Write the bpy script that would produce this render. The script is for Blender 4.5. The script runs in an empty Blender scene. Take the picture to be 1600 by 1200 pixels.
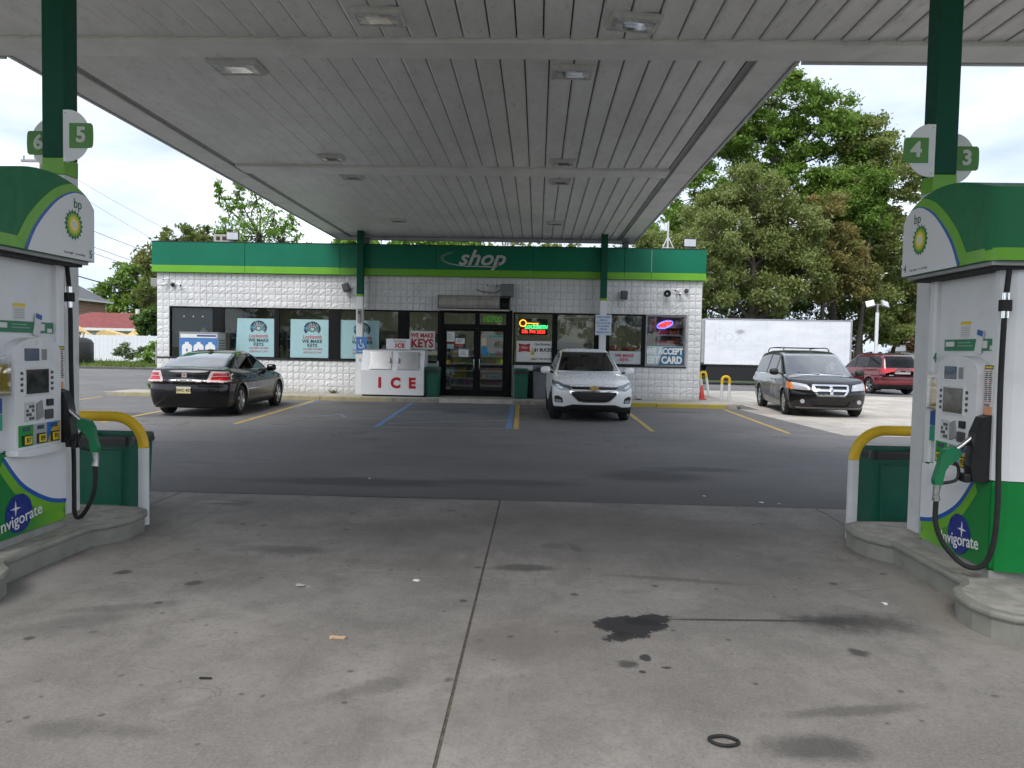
import bpy, bmesh, math, random
import numpy as np
from mathutils import Matrix, Vector

R = math.radians
SC = bpy.context.scene
COL = SC.collection

# ------------------------------------------------------------------ camera
def look_matrix(pitch, yaw, roll):
    cy, sy = math.cos(yaw), math.sin(yaw)
    f = Vector((-sy, cy, 0)); r = Vector((cy, sy, 0)); u = Vector((0, 0, 1))
    cp, sp = math.cos(pitch), math.sin(pitch)
    f2 = f * cp - u * sp
    d = -(u * cp + f * sp)
    cr, sr = math.cos(roll), math.sin(roll)
    X = r * cr - d * sr
    D = d * cr + r * sr
    return Matrix((X, -D, -f2)).transposed()

cam_d = bpy.data.cameras.new('camera')
cam = bpy.data.objects.new('camera', cam_d)
COL.objects.link(cam)
cam_d.sensor_fit = 'HORIZONTAL'
cam_d.sensor_width = 36.0
cam_d.lens = 36.0 * 1200 / 1600
cam_d.clip_start = 0.05
cam_d.clip_end = 3000
cam.matrix_world = Matrix.Translation((0, 0, 1.6)) @ look_matrix(.0445, .0322, .0195).to_4x4()
SC.camera = cam

# ------------------------------------------------------------------ sky, sun, exposure
SUN_EL, SUN_AZ = R(52), R(205)     # azimuth clockwise from +Y, where the sun stands
world = bpy.data.worlds.new('World'); SC.world = world; world.use_nodes = True
wn = world.node_tree; wn.nodes.clear()
def wnode(t, **kw):
    n = wn.nodes.new(t)
    for k, v in kw.items(): setattr(n, k, v)
    return n
w_out = wnode('ShaderNodeOutputWorld'); w_bg = wnode('ShaderNodeBackground')
w_sky = wnode('ShaderNodeTexSky', sky_type='NISHITA', sun_disc=False, sun_elevation=SUN_EL, sun_rotation=SUN_AZ, air_density=1.0, dust_density=2.0, ozone_density=1.0)
w_tc = wnode('ShaderNodeTexCoord'); w_map = wnode('ShaderNodeMapping')
w_map.inputs['Scale'].default_value = (1.0, 1.0, 3.2)
w_noise = wnode('ShaderNodeTexNoise'); w_noise.inputs['Scale'].default_value = 1.9; w_noise.inputs['Detail'].default_value = 7; w_noise.inputs['Roughness'].default_value = .55
w_ramp = wnode('ShaderNodeValToRGB')
w_ramp.color_ramp.elements[0].position = .40; w_ramp.color_ramp.elements[0].color = (4.0, 4.7, 5.9, 1)
w_ramp.color_ramp.elements[1].position = .66; w_ramp.color_ramp.elements[1].color = (8.2, 8.6, 9.1, 1)
w_mix = wnode('ShaderNodeMix', data_type='RGBA'); w_mix.inputs['Factor'].default_value = .86
wn.links.new(w_tc.outputs['Generated'], w_map.inputs['Vector'])
wn.links.new(w_map.outputs['Vector'], w_noise.inputs['Vector'])
wn.links.new(w_noise.outputs['Fac'], w_ramp.inputs['Fac'])
wn.links.new(w_sky.outputs['Color'], w_mix.inputs['A'])
wn.links.new(w_ramp.outputs['Color'], w_mix.inputs['B'])
wn.links.new(w_mix.outputs['Result'], w_bg.inputs['Color'])
w_bg.inputs['Strength'].default_value = .085
wn.links.new(w_bg.outputs['Background'], w_out.inputs['Surface'])

sun_d = bpy.data.lights.new('sun', 'SUN'); sun = bpy.data.objects.new('sun', sun_d); COL.objects.link(sun)
sun_d.energy = 1.3; sun_d.angle = R(35); sun_d.color = (1, .97, .92)
sdir = Vector((math.sin(SUN_AZ) * math.cos(SUN_EL), math.cos(SUN_AZ) * math.cos(SUN_EL), math.sin(SUN_EL)))
sun.rotation_euler = sdir.to_track_quat('Z', 'Y').to_euler()
sun.location = (0, -20, 40)

SC.view_settings.view_transform = 'Standard'; SC.view_settings.look = 'None'
SC.view_settings.exposure = 1.15; SC.view_settings.gamma = 1.0; SC.view_settings.use_curve_mapping = False
SC.cycles.use_denoising = True; SC.cycles.use_adaptive_sampling = True; SC.cycles.adaptive_threshold = .025
SC.cycles.max_bounces = 8; SC.cycles.diffuse_bounces = 4; SC.cycles.glossy_bounces = 3
SC.cycles.transmission_bounces = 4; SC.cycles.transparent_max_bounces = 12
SC.cycles.caustics_reflective = False; SC.cycles.caustics_refractive = False
SC.cycles.sample_clamp_indirect = 4

# ------------------------------------------------------------------ material helpers
class NT:
    def __init__(s, name):
        s.m = bpy.data.materials.new(name); s.m.use_nodes = True
        s.t = s.m.node_tree; s.t.nodes.clear()
        s.out = s.t.nodes.new('ShaderNodeOutputMaterial')
    def n(s, typ, **kw):
        x = s.t.nodes.new(typ)
        for k, v in kw.items(): setattr(x, k, v)
        return x
    def put(s, sock, v):
        if hasattr(v, 'is_output') or isinstance(v, bpy.types.NodeSocket): s.t.links.new(v, sock)
        elif isinstance(v, (tuple, list)) and sock.type == 'RGBA' and len(v) == 3: sock.default_value = (*v, 1)
        else: sock.default_value = v
    def math(s, op, a, b=0.0, c=None, clamp=False):
        x = s.n('ShaderNodeMath', operation=op); x.use_clamp = clamp
        s.put(x.inputs[0], a); s.put(x.inputs[1], b)
        if c is not None: s.put(x.inputs[2], c)
        return x.outputs[0]
    def vmath(s, op, a, b=(0, 0, 0)):
        x = s.n('ShaderNodeVectorMath', operation=op); s.put(x.inputs[0], a); s.put(x.inputs[1], b)
        return x.outputs['Value'] if op in ('LENGTH', 'DOT_PRODUCT', 'DISTANCE') else x.outputs[0]
    def mix(s, f, a, b):
        x = s.n('ShaderNodeMix', data_type='RGBA'); s.put(x.inputs['Factor'], f); s.put(x.inputs['A'], a); s.put(x.inputs['B'], b)
        return x.outputs['Result']
    def noise(s, vec, scale, detail=4, rough=.55, dist=0):
        x = s.n('ShaderNodeTexNoise'); s.put(x.inputs['Vector'], vec); x.inputs['Scale'].default_value = scale
        x.inputs['Detail'].default_value = detail; x.inputs['Roughness'].default_value = rough; x.inputs['Distortion'].default_value = dist
        return x.outputs['Fac']
    def step(s, v, lo, hi, to0=0.0, to1=1.0):
        x = s.n('ShaderNodeMapRange', interpolation_type='SMOOTHSTEP')
        s.put(x.inputs['Value'], v); x.inputs['From Min'].default_value = lo; x.inputs['From Max'].default_value = hi
        x.inputs['To Min'].default_value = to0; x.inputs['To Max'].default_value = to1
        return x.outputs['Result']
    def pos(s): return s.n('ShaderNodeNewGeometry').outputs['Position']
    def obj(s): return s.n('ShaderNodeTexCoord').outputs['Object']
    def xyz(s, v):
        x = s.n('ShaderNodeSeparateXYZ'); s.put(x.inputs[0], v); return x.outputs
    def scale(s, v, sc):
        x = s.n('ShaderNodeMapping'); s.put(x.inputs['Vector'], v); x.inputs['Scale'].default_value = sc; return x.outputs[0]
    def bump(s, h, strength=.3, dist=.01):
        x = s.n('ShaderNodeBump'); s.put(x.inputs['Height'], h); x.inputs['Strength'].default_value = strength; x.inputs['Distance'].default_value = dist
        return x.outputs[0]
    def principled(s, col, rough=.5, metal=0.0, normal=None, coat=0.0, spec=.5, emit=None, estr=0.0, alpha=None):
        b = s.n('ShaderNodeBsdfPrincipled'); s.put(b.inputs['Base Color'], col); s.put(b.inputs['Roughness'], rough); s.put(b.inputs['Metallic'], metal)
        b.inputs['Coat Weight'].default_value = coat; b.inputs['Coat Roughness'].default_value = .04; b.inputs['Specular IOR Level'].default_value = spec
        if normal is not None: s.put(b.inputs['Normal'], normal)
        if emit is not None: s.put(b.inputs['Emission Color'], emit); b.inputs['Emission Strength'].default_value = estr
        return b.outputs[0]
    def done(s, sh): s.put(s.out.inputs['Surface'], sh); return s.m

_mats = {}
def M(name, col, rough=.5, metal=0.0, var=.06, vscale=6.0, bump=0.0, bscale=60.0, coat=0.0, spec=.5, dirt=0.0, emit=0.0):
    """plain paint / plastic / metal with slight tone variation, relief and grime"""
    if name in _mats: return _mats[name]
    t = NT(name); o = t.obj()
    n1 = t.noise(o, vscale, 5, .6)
    c = t.mix(t.step(n1, .3, .7), tuple(x * (1 - var) for x in col), tuple(min(1, x * (1 + var)) for x in col))
    if dirt:
        g = t.noise(o, vscale * .6, 7, .7, .4)
        c = t.mix(t.step(g, .5, .75, 0, dirt), c, (.09, .08, .065))
    rg = t.step(t.noise(o, vscale * 2.3, 3), .25, .75, max(0.02, rough - .07), min(1, rough + .07))
    nr = t.bump(t.noise(o, bscale, 4), bump, .004) if bump else None
    e = dict(emit=col, estr=emit) if emit else {}
    _mats[name] = t.done(t.principled(c, rg, metal, nr, coat, spec, **e))
    return _mats[name]

def glass_mat(name, tint=(.8, .85, .83), refl=1.0, rough=.0):
    if name in _mats: return _mats[name]
    t = NT(name)
    tr = t.n('ShaderNodeBsdfTransparent'); tr.inputs[0].default_value = (*tint, 1)
    gl = t.n('ShaderNodeBsdfGlossy'); gl.inputs['Roughness'].default_value = rough; gl.inputs['Color'].default_value = (1, 1, 1, 1)
    fr = t.n('ShaderNodeFresnel'); fr.inputs['IOR'].default_value = 1.5
    mx = t.n('ShaderNodeMixShader'); t.put(mx.inputs[0], t.math('MULTIPLY', fr.outputs[0], refl, clamp=True)); t.put(mx.inputs[1], tr.outputs[0]); t.put(mx.inputs[2], gl.outputs[0])
    _mats[name] = t.done(mx.outputs[0]); return _mats[name]

def emit_mat(name, col, st):
    if name in _mats: return _mats[name]
    t = NT(name); e = t.n('ShaderNodeEmission'); e.inputs[0].default_value = (*col, 1); e.inputs[1].default_value = st
    _mats[name] = t.done(e.outputs[0]); return _mats[name]

# ------------------------------------------------------------------ objects and tags
def empty(name, loc=(0, 0, 0), rz=0.0, rx=0.0, ry=0.0):
    o = bpy.data.objects.new(name, None); o.empty_display_size = .2
    o.location = loc; o.rotation_euler = (rx, ry, rz); COL.objects.link(o); return o

def tag(o, label, cat, group=None):
    o['label'] = label; o['category'] = cat
    if group: o['group'] = group
    return o

def mesh_obj(name, me, mat=None, parent=None, kind=None, loc=None, label=None):
    o = bpy.data.objects.new(name, me); COL.objects.link(o)
    if mat is not None and not me.materials: me.materials.append(mat)
    if parent is not None: o.parent = parent
    if kind: o['kind'] = kind
    if loc is not None: o.location = loc
    if label: o['label'] = label
    return o

def np_mesh(name, V, F, smooth=False, normals=None):
    """V (n,3), F (m,3|4) arrays"""
    me = bpy.data.meshes.new(name)
    V = np.asarray(V, np.float32); F = np.asarray(F, np.int32)
    k = F.shape[1]
    me.vertices.add(len(V)); me.vertices.foreach_set('co', V.ravel())
    me.loops.add(F.size); me.loops.foreach_set('vertex_index', F.ravel())
    me.polygons.add(len(F)); me.polygons.foreach_set('loop_start', np.arange(0, F.size, k, dtype=np.int32))
    me.update(calc_edges=True)
    if smooth: me.polygons.foreach_set('use_smooth', np.ones(len(F), bool))
    if normals is not None: me.normals_split_custom_set_from_vertices([tuple(n) for n in normals])
    return me

def copy_tree(o, parent=None):
    c = o.copy(); COL.objects.link(c); c.parent = parent
    for ch in o.children: copy_tree(ch, c)
    return c

class MB:
    """collects shapes into ONE mesh"""
    def __init__(s): s.v = []; s.f = []; s.sm = []; s.T = Matrix.Identity(4)
    def add(s, vs, fs, smooth=False):
        b = len(s.v)
        s.v += [tuple(s.T @ Vector(v)) for v in vs]
        s.f += [tuple(b + i for i in f) for f in fs]; s.sm += [smooth] * len(fs)
        return s
    def box(s, x0, x1, y0, y1, z0, z1, bev=0.0):
        if x1 < x0: x0, x1 = x1, x0
        if y1 < y0: y0, y1 = y1, y0
        if z1 < z0: z0, z1 = z1, z0
        b = min(bev, (x1 - x0) * .45, (y1 - y0) * .45, (z1 - z0) * .45)
        if b <= 0:
            v = [(x, y, z) for z in (z0, z1) for y in (y0, y1) for x in (x0, x1)]
            return s.add(v, [(0, 2, 3, 1), (4, 5, 7, 6), (0, 1, 5, 4), (2, 6, 7, 3), (0, 4, 6, 2), (1, 3, 7, 5)])
        bm = bmesh.new(); bmesh.ops.create_cube(bm, size=1)
        for v in bm.verts: v.co = Vector(((x0 + x1) / 2 + v.co.x * (x1 - x0), (y0 + y1) / 2 + v.co.y * (y1 - y0), (z0 + z1) / 2 + v.co.z * (z1 - z0)))
        bmesh.ops.bevel(bm, geom=bm.edges[:], offset=b, segments=2, affect='EDGES', profile=.5)
        bm.verts.index_update()
        s.add([v.co[:] for v in bm.verts], [[v.index for v in f.verts] for f in bm.faces]); bm.free(); return s
    def prism(s, poly, d0, d1, axis='y'):
        """poly in the plane, extruded along axis; axis y: poly=(x,z); x: poly=(y,z); z: poly=(x,y)"""
        n = len(poly)
        def p(a, b, d): return {'y': (a, d, b), 'x': (d, a, b), 'z': (a, b, d)}[axis]
        v = [p(a, b, d0) for a, b in poly] + [p(a, b, d1) for a, b in poly]
        f = [tuple(range(n)), tuple(range(2 * n - 1, n - 1, -1))] + [(i, i + n, (i + 1) % n + n, (i + 1) % n) for i in range(n)]
        return s.add(v, f)
    def tube(s, pts, r, seg=10, cap=True, smooth=True):
        pts = [Vector(p) for p in pts]; n = len(pts)
        rs = r if isinstance(r, (list, tuple)) else [r] * n
        v = []; up = None
        for i, p in enumerate(pts):
            t = (pts[min(i + 1, n - 1)] - pts[max(i - 1, 0)]).normalized()
            if up is None:
                up = Vector((0, 0, 1)) if abs(t.z) < .9 else Vector((1, 0, 0))
            a = t.cross(up).normalized(); b = a.cross(t).normalized(); up = b
            for k in range(seg):
                g = 2 * math.pi * k / seg
                v.append(p + (a * math.cos(g) + b * math.sin(g)) * rs[i])
        f = [(i * seg + k, i * seg + (k + 1) % seg, (i + 1) * seg + (k + 1) % seg, (i + 1) * seg + k) for i in range(n - 1) for k in range(seg)]
        s.add(v, f, smooth)
        if cap: s.add(v[:seg], [tuple(range(seg))]); s.add(v[-seg:], [tuple(range(seg - 1, -1, -1))])
        return s
    def lathe(s, prof, seg=24, c=(0, 0, 0), axis='z', smooth=True):
        v = []; c = Vector(c)
        for r, h in prof:
            for k in range(seg):
                g = 2 * math.pi * k / seg; a, b = r * math.cos(g), r * math.sin(g)
                v.append(c + Vector({'z': (a, b, h), 'y': (a, h, b), 'x': (h, a, b)}[axis]))
        n = len(prof)
        f = [(i * seg + k, i * seg + (k + 1) % seg, (i + 1) * seg + (k + 1) % seg, (i + 1) * seg + k) for i in range(n - 1) for k in range(seg)]
        return s.add(v, f, smooth)
    def cyl(s, c, r, h, axis='z', seg=20, r2=None):
        """from c along axis by h"""
        r2 = r if r2 is None else r2
        s.lathe([(1e-4, 0), (r, 0)], seg, c, axis, False); s.lathe([(r, 0), (r2, h)], seg, c, axis, True); s.lathe([(r2, h), (1e-4, h)], seg, c, axis, False)
        return s
    def build(s, name, mat, parent=None, kind=None, loc=None, label=None, fix=True):
        me = bpy.data.meshes.new(name); me.from_pydata(s.v, [], s.f); me.update()
        if fix:
            bm = bmesh.new(); bm.from_mesh(me); bmesh.ops.recalc_face_normals(bm, faces=bm.faces[:]); bm.to_mesh(me); bm.free()
        me.polygons.foreach_set('use_smooth', s.sm)
        return mesh_obj(name, me, mat, parent, kind, loc, label)

_txt = {}
def text_geo(body, size, depth=.003, shear=0.0, bold=0.0, spacing=1.0, align='CENTER'):
    key = (body, round(size, 4), depth, shear, bold, spacing, align)
    if key not in _txt:
        c = bpy.data.curves.new('t', 'FONT'); c.body = body; c.size = size; c.extrude = depth; c.shear = shear; c.offset = bold
        c.space_character = spacing; c.align_x = align; c.align_y = 'CENTER'; c.resolution_u = 3
        o = bpy.data.objects.new('t', c); COL.objects.link(o)
        me = o.to_mesh()
        _txt[key] = ([v.co[:] for v in me.vertices], [tuple(p.vertices) for p in me.polygons])
        o.to_mesh_clear(); bpy.data.objects.remove(o); bpy.data.curves.remove(c)
    return _txt[key]

FACE_Y = Matrix(((1, 0, 0, 0), (0, 0, -1, 0), (0, 1, 0, 0), (0, 0, 0, 1)))    # text plane -> upright, seen from -Y
def text(name, body, size, loc, mat, parent, rot=None, sx=1.0, kind=None, **kw):
    vs, fs = text_geo(body, size, **kw)
    mb = MB(); mb.T = Matrix.Translation(loc) @ (rot if rot is not None else FACE_Y) @ Matrix.Diagonal((sx, 1, 1, 1)); mb.add(vs, fs)
    return mb.build(name, mat, parent, kind, fix=False)

# ------------------------------------------------------------------ shared paints
m_white = M('white_paint', (.72, .73, .73), .45, var=.03, dirt=.25)
m_wplast = M('white_enamel', (.80, .81, .82), .35, var=.02, dirt=.12, vscale=3)
m_black = M('black_satin', (.012, .012, .013), .4, var=.1)
m_rubber = M('black_rubber', (.015, .015, .015), .75, var=.15)
m_green = M('hood_dark_green', (.012, .165, .058), .45, var=.04, dirt=.04, spec=.3)
m_deep = M('column_green', (.006, .080, .046), .55, var=.06, dirt=.1, spec=.2)
m_lime = M('lime_paint', (.155, .43, .02), .35, var=.04)
m_blue = M('stripe_blue', (.01, .10, .42), .35)
m_yellow = M('safety_yellow', (.80, .50, .012), .45, var=.06, dirt=.12)
m_steel = M('brushed_steel', (.5, .5, .49), .32, 1.0, var=.1, vscale=20)
m_chrome = M('chrome', (.75, .75, .76), .08, 1.0, var=.02)
m_red = M('sign_red', (.50, .012, .018), .4)
m_paper = M('paper_white', (.75, .75, .73), .7, var=.03)
m_dgrey = M('dark_grey', (.06, .062, .065), .5)
m_mgrey = M('mid_grey', (.28, .28, .28), .5, dirt=.2)
m_ink = M('ink_black', (.012, .012, .016), .6)
# ------------------------------------------------------------------ ground materials (all in world position)
def concrete_mat(name, base, stains=(), spots=True, dark=.55):
    t = NT(name); p = t.pos()
    big = t.noise(p, .55, 6, .6, .3); mid = t.noise(p, 2.6, 7, .65, .5); fine = t.noise(p, 70, 3, .6); grit = t.noise(p, 260, 2, .5)
    c = t.mix(t.step(big, .30, .70), tuple(x * .66 for x in base), tuple(min(1, x * 1.28) for x in base))
    c = t.mix(t.step(mid, .42, .70, 0, .60), c, tuple(x * .52 for x in base))
    stre = t.noise(t.scale(p, (2.2, .35, 1)), 1.6, 6, .65, .6)
    c = t.mix(t.step(stre, .52, .72, 0, .35), c, tuple(x * .5 for x in base))
    c = t.mix(t.step(t.noise(p, 30, 5, .8), .48, .64, 0, .42), c, tuple(x * .50 for x in base))
    c = t.mix(t.step(t.noise(p, 21, 5, .8), .54, .68, 0, .30), c, tuple(min(1, x * 1.5) for x in base))
    c = t.mix(t.step(t.noise(p, 9, 6, .7, .4), .46, .72, 0, .40), c, tuple(x * .55 for x in base))
    c = t.mix(t.step(fine, .35, .65, .0, .30), c, tuple(min(1, x * 1.35) for x in base))
    c = t.mix(t.step(grit, .55, .75, 0, .25), c, tuple(x * .45 for x in base))
    rough = .82
    wv = t.n('ShaderNodeTexNoise'); t.put(wv.inputs['Vector'], p); wv.inputs['Scale'].default_value = 2.2; wv.inputs['Detail'].default_value = 6
    ve = t.n('ShaderNodeTexVoronoi', feature='DISTANCE_TO_EDGE'); t.put(ve.inputs['Vector'], t.vmath('ADD', t.scale(p, (.45, .38, 0)), t.scale(wv.outputs['Color'], (.55, .55, 0)))); ve.inputs['Scale'].default_value = 1
    hair = t.math('MULTIPLY', t.step(ve.outputs['Distance'], .0006, .0022, 1, 0), t.step(t.noise(p, .7, 3), .52, .60))
    c = t.mix(t.math('MULTIPLY', hair, .38), c, tuple(x * .35 for x in base))
    rub = t.noise(t.scale(p, (14, .8, 1)), 1.0, 5, .7, 1.2)
    c = t.mix(t.math('MULTIPLY', t.step(rub, .60, .70, 0, .45), t.step(t.noise(p, .9, 3), .5, .62)), c, tuple(x * .5 for x in base))
    wob = t.noise(p, 4.2, 6, .7)
    wob2 = t.noise(p, 17, 4, .7)
    if spots:
        for sc, th, st in ((1.5, .11, .85), (3.1, .12, .8), (6.1, .13, .65)):
            v = t.n('ShaderNodeTexVoronoi'); t.put(v.inputs['Vector'], p); v.inputs['Scale'].default_value = sc; v.inputs['Randomness'].default_value = 1
            d = t.math('ADD', v.outputs['Distance'], t.math('MULTIPLY', t.math('SUBTRACT', wob2, .5), .12))
            pick = t.step(t.xyz(v.outputs['Color'])[0], .45, .55)
            mk = t.math('MULTIPLY', t.step(d, th * .45, th, 1, 0), t.math('MULTIPLY', pick, st))
            c = t.mix(mk, c, tuple(x * .22 for x in base))
    for (cx, cy, rx, ry, rot, stg, soft, wb, col) in stains:
        q = t.vmath('SUBTRACT', p, (cx, cy, 0))
        mp = t.n('ShaderNodeMapping', vector_type='TEXTURE'); t.put(mp.inputs['Vector'], q); mp.inputs['Rotation'].default_value = (0, 0, R(rot)); mp.inputs['Scale'].default_value = (rx, ry, 1000)
        d = t.vmath('LENGTH', mp.outputs[0])
        d = t.math('ADD', d, t.math('MULTIPLY', t.math('SUBTRACT', wob if rx > .12 else wob2, .5), wb * 2))
        d = t.math('ADD', d, t.math('MULTIPLY', t.math('SUBTRACT', wob2, .5), wb * 1.3))
        mk = t.step(d, 1 - soft, 1 + soft * .4, stg, 0)
        c = t.mix(mk, c, col)
    h = t.math('ADD', t.math('MULTIPLY', fine, .6), grit)
    return t.done(t.principled(c, rough, 0, t.bump(h, .35, .004), spec=.35))

DK = (.035, .033, .032); BR = (.10, .085, .07); GY = (.085, .08, .075); OIL = (.017, .017, .019); PALE = (.42, .41, .39)
STAINS = [
 (-.2, 6.7, 2.9, 1.25, 0, .42, .95, .55, (.115, .098, .088)), (-2.2, 5.2, .9, .5, 20, .25, .9, .6, GY), (1.9, 5.9, .8, .5, -15, .28, .9, .6, GY), (-.2, 3.3, 1.2, .35, 12, .2, .9, .7, GY),
 (.58, 4.46, .21, .18, 10, .94, .10, .8, OIL), (.70, 4.56, .15, .09, 20, .94, .10, .8, OIL), (.50, 4.27, .11, .07, 30, .9, .2, .5, OIL),
 (1.24, 4.60, .62, .020, 3, .85, .5, .3, DK), (1.78, 4.64, .24, .10, 4, .68, .7, .5, DK), (2.0, 4.62, .42, .22, 0, .70, .95, .9, DK),
 (.60, 3.98, .035, .05, 0, .85, .3, .5, OIL), (.69, 3.86, .03, .02, 0, .8, .3, .5, OIL), (.56, 3.80, .02, .02, 0, .8, .3, .5, OIL),
 (-.06, 5.58, .24, .10, 5, .62, .5, .5, DK), (.16, 6.22, .13, .10, 0, .30, .5, .9, DK), (.34, 6.2, .05, .16, 20, .35, .5, .9, DK),
 (.02, 4.2, .42, .5, 0, .26, .5, .35, BR), (1.17, 3.1, .26, .12, 0, .6, .6, .5, DK), (1.45, 3.45, .40, .06, 12, .45, .6, .6, DK), (.15, 2.75, .3, .12, 0, .4, .6, .5, DK),
 (-1.9, 3.05, .20, .10, 0, .35, .6, .5, DK), (-1.62, 3.04, .13, .07, 0, .3, .6, .5, DK), (-1.95, 5.9, .42, .13, 0, .42, .6, .5, DK), (-1.1, 6.8, .9, .35, 10, .35, .9, .5, BR),
 (.35, 7.2, 1.3, .55, 0, .35, .9, .5, BR), (-.9, 5.6, .5, .2, 0, .3, .8, .5, BR), (1.5, 6.7, .7, .3, 0, .3, .8, .5, BR), (-2.6, 4.2, .35, .14, 30, .3, .7, .5, DK), (-2.45, 4.5, .4, .08, 20, .35, .7, .6, DK),
 (-3.05, 7.6, .25, .16, 0, .55, .6, .7, GY), (-3.2, 7.65, .2, .05, 0, .5, .6, .8, PALE), (-1.52, 5.0, .05, .035, 0, .8, .4, .6, PALE), (-.72, 3.55, .22, .08, 35, .35, .5, .8, DK),
 (2.5, 3.6, .3, .08, 50, .3, .7, .7, DK), (1.0, 5.4, .55, .05, -8, .35, .7, .6, DK), (-3.3, 4.8, .25, .8, 0, .4, .9, .4, PALE), (2.55, 4.9, .2, .9, 0, .35, .9, .4, (.34, .31, .26)),
]
m_conc = concrete_mat('forecourt_concrete', (.250, .232, .213), STAINS)
m_drive = concrete_mat('pale_concrete', (.47, .43, .38), [(7.6, 24.5, 1.2, .3, 0, .3, .8, .5, BR), (9.5, 17, 1.5, .3, 0, .25, .8, .5, BR)])
m_walk = concrete_mat('sidewalk_concrete', (.40, .375, .33))

def asphalt():
    t = NT('asphalt'); p = t.pos()
    big = t.noise(p, .22, 6, .6, .4); mid = t.noise(t.scale(p, (.6, 1.5, 1)), 1.1, 7, .68, .8); fine = t.noise(p, 55, 3, .6); grit = t.noise(p, 190, 2)
    c = t.mix(t.step(big, .3, .7), (.135, .129, .128), (.195, .187, .185))
    c = t.mix(t.step(mid, .5, .72, 0, .55), c, (.088, .084, .083))
    c = t.mix(t.step(fine, .4, .7, 0, .3), c, (.14, .137, .135))
    c = t.mix(t.step(grit, .58, .75, 0, .35), c, (.03, .03, .03))
    y = t.xyz(p)[1]
    edge = t.math('ADD', y, t.math('MULTIPLY', t.math('SUBTRACT', mid, .5), 1.5))
    c = t.mix(t.step(edge, 8.1, 9.6, .45, 0), c, (.06, .057, .056))     # tar band worn dark along the joint
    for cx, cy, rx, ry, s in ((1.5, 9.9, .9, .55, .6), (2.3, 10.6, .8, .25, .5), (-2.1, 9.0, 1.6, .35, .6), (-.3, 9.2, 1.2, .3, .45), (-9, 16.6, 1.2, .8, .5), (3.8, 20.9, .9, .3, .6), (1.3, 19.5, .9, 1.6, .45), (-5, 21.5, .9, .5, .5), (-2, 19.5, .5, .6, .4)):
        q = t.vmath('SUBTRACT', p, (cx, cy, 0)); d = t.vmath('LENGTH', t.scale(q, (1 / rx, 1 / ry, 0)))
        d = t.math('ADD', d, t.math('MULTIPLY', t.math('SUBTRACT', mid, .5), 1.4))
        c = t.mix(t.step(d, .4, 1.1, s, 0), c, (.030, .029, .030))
    c = t.mix(t.step(t.noise(p, 12, 6, .8), .50, .66, 0, .40), c, (.07, .067, .066))
    c = t.mix(t.step(t.noise(p, 23, 5, .8), .56, .70, 0, .35), c, (.24, .235, .23))
    v = t.n('ShaderNodeTexVoronoi', feature='DISTANCE_TO_EDGE'); t.put(v.inputs['Vector'], t.vmath('ADD', t.scale(p, (.28, .62, 1)), (0, 0, 0)))
    wv = t.n('ShaderNodeTexNoise'); t.put(wv.inputs['Vector'], p); wv.inputs['Scale'].default_value = 1.3; wv.inputs['Detail'].default_value = 5
    t.put(v.inputs['Vector'], t.vmath('ADD', t.scale(p, (.28, .62, 1)), t.scale(wv.outputs['Color'], (.8, .8, 0)))); v.inputs['Scale'].default_value = 1
    crack = t.step(v.outputs['Distance'], .002, .011, 1, 0)
    far = t.step(y, 12, 14.5, 0, 1)
    c = t.mix(t.math('MULTIPLY', t.math('MULTIPLY', crack, far), t.step(big, .4, .6, .15, .8)), c, (.022, .021, .022))
    return t.done(t.principled(c, .78, 0, t.bump(t.math('ADD', fine, grit), .5, .006), spec=.35))
m_asph = asphalt()

def grass_mat(name, a, b, d):
    t = NT(name); p = t.pos()
    c = t.mix(t.step(t.noise(p, .8, 6, .65), .35, .65), a, b)
    c = t.mix(t.step(t.noise(p, 5, 5, .7), .55, .75, 0, .7), c, d)
    return t.done(t.principled(c, .9, 0, t.bump(t.noise(p, 30, 4), .6, .03), spec=.2))
m_turf = grass_mat('turf', (.075, .11, .03), (.12, .155, .045), (.15, .12, .07))

def paint_mat(name, col, keep):
    t = NT(name); p = t.pos()
    w = t.math('ADD', t.noise(p, 7, 6, .75), t.math('MULTIPLY', t.noise(p, 60, 3), .35))
    tr = t.n('ShaderNodeBsdfTransparent'); pr = t.principled(t.mix(t.step(t.noise(p, 3, 4), .3, .7), tuple(x * .8 for x in col), col), .75)
    mx = t.n('ShaderNodeMixShader'); t.put(mx.inputs[0], t.step(w, keep, keep + .16)); t.put(mx.inputs[1], tr.outputs[0]); t.put(mx.inputs[2], pr)
    return t.done(mx.outputs[0])
m_lineY = paint_mat('line_yellow', (.52, .36, .10), .44)
m_lineB = paint_mat('line_blue', (.13, .25, .45), .40)
m_lineB2 = paint_mat('line_blue_worn', (.24, .32, .44), .42)

def structure(name, mb, mat, parent=None): return mb.build(name, mat, parent, kind='structure' if parent is None else None)

structure('ground', MB().add([(-900, -300, -.06), (900, -300, -.06), (900, 1500, -.06), (-900, 1500, -.06)], [(0, 1, 2, 3)]), m_turf)
structure('asphalt_lot', MB().add([(-70, 8.11, 0), (70, 8.11, 0), (70, 44.6, 0), (-70, 44.6, 0)], [(0, 1, 2, 3)]), m_asph)
structure('street', MB().add([(-70, -40, -.02), (70, -40, -.02), (70, -6.1, -.02), (-70, -6.1, -.02)], [(0, 1, 2, 3)]), m_asph)

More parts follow.
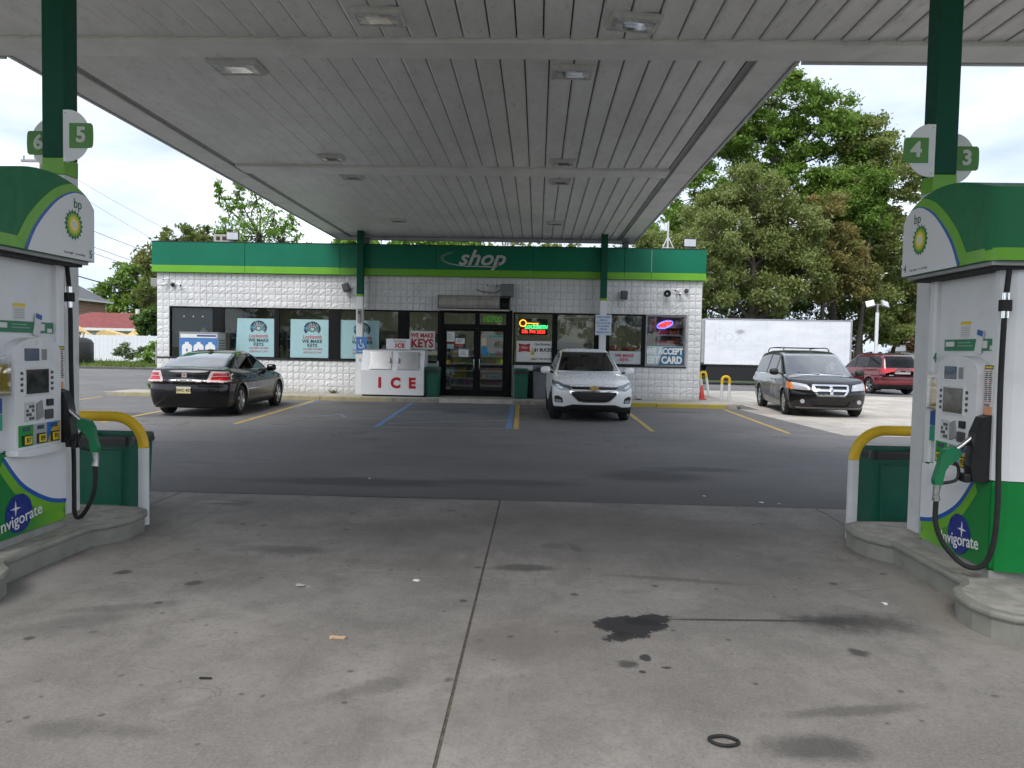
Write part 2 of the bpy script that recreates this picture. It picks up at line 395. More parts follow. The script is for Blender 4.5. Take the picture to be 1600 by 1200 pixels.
# forecourt: slabs with sealed joints
m_seal = M('joint_sealant', (.10, .082, .064), .9, var=.35, vscale=40, bump=.6, bscale=120)
fore = MB().add([(-21, -6.1, -.005), (21, -6.1, -.005), (21, 8.1, -.005), (-21, 8.1, -.005)], [(0, 1, 2, 3)]).build('forecourt', m_seal, kind='structure')
random.seed(3)
XJ = [-21, -14, -10.6, -7.2, -3.8, -.36, 2.95, 6.3, 9.7, 13.1, 21]; YJ = [-6.1, -3.1, -.3, 2.45, 5.3, 8.1]
for i in range(len(XJ) - 1):
    for j in range(len(YJ) - 1):
        gx = .008; gy = .008
        b = MB(); dz = random.uniform(-.0015, .0015)
        b.box(XJ[i] + gx, XJ[i + 1] - gx, YJ[j] + gy, YJ[j + 1] - gy, -.12, dz, .0015)
        b.build('slab', m_conc, fore)

# pale concrete drive on the right
drive = empty('pale_drive', (0, 0, 0)); drive['kind'] = 'structure'
for poly in ([(5.85, 22.3), (6.2, 15.62), (10.95, 15.62), (10.95, 22.3)], [(10.97, 15.62), (16.5, 15.62), (16.5, 22.3), (10.97, 22.3)], [(16.52, 15.62), (30, 15.62), (30, 22.3), (16.52, 22.3)],
             [(6.45, 22.32), (10.95, 22.32), (10.95, 33.5), (6.45, 33.5)], [(10.97, 22.32), (16.5, 22.32), (16.5, 31), (10.97, 31.5)], [(16.52, 22.32), (30, 22.32), (30, 29), (16.52, 31)]):
    MB().prism(poly, -.05, .007, 'z').build('slab', m_drive, drive)

# sidewalk in front of the shop, with a kerb in stones
def kerb_mat():
    t = NT('kerb_painted'); p = t.pos(); x = t.xyz(p)[0]; z = t.xyz(p)[2]
    n = t.noise(p, 3.2, 6, .7); f = t.noise(p, 22, 5, .7)
    c = t.mix(t.step(n, .3, .7), (.26, .24, .20), (.40, .37, .32))
    c = t.mix(t.step(f, .5, .75, 0, .6), c, (.10, .095, .06))
    r1 = t.math('MULTIPLY', t.step(x, 1.9, 2.3), t.step(x, 5.45, 5.6, 1, 0)); r2 = t.math('MULTIPLY', t.step(x, -13, -12), t.step(x, -4.8, -4.0, 1, 0))
    rr = t.math('ADD', r1, t.math('MULTIPLY', r2, .35), clamp=True)
    keep = t.step(t.math('ADD', f, t.math('MULTIPLY', n, .8)), .72, .88)
    c = t.mix(t.math('MULTIPLY', rr, keep), c, (.44, .35, .05))
    return t.done(t.principled(c, .8, 0, t.bump(f, .4, .006), spec=.3))
m_kerb = kerb_mat()
walk = MB().add([(-12.8, 22.62, .05), (6.0, 22.62, .05), (6.0, 24.1, .05), (-12.8, 24.1, .05)], [(0, 1, 2, 3)]).build('sidewalk', m_seal, kind='structure')
xs = [-12.8, -11.2, -9.6, -8.1, -6.5, -4.9, -3.3, -.6, 1.0, 2.6, 4.2, 5.6]
for a, b in zip(xs, xs[1:]): MB().box(a + .006, b - .006, 22.63, 24.02, -.02, .12 + random.uniform(-.003, .003), .01).build('slab', m_walk, walk)
for (a, b, c, d) in ((5.12, 6.0, 24.03, 25.6), (5.12, 6.0, 25.62, 27.4)): MB().box(a, b, c, d, -.02, .117, .01).build('slab', m_walk, walk)
MB().prism([(5.61, 22.63), (5.85, 22.75), (6.0, 23.1), (6.0, 24.02), (5.61, 24.02)], -.02, .119, 'z').build('slab', m_walk, walk)
kerb = empty('kerb', (0, 22.5, 0)); kerb['kind'] = 'structure'
xs = [-12.95, -10.8, -8.6, -6.4, -4.2, -2.9]
for a, b in list(zip(xs, xs[1:])) + [(-.7, 1.4), (1.4, 3.5), (3.5, 5.55)]:
    MB().box(a + .004, b - .004, -.02, .122, -.1, .125 + random.uniform(-.004, .003), .022).build('kerb_stone', m_kerb, kerb)
MB().prism([(5.55, -.02), (5.85, .08), (6.02, .3), (6.1, .7), (6.1, 4.9), (6.01, 4.9), (6.01, .7), (5.8, .122), (5.55, .122)], -.1, .11, 'z').build('kerb_stone', m_walk, kerb)
MB().add([(-2.9, -.02, .003), (-.7, -.02, .003), (-.7, .125, .115), (-2.9, .125, .115)], [(0, 1, 2, 3)]).build('ramp', m_walk, kerb)

def line(name, a, b, w, mat, z=.004):
    a = Vector((*a, z)); b = Vector((*b, z)); d = (b - a).normalized(); s = Vector((-d.y, d.x, 0)) * w / 2
    n = 14; v = []; rnd = random.Random(int(a.x * 100 + b.y * 10))
    for i in range(n + 1):
        p = a.lerp(b, i / n); k = 1 + rnd.uniform(-.10, .10); v += [p + s * k, p - s * k]
    return structure(name, MB().add(v, [(2 * i, 2 * i + 1, 2 * i + 3, 2 * i + 2) for i in range(n)]), mat)
for a, b in (((-6.05, 15.2), (-6.5, 22.3)), ((-.40, 15.45), (-.54, 22.4)), ((2.37, 15.6), (2.43, 20.4)), ((5.17, 15.75), (5.4, 22.2)), ((-8.62, 14.9), (-9.06, 22.0)), ((-12.0, 16.5), (-12.7, 22.0)), ((-14.8, 17.5), (-16.2, 23.5))):
    line('parking_line', a, b, .11, m_lineY)
for a, b, w, m_ in (((-3.2, 15.2), (-3.62, 22.4), .12, m_lineB), ((-.55, 15.5), (-.69, 22.4), .12, m_lineB), ((-6.2, 19.5), (-6.36, 22.3), .08, m_lineB),
                 ((-3.2, 15.22), (-.55, 15.45), .07, m_lineB2), ((-3.1, 16.0), (-.58, 17.4), .09, m_lineB2), ((-3.25, 17.4), (-.6, 18.9), .09, m_lineB), ((-3.35, 18.8), (-.62, 20.3), .10, m_lineB), ((-3.45, 20.2), (-.65, 21.7), .10, m_lineB),
                 ((-5.1, 17.2), (-4.6, 17.9), .08, m_lineB2), ((-4.6, 17.9), (-4.35, 17.3), .07, m_lineB2)):
    line('blue_hatch_line', a, b, w, m_)

# far left verge: kerb, grass
MB().box(-70, -14, 44.6, 44.85, -.1, .14, .03).build('far_kerb', M('old_kerb', (.10, .095, .09), .85, var=.3, bump=.4), kind='structure')
structure('verge', MB().add([(-70, 44.85, .10), (-14, 44.85, .10), (-14, 75, .12), (-70, 75, .12)], [(0, 1, 2, 3)]), m_turf)
rs = np.random.RandomState(5); n = 16000
bx = rs.uniform(-40, -24, n); by = 44.95 + rs.rand(n) ** .8 * 9.8; bh = rs.uniform(.06, .22, n) * (1 + 1.2 * (rs.rand(n) > .93)); ba = rs.uniform(0, 6.28, n); bw = .035
lx, ly = rs.normal(0, .06, n), rs.normal(0, .06, n)
V = np.stack([np.stack([bx - np.cos(ba) * bw, by - np.sin(ba) * bw, np.full(n, .09)], 1), np.stack([bx + np.cos(ba) * bw, by + np.sin(ba) * bw, np.full(n, .09)], 1), np.stack([bx + lx, by + ly, .1 + bh], 1)], 1).reshape(-1, 3)
m_blade = grass_mat('grass_blades', (.10, .16, .035), (.17, .22, .06), (.22, .19, .09))
g = mesh_obj('grass', np_mesh('grass', V, np.arange(3 * n).reshape(-1, 3)), m_blade, kind='stuff'); tag(g, 'rough green grass on the verge before the white fence', 'grass')

# pump islands
m_isl = M('island_grey_paint', (.25, .25, .215), .6, var=.12, vscale=4, bump=.35, bscale=40, dirt=.55)
m_isltop = M('island_top', (.36, .34, .30), .75, var=.2, vscale=7, bump=.4, bscale=50, dirt=.7)
def offset_poly(P, d):
    n = len(P); out = []
    for i in range(n):
        a, b, c = Vector(P[i - 1]), Vector(P[i]), Vector(P[(i + 1) % n])
        n1 = Vector(((b - a).y, -(b - a).x)).normalized(); n2 = Vector(((c - b).y, -(c - b).x)).normalized()
        nn = (n1 + n2).normalized(); out.append(tuple(b + nn * d))
    return out
def pump_island(cx, dy, label):
    half = [(.30, 6.74), (.46, 6.71), (.57, 6.64), (.63, 6.52), (.635, 6.3), (.60, 6.16), (.54, 6.06), (.475, 5.99), (.47, 5.5), (.47, 5.02), (.52, 4.93), (.62, 4.84), (.665, 4.72), (.675, 4.55), (.64, 4.42), (.56, 4.34), (.42, 4.30), (.2, 4.28)]
    P = [(-x, y - 5.5) for x, y in half] + [(x, y - 5.5) for x, y in reversed(half)]      # counter-clockwise seen from above
    t = tag(empty('pump_island', (cx, 5.5 + dy, 0)), label, 'kerb', 'pump islands')
    prof = [(0.0, -.08), (0.0, .118), (.014, .124), (.022, .137), (.022, .152), (.012, .166), (-.03, .17)]
    rings = [offset_poly(P, d) for d, z in prof]; n = len(P)
    v = [(x, y, z) for ring, (d, z) in zip(rings, prof) for x, y in ring]
    MB().add(v, [(k * n + i, k * n + (i + 1) % n, (k + 1) * n + (i + 1) % n, (k + 1) * n + i) for k in range(len(prof) - 1) for i in range(n)]).build('kerb_rim', m_isl, t)
    MB().add([(x, y, .1695) for x, y in rings[-1]], [tuple(range(n))]).build('top', m_isltop, t)
    return t
pump_island(3.27, 0, 'grey concrete pump island under dispenser four on the right')
pump_island(-3.93, -.17, 'grey concrete pump island under dispenser five on the left')
# ------------------------------------------------------------------ canopy
def deck_mat():
    t = NT('canopy_deck'); o = t.pos()
    n1 = t.noise(t.scale(o, (1.6, .5, 1)), 1.3, 7, .7, .6); n2 = t.noise(o, .35, 5, .6); n3 = t.noise(t.scale(o, (3, 1.2, 1)), 4, 6, .75)
    c = t.mix(t.step(n1, .35, .7), (.78, .775, .75), (.88, .875, .855))
    c = t.mix(t.step(n2, .45, .7, 0, .45), c, (.62, .61, .58))
    c = t.mix(t.step(n3, .52, .76, 0, .65), c, (.48, .46, .425))
    return t.done(t.principled(c, t.step(n3, .3, .7, .28, .5), 0, t.bump(n1, .12, .01), spec=.5))
m_deck = deck_mat()
m_trim = M('canopy_trim', (.84, .84, .81), .45, var=.06, vscale=2, dirt=.22)
m_fasc = M('canopy_fascia', (.55, .56, .58), .4)
m_gap = M('shadow_gap', (.16, .155, .15), .8)
HC = 5.14
canopy = tag(empty('canopy', (0, 0, 0)), 'wide white metal forecourt canopy on four green columns', 'canopy')
PW = .305
def deck_panel(x0, x1, y0, y1):
    """one rolled deck pan: flat with a turned-down lap on the left and a shadow groove"""
    w = x1 - x0; z = HC + .03
    prof = [(0, z + .035), (0.004, z - .014), (.03, z - .020), (w * .45, z - .010), (w - .04, z - .004), (w - .016, z - .002), (w - .014, z + .035)]
    v = [(x0 + a, y, b) for y in (y0, y1) for a, b in prof]; n = len(prof)
    me = MB().add(v, [(i, i + 1, n + i + 1, n + i) for i in range(n - 1)])
    return me.build('panel', m_deck, canopy, fix=False)
x = -6.02
while x < 2.46:
    deck_panel(x, min(x + PW, 2.48), 9.5, 15.15); deck_panel(x, min(x + PW, 2.48), 15.75, 24.72); x += PW
x = -9.15
while x < 8.4: deck_panel(x, min(x + PW, 8.45), 1.95, 8.95); x += PW
MB().box(-6.5, 2.9, 9.3, 25.1, HC + .075, HC + .08).build('deck_backing', m_gap, canopy)
MB().box(-9.5, 8.8, 1.5, 9.3, HC + .075, HC + .08).build('deck_backing', m_gap, canopy)
def beam(x0, x1, y0, y1, drop=.05, name='trim_beam'):
    return MB().box(x0, x1, y0, y1, HC - drop, HC + .07, .012).build(name, m_trim, canopy)
beam(-9.6, 8.9, 8.96, 9.46, .03); beam(-6.05, 2.5, 15.16, 15.74, .03)
# edge trim along the arm: gutter shadow, soffit board, outer fascia
for s, x_in, x_out in ((-1, -6.02, -6.60), (1, 2.48, 3.02)):
    a, b = sorted((x_in + s * .0, x_in + s * .10)); MB().box(a, b, 9.47, 24.75, HC + .02, HC + .06).build('gutter', m_mgrey, canopy)
    a, b = sorted((x_in + s * .105, x_out)); MB().box(a, b, 9.465, 25.2, HC - .012, HC + .05, .008).build('soffit_board', m_trim, canopy)
    a, b = sorted((x_out + s * .012, x_out + s * .06)); MB().box(a, b, 9.49, 25.25, HC - .03, HC + .95, .006).build('fascia', m_fasc, canopy)
for a_, b_ in ((-9.64, -9.16), (8.46, 8.94)): MB().box(a_, b_, 1.95, 8.955, HC - .02, HC + .05).build('soffit_board', m_trim, canopy)
MB().box(-6.4, 2.78, 24.73, 25.19, HC - .02, HC + .05, .008).build('soffit_board', m_trim, canopy)
MB().box(-6.62, 3.04, 25.255, 25.3, HC - .03, HC + .95, .006).build('fascia', m_white, canopy)
for x0, x1 in ((-9.7, -6.68), (3.10, 9.0)): MB().box(x0, x1, 9.475, 9.53, HC - .045, HC + .95, .006).build('fascia', m_fasc, canopy)
MB().box(-9.72, -9.66, 1.4, 9.47, HC - .045, HC + .95).build('fascia', m_fasc, canopy)
MB().box(8.96, 9.02, 1.4, 9.47, HC - .045, HC + .95).build('fascia', m_fasc, canopy)
MB().box(-9.66, 8.96, 1.35, 1.4, HC - .045, HC + .95).build('fascia', m_fasc, canopy)
MB().box(-9.64, 8.94, 1.41, 1.94, HC - .02, HC + .05).build('soffit_board', m_trim, canopy)
MB().box(-9.6, 8.9, 1.45, 9.4, HC + .90, HC + .93).build('roof', m_fasc, canopy)
MB().box(-6.6, 3.0, 9.55, 25.2, HC + .905, HC + .935).build('roof', m_fasc, canopy)

m_lamp = M('lamp_housing', (.60, .60, .58), .4, dirt=.3)
def lens_mat():
    t = NT('lamp_lens'); o = t.obj(); n = t.noise(o, 8, 4, .7, 1.0)
    return t.done(t.principled(t.mix(t.step(n, .35, .65), (.30, .30, .29), (.78, .78, .75)), .18, 0, t.bump(n, .3, .02), coat=.4))
m_lens = lens_mat()
def canopy_light(x, y, w, d, label, rz=0.0, tilt=0.0):
    t = tag(empty('canopy_light', (x, y, HC + .012), rz), label, 'light', 'canopy lights')
    t.rotation_euler = (R(tilt), R(tilt * 1.5), rz)
    b = MB()
    prof = [(1.0, .012), (1.0, -.02), (.93, -.055), (.82, -.062), (.80, -.05)]
    v = [(sx * w / 2 * k, sy * d / 2 * k, z) for k, z in prof for sx, sy in ((-1, -1), (1, -1), (1, 1), (-1, 1))]
    b.add(v, [(4 * i + j, 4 * i + (j + 1) % 4, 4 * i + 4 + (j + 1) % 4, 4 * i + 4 + j) for i in range(len(prof) - 1) for j in range(4)]); b.build('housing', m_lamp, t)
    MB().prism([(-w * .40, -d * .40), (w * .40, -d * .40), (w * .40, d * .40), (-w * .40, d * .40)], -.040, -.052, 'z').build('lens', m_lens, t)
    m2 = MB(); m2.prism([(-w * .24, -d * .24), (w * .2, -d * .2), (w * .28, d * .22), (-w * .18, d * .28)], -.0525, -.056, 'z'); m2.build('reflector', m_dgrey if w < .5 else m_chrome, t)
    return t
for x, y, w, d, rz, lab in ((-1.78, 8.33, .55, .40, 0, 'boxed canopy light nearest the camera, left of centre'), (.96, 8.44, .55, .40, R(7), 'crooked boxed canopy light nearest the camera, right of centre'),
        (-3.9, 9.84, .64, .44, 0, 'boxed canopy light just past the front beam, left row'), (.37, 9.92, .56, .40, R(2), 'boxed canopy light just past the front beam, right row'),
        (-3.93, 14.45, .46, .34, 0, 'canopy light just before the middle beam, left row'), (.41, 14.6, .46, .34, 0, 'canopy light just before the middle beam, right row'),
        (-3.93, 16.05, .46, .34, 0, 'canopy light just behind the middle beam, left row'), (.40, 16.25, .46, .34, 0, 'canopy light just behind the middle beam, right row'),
        (-3.94, 21.4, .44, .34, 0, 'canopy light farthest back, left row near the shop'), (.43, 21.5, .44, .34, 0, 'canopy light farthest back, right row near the shop')):
    canopy_light(x, y, w, d, lab, rz, 1.2 if y < 9 else 0)

def column(x0, x1, y0, y1, zb, z_lime0, z_lime1, bot):
    c = MB().box(x0, x1, y0, y1, z_lime1, HC + .06, .008).build('column', m_deep, canopy)
    MB().box(x0 - .002, x1 + .002, y0 - .002, y1 + .002, z_lime0, z_lime1 - .001, .006).build('lime_band', m_lime, c)
    MB().box(x0 - .001, x1 + .001, y0 - .001, y1 + .001, zb, z_lime0 - .001, .006).build('white_base', bot, c)
    return c
column(-4.045, -3.86, 6.17, 6.355, .168, 2.95, 3.085, m_white)
column(3.125, 3.31, 6.30, 6.485, .168, 2.93, 3.065, m_white)
for x in (-5.5, 1.98): column(x - .1, x + .1, 23.55, 23.75, .12, 3.15, 3.22, m_white)
for x in (-5.6, 2.75): MB().box(x - .1, x + .1, 24.85, 25.05, 4.7, HC + .03).build('prop', m_mgrey, canopy)

# pump number flags
def number_flag(x, y, z, side, num, label):
    """half-disc plate with a green tab; side +1 grows to the right"""
    t = tag(empty('pump_number_flag', (x, y, z)), label, 'sign', 'pump number flags')
    r = .205
    P = [(0, -r), (.06 * side, -r)] + [(side * (.045 + (r - .03) * math.cos(a)), r * math.sin(a)) for a in [R(-90 + 180 * k / 20) for k in range(1, 20)]] + [(.06 * side, r), (0, r)]
    MB().prism(P, 0, .006).build('plate', m_wplast, t)
    MB().box(0, side * .008, .006, .06, -r, r).build('flange', m_wplast, t)
    tx0, tx1 = side * .055, side * .25
    P = [(tx0, -.098), (tx1 - side * .02, -.098)] + [(tx1 + side * (.012 * math.cos(a) - .012), .098 * math.sin(a)) for a in [R(-60 + 120 * k / 8) for k in range(9)]] + [(tx1 - side * .02, .098), (tx0, .098)]
    MB().prism(P, -.008, -.001).build('tab', M('flag_green', (.075, .26, .035), .4), t)
    text('numeral', num, .165, (side * .152, -.0105, 0), M('flag_numeral', (.62, .66, .60), .5), t, bold=.006, depth=.002)
    for zz in (-.18, .18): MB().cyl((side * .02, -.003, zz), .008, .004, 'y', 8).build('screw', m_steel, t)
    return t
number_flag(-3.845, 6.13, 3.25, 1, '5', 'white half-disc flag with green number 5 on left column')
number_flag(-4.05, 6.37, 3.25, -1, '6', 'white half-disc flag with green number 6 behind left column')
number_flag(3.112, 6.26, 3.24, -1, '4', 'white half-disc flag with green number 4 on right column')
number_flag(3.335, 6.50, 3.24, 1, '3', 'white half-disc flag with green number 3 behind right column')
# ------------------------------------------------------------------ fuel dispensers
def sunburst(parent, c, r, name='sunburst_emblem'):
    """18-petal flower in rings, lying in the local xz plane facing -y"""
    cx, cy, cz = c
    root = None
    def flower(ro, ri, n, ph, dy, nm, mat, par):
        P = []
        for k in range(n * 2):
            a = math.pi * k / n + ph; q = ro if k % 2 == 0 else ri
            P.append((cx + q * math.cos(a), cz + q * math.sin(a)))
        return MB().prism(P, cy - dy, cy - dy + .0008).build(nm, mat, par)
    root = flower(r, r * .82, 18, 0, .001, name, M('petal_green', (.004, .16, .05), .4), parent)
    flower(r * .80, r * .66, 18, math.pi / 18, .002, 'petal_ring', M('petal_lime', (.25, .50, .02), .4), root)
    flower(r * .62, r * .50, 18, 0, .003, 'petal_ring', M('petal_yellow', (.85, .62, .01), .4), root)
    flower(r * .42, r * .30, 18, math.pi / 18, .004, 'petal_ring', M('petal_cream', (.9, .85, .45), .4), root)
    flower(r * .25, r * .22, 18, 0, .005, 'petal_ring', m_paper, root)

def curve_pts(P, n=8):
    """Catmull-Rom through 2D/3D points"""
    P = [Vector(p) for p in P]; out = []
    for i in range(len(P) - 1):
        a, b, c, d = P[max(i - 1, 0)], P[i], P[i + 1], P[min(i + 2, len(P) - 1)]
        for k in range(n):
            t = k / n; out.append(.5 * ((2 * b) + (c - a) * t + (2 * a - 5 * b + 4 * c - d) * t * t + (3 * b - a - 3 * c + d) * t ** 3))
    return out + [P[-1]]

m_lowgreen = None
def low_green():
    t = NT('lower_panel_green'); x = t.xyz(t.obj())[0]
    c = t.mix(t.step(x, 0, .62), (.20, .50, .03), (.004, .20, .035))
    return t.done(t.principled(c, .3, coat=.2))
m_lowgreen = low_green()
m_base = M('dispenser_skirt', (.33, .33, .30), .6, dirt=.5)
m_screen = M('dark_screen', (.02, .028, .026), .12, coat=.5)
m_lcd = M('lcd_blue', (.06, .09, .14), .12, coat=.5)
m_strip = M('strip_green', (.02, .20, .085), .4)
m_octane = M('octane_yellow', (.80, .60, .02), .35)
m_nozzle = M('nozzle_green', (.005, .17, .065), .45, dirt=.3)

def dispenser(loc, rz, flip, num, label):
    """local frame: x along the face seen from the lane, -y towards the lane; flip: white end of the graphics at x = W"""
    W, D = .90, .62
    t = tag(empty('fuel_dispenser', loc, rz), label, 'fuel pump', 'fuel dispensers')
    sx = (lambda s: W - s) if flip else (lambda s: s)
    def sp(P): return [(sx(a), b) for a, b in P]
    # cabinet: skirt, lower, upper recess between rounded end pillars
    MB().box(.01, W - .01, .015, D - .015, .168, .225, .004).build('skirt', m_base, t)
    MB().box(0, W, 0, D, .226, .815, .03).build('lower_cabinet', M('end_green', (.004, .20, .04), .4, spec=.3), t)
    up = MB().box(.05, W - .05, .05, D - .05, .816, 2.24, .01).build('upper_cabinet', m_wplast, t)
    for a in (0, W - .085):
        prof = [(a, .02), (a + .015, .004), (a + .07, .004), (a + .085, .02), (a + .085, D - .02), (a + .07, D - .004), (a + .015, D - .004), (a, D - .02)]
        MB().prism(prof, .817, 2.235, 'z').build('end_pillar', m_wplast, t)
    # wide end panels wrap the cabinet ends
    for a, s in ((0, -1), (W, 1)):
        n = 10; arc = [(a + s * .055 * math.sin(math.pi * k / n) ** .6 if 0 < k < n else a + s * .004, .035 + (D - .07) * k / n) for k in range(n + 1)]
        P = [(a - s * .0, .035)] + arc + [(a - s * .0, D - .035)]
        MB().prism(P, .228, .812, 'z').build('end_panel', M('end_green', (.004, .20, .04), .4, spec=.3), t)
        MB().prism(P, .818, 2.233, 'z').build('end_panel', m_wplast, t)
    # lower graphics
    arc = [tuple(p) for p in curve_pts([(-.0, .385), (.22, .435), (.50, .585), (.70, .80)])]
    band = lambda d: [(a + .55 * d, b - d) for a, b in arc]
    clip = lambda P: [(min(max(a, .008), W - .008), min(max(b, .232), .806)) for a, b in P]
    g0 = clip(band(.0)); g1 = clip(band(.028)); g2 = clip(band(.09))
    MB().prism(sp([(.008, .806)] + g0 + []), -.0015, .0).build('white_panel', m_wplast, t)
    MB().prism(sp(g0 + g1[::-1]), -.0025, .0).build('blue_stripe', m_blue, t)
    MB().prism(sp(g1 + g2[::-1]), -.002, .0).build('lime_stripe', m_lime, t)
    low = MB().prism(sp(g2 + [(W - .008, .806), (W - .008, .232), (.008, .232)]), -.0012, .0)
    lo = low.build('green_panel', m_lowgreen, t)
    if flip: # gradient runs from the white end
        lo.data.transform(Matrix.Translation((-W, 0, 0)) @ Matrix.Identity(4)); lo.data.transform(Matrix.Diagonal((-1, 1, 1, 1))); lo.scale = (-1, 1, 1); lo.location = (W, 0, 0)
    cs = sx(.555)
    MB().cyl((cs, -.006, .385), .138, .0035, 'y', 32).build('round_decal', M('decal_navy', (.012, .03, .22), .3), t)
    star = [(cs + (.04 if not flip else -.04) * 1 + q * math.cos(a), .425 + q * math.sin(a)) for k in range(8) for a, q in [(math.pi * k / 4, .055 if k % 2 == 0 else .011)]]
    MB().prism(star, -.0085, -.0065).build('star', m_paper, t)
    text('lettering', 'Invigorate', .118, (cs + .01, -.0085, .345), m_paper, t, rot=FACE_Y @ Matrix.Rotation(R(7), 4, 'Z'), depth=.0008, bold=.001)
    T0 = t; t = empty('console_unit', (.07, 0, 0)); t.parent = T0
    # console housing with arched head
    P = [(.19, .835), (.185, 1.50)] + [(.44 - .25 * math.cos(math.pi * k / 14), 1.52 + .10 * math.sin(math.pi * k / 14)) for k in range(1, 14)] + [(.695, 1.50), (.69, .835)]
    MB().prism(P, -.045, .06).build('console', m_wplast, t)
    MB().prism([(.17, .80), (.18, .835), (.70, .835), (.71, .80), (.60, .782), (.28, .782)], -.07, .02).build('console_lip', m_wplast, t)
    MB().box(.285, .445, -.05, -.03, 1.455, 1.545, .006).build('price_display', m_lcd, t)
    MB().box(.47, .53, -.049, -.03, 1.46, 1.54, .004).build('button_bank', m_mgrey, t)
    MB().cyl((.415, -.05, 1.585), .017, .004, 'y', 14).build('warning_decal', m_paper, t)
    sc = MB().box(.27, .565, -.051, -.03, 1.205, 1.41, .008).build('screen_bezel', m_white, t)
    MB().box(.295, .54, -.054, -.0512, 1.222, 1.395, .003).build('screen', m_screen, sc)
    for zz in (1.24, 1.28, 1.32, 1.36):
        MB().box(.575, .597, -.052, -.03, zz, zz + .02, .002).build('soft_key', m_dgrey, t)
        MB().box(.243, .262, -.052, -.03, zz, zz + .02, .002).build('soft_key', m_dgrey, t)
    kp = MB().box(.275, .385, -.052, -.03, 1.03, 1.165, .004).build('keypad', M('keypad', (.55, .55, .55), .4), t)
    for i in range(3):
        for j in range(4): MB().box(.29 + i * .03, .31 + i * .03, -.056, -.0525, 1.04 + j * .028, 1.058 + j * .028).build('key', m_dgrey if (i + j) % 3 else m_white, kp)
    MB().prism([(.405, 1.03), (.405, 1.15), (.46, 1.17), (.475, 1.05)], -.058, -.03).build('receipt_slot', m_mgrey, t)
    MB().box(.52, .585, -.062, -.03, 1.125, 1.175, .004).build('card_reader', m_black, t)
    MB().box(.50, .585, -.060, -.03, 1.03, 1.10, .004).build('card_reader', m_dgrey, t)
    for k, (mt, oct_) in enumerate(((M('grade_green', (.02, .28, .05), .35), '87'), (M('grade_grey', (.42, .43, .44), .35), '89'), (M('grade_blue', (.03, .18, .52), .35), '93'))):
        a = .215 + k * .155
        gp = MB().prism([(a, .855), (a, 1.005), (a + .148, 1.005), (a + .148, .855)], -.05, -.03).build('grade_panel', mt, t)
        if k == 2: MB().prism([(a, .856), (a + .06, .98), (a + .148, 1.003), (a + .148, .856)], -.0512, -.0505).build('gold_sweep', M('gold_sweep', (.62, .42, .08), .35), gp)
        MB().box(a + .04, a + .11, -.054, -.051, .965, .993).build('price_window', m_lcd, gp)
        bt = MB().box(a + .03, a + .125, -.062, -.0515, .862, .935, .01).build('octane_button', m_black, gp)
        MB().box(a + .04, a + .115, -.0675, -.0625, .870, .927, .008).build('octane_face', m_octane, t)
        text('octane_number', oct_, .05, (a + .078, -.0685, .898), m_ink, t, depth=.0005, bold=.001)
    # labels around the console
    st = MB().box(.10, .74, .042, .0495, 1.655, 1.735).build('green_notice_strip', m_strip, t)
    MB().box(.12, .235, .040, .0415, 1.685, 1.72, .002).build('card_logo_plate', m_paper, st)
    for zz, w_ in ((1.712, .16), (1.69, .19)): MB().box(.28, .28 + w_, .0405, .0415, zz - .004, zz + .004).build('print_line', M('print_pale', (.25, .45, .33), .6), st)
    MB().box(.585, .64, .0405, .0415, 1.672, 1.722).build('print_block', m_paper, st)
    MB().box(.67, .725, .0405, .0415, 1.66, 1.69).build('print_block', m_paper, st)
    tl = MB().prism([(.50, 1.64), (.535, 1.80), (.60, 1.785), (.575, 1.63)], .034, .040).build('hanging_tag', m_paper, t)
    MB().prism([(.527, 1.765), (.535, 1.80), (.60, 1.785), (.592, 1.75)], .032, .0335).build('tag_head', m_blue, tl)
    ps = MB().box(.30, .43, .046, .0495, 1.745, 1.86).build('notice_sticker', m_paper, t)
    MB().box(.30, .43, .0445, .0455, 1.838, 1.86).build('sticker_head', m_octane, ps)
    for k in range(6): MB().box(.312, .418, .0445, .0455, 1.757 + k * .0125, 1.760 + k * .0125).build('print_line', m_mgrey, ps)
    wl = MB().box(.708, .80, -.004, .003, 1.31, 1.56).build('warning_label', m_paper, t)
    MB().box(.708, .80, -.0055, -.0045, 1.533, 1.56).build('label_head', M('label_black', (.02, .02, .01), .5), wl)
    MB().box(.715, .793, -.0063, -.0057, 1.540, 1.553).build('label_head_text', m_octane, wl)
    rnd = random.Random(7)
    for k in range(16):
        for a0, a1 in ((.715, .75), (.757, .793)):
            MB().box(a0, a1 - rnd.random() * .012, -.0052, -.0045, 1.32 + k * .013, 1.327 + k * .013).build('print_line', m_ink if k % 5 else m_red, wl)
    MB().box(.715, .79, -.004, .003, 1.22, 1.29).build('small_label', M('label_orange', (.75, .35, .2), .5), t)
    MB().box(.715, .79, -.004, .003, 1.13, 1.20).build('small_label', M('label_teal', (.25, .5, .55), .5), t)
    text('number', num, .10, (.055, -.0, 1.60), m_strip, t, depth=.003)
    # brochure holder
    bh = MB().prism([(.02, 1.22), (.02, 1.49), (.165, 1.49), (.165, 1.22)], -.035, -.030).build('brochure_holder', glass_mat('clear_acrylic', (.92, .92, .90), .5), t)
    MB().box(.03, .155, -.03, .0, 1.222, 1.235).build('holder_floor', m_white, bh)
    MB().prism([(.085, 1.235), (.075, 1.43), (.135, 1.44), (.155, 1.24)], -.027, -.018).build('yellow_leaflet', M('leaflet_yellow', (.72, .52, .03), .6), bh)
    MB().prism([(.03, 1.235), (.03, 1.45), (.08, 1.46), (.085, 1.235)], -.015, -.008).build('grey_leaflet', M('leaflet_grey', (.40, .40, .38), .6), bh)
    MB().box(.03, .115, -.004, .004, 1.10, 1.205).build('round_sticker', M('sticker_navy', (.02, .08, .30), .5), t)
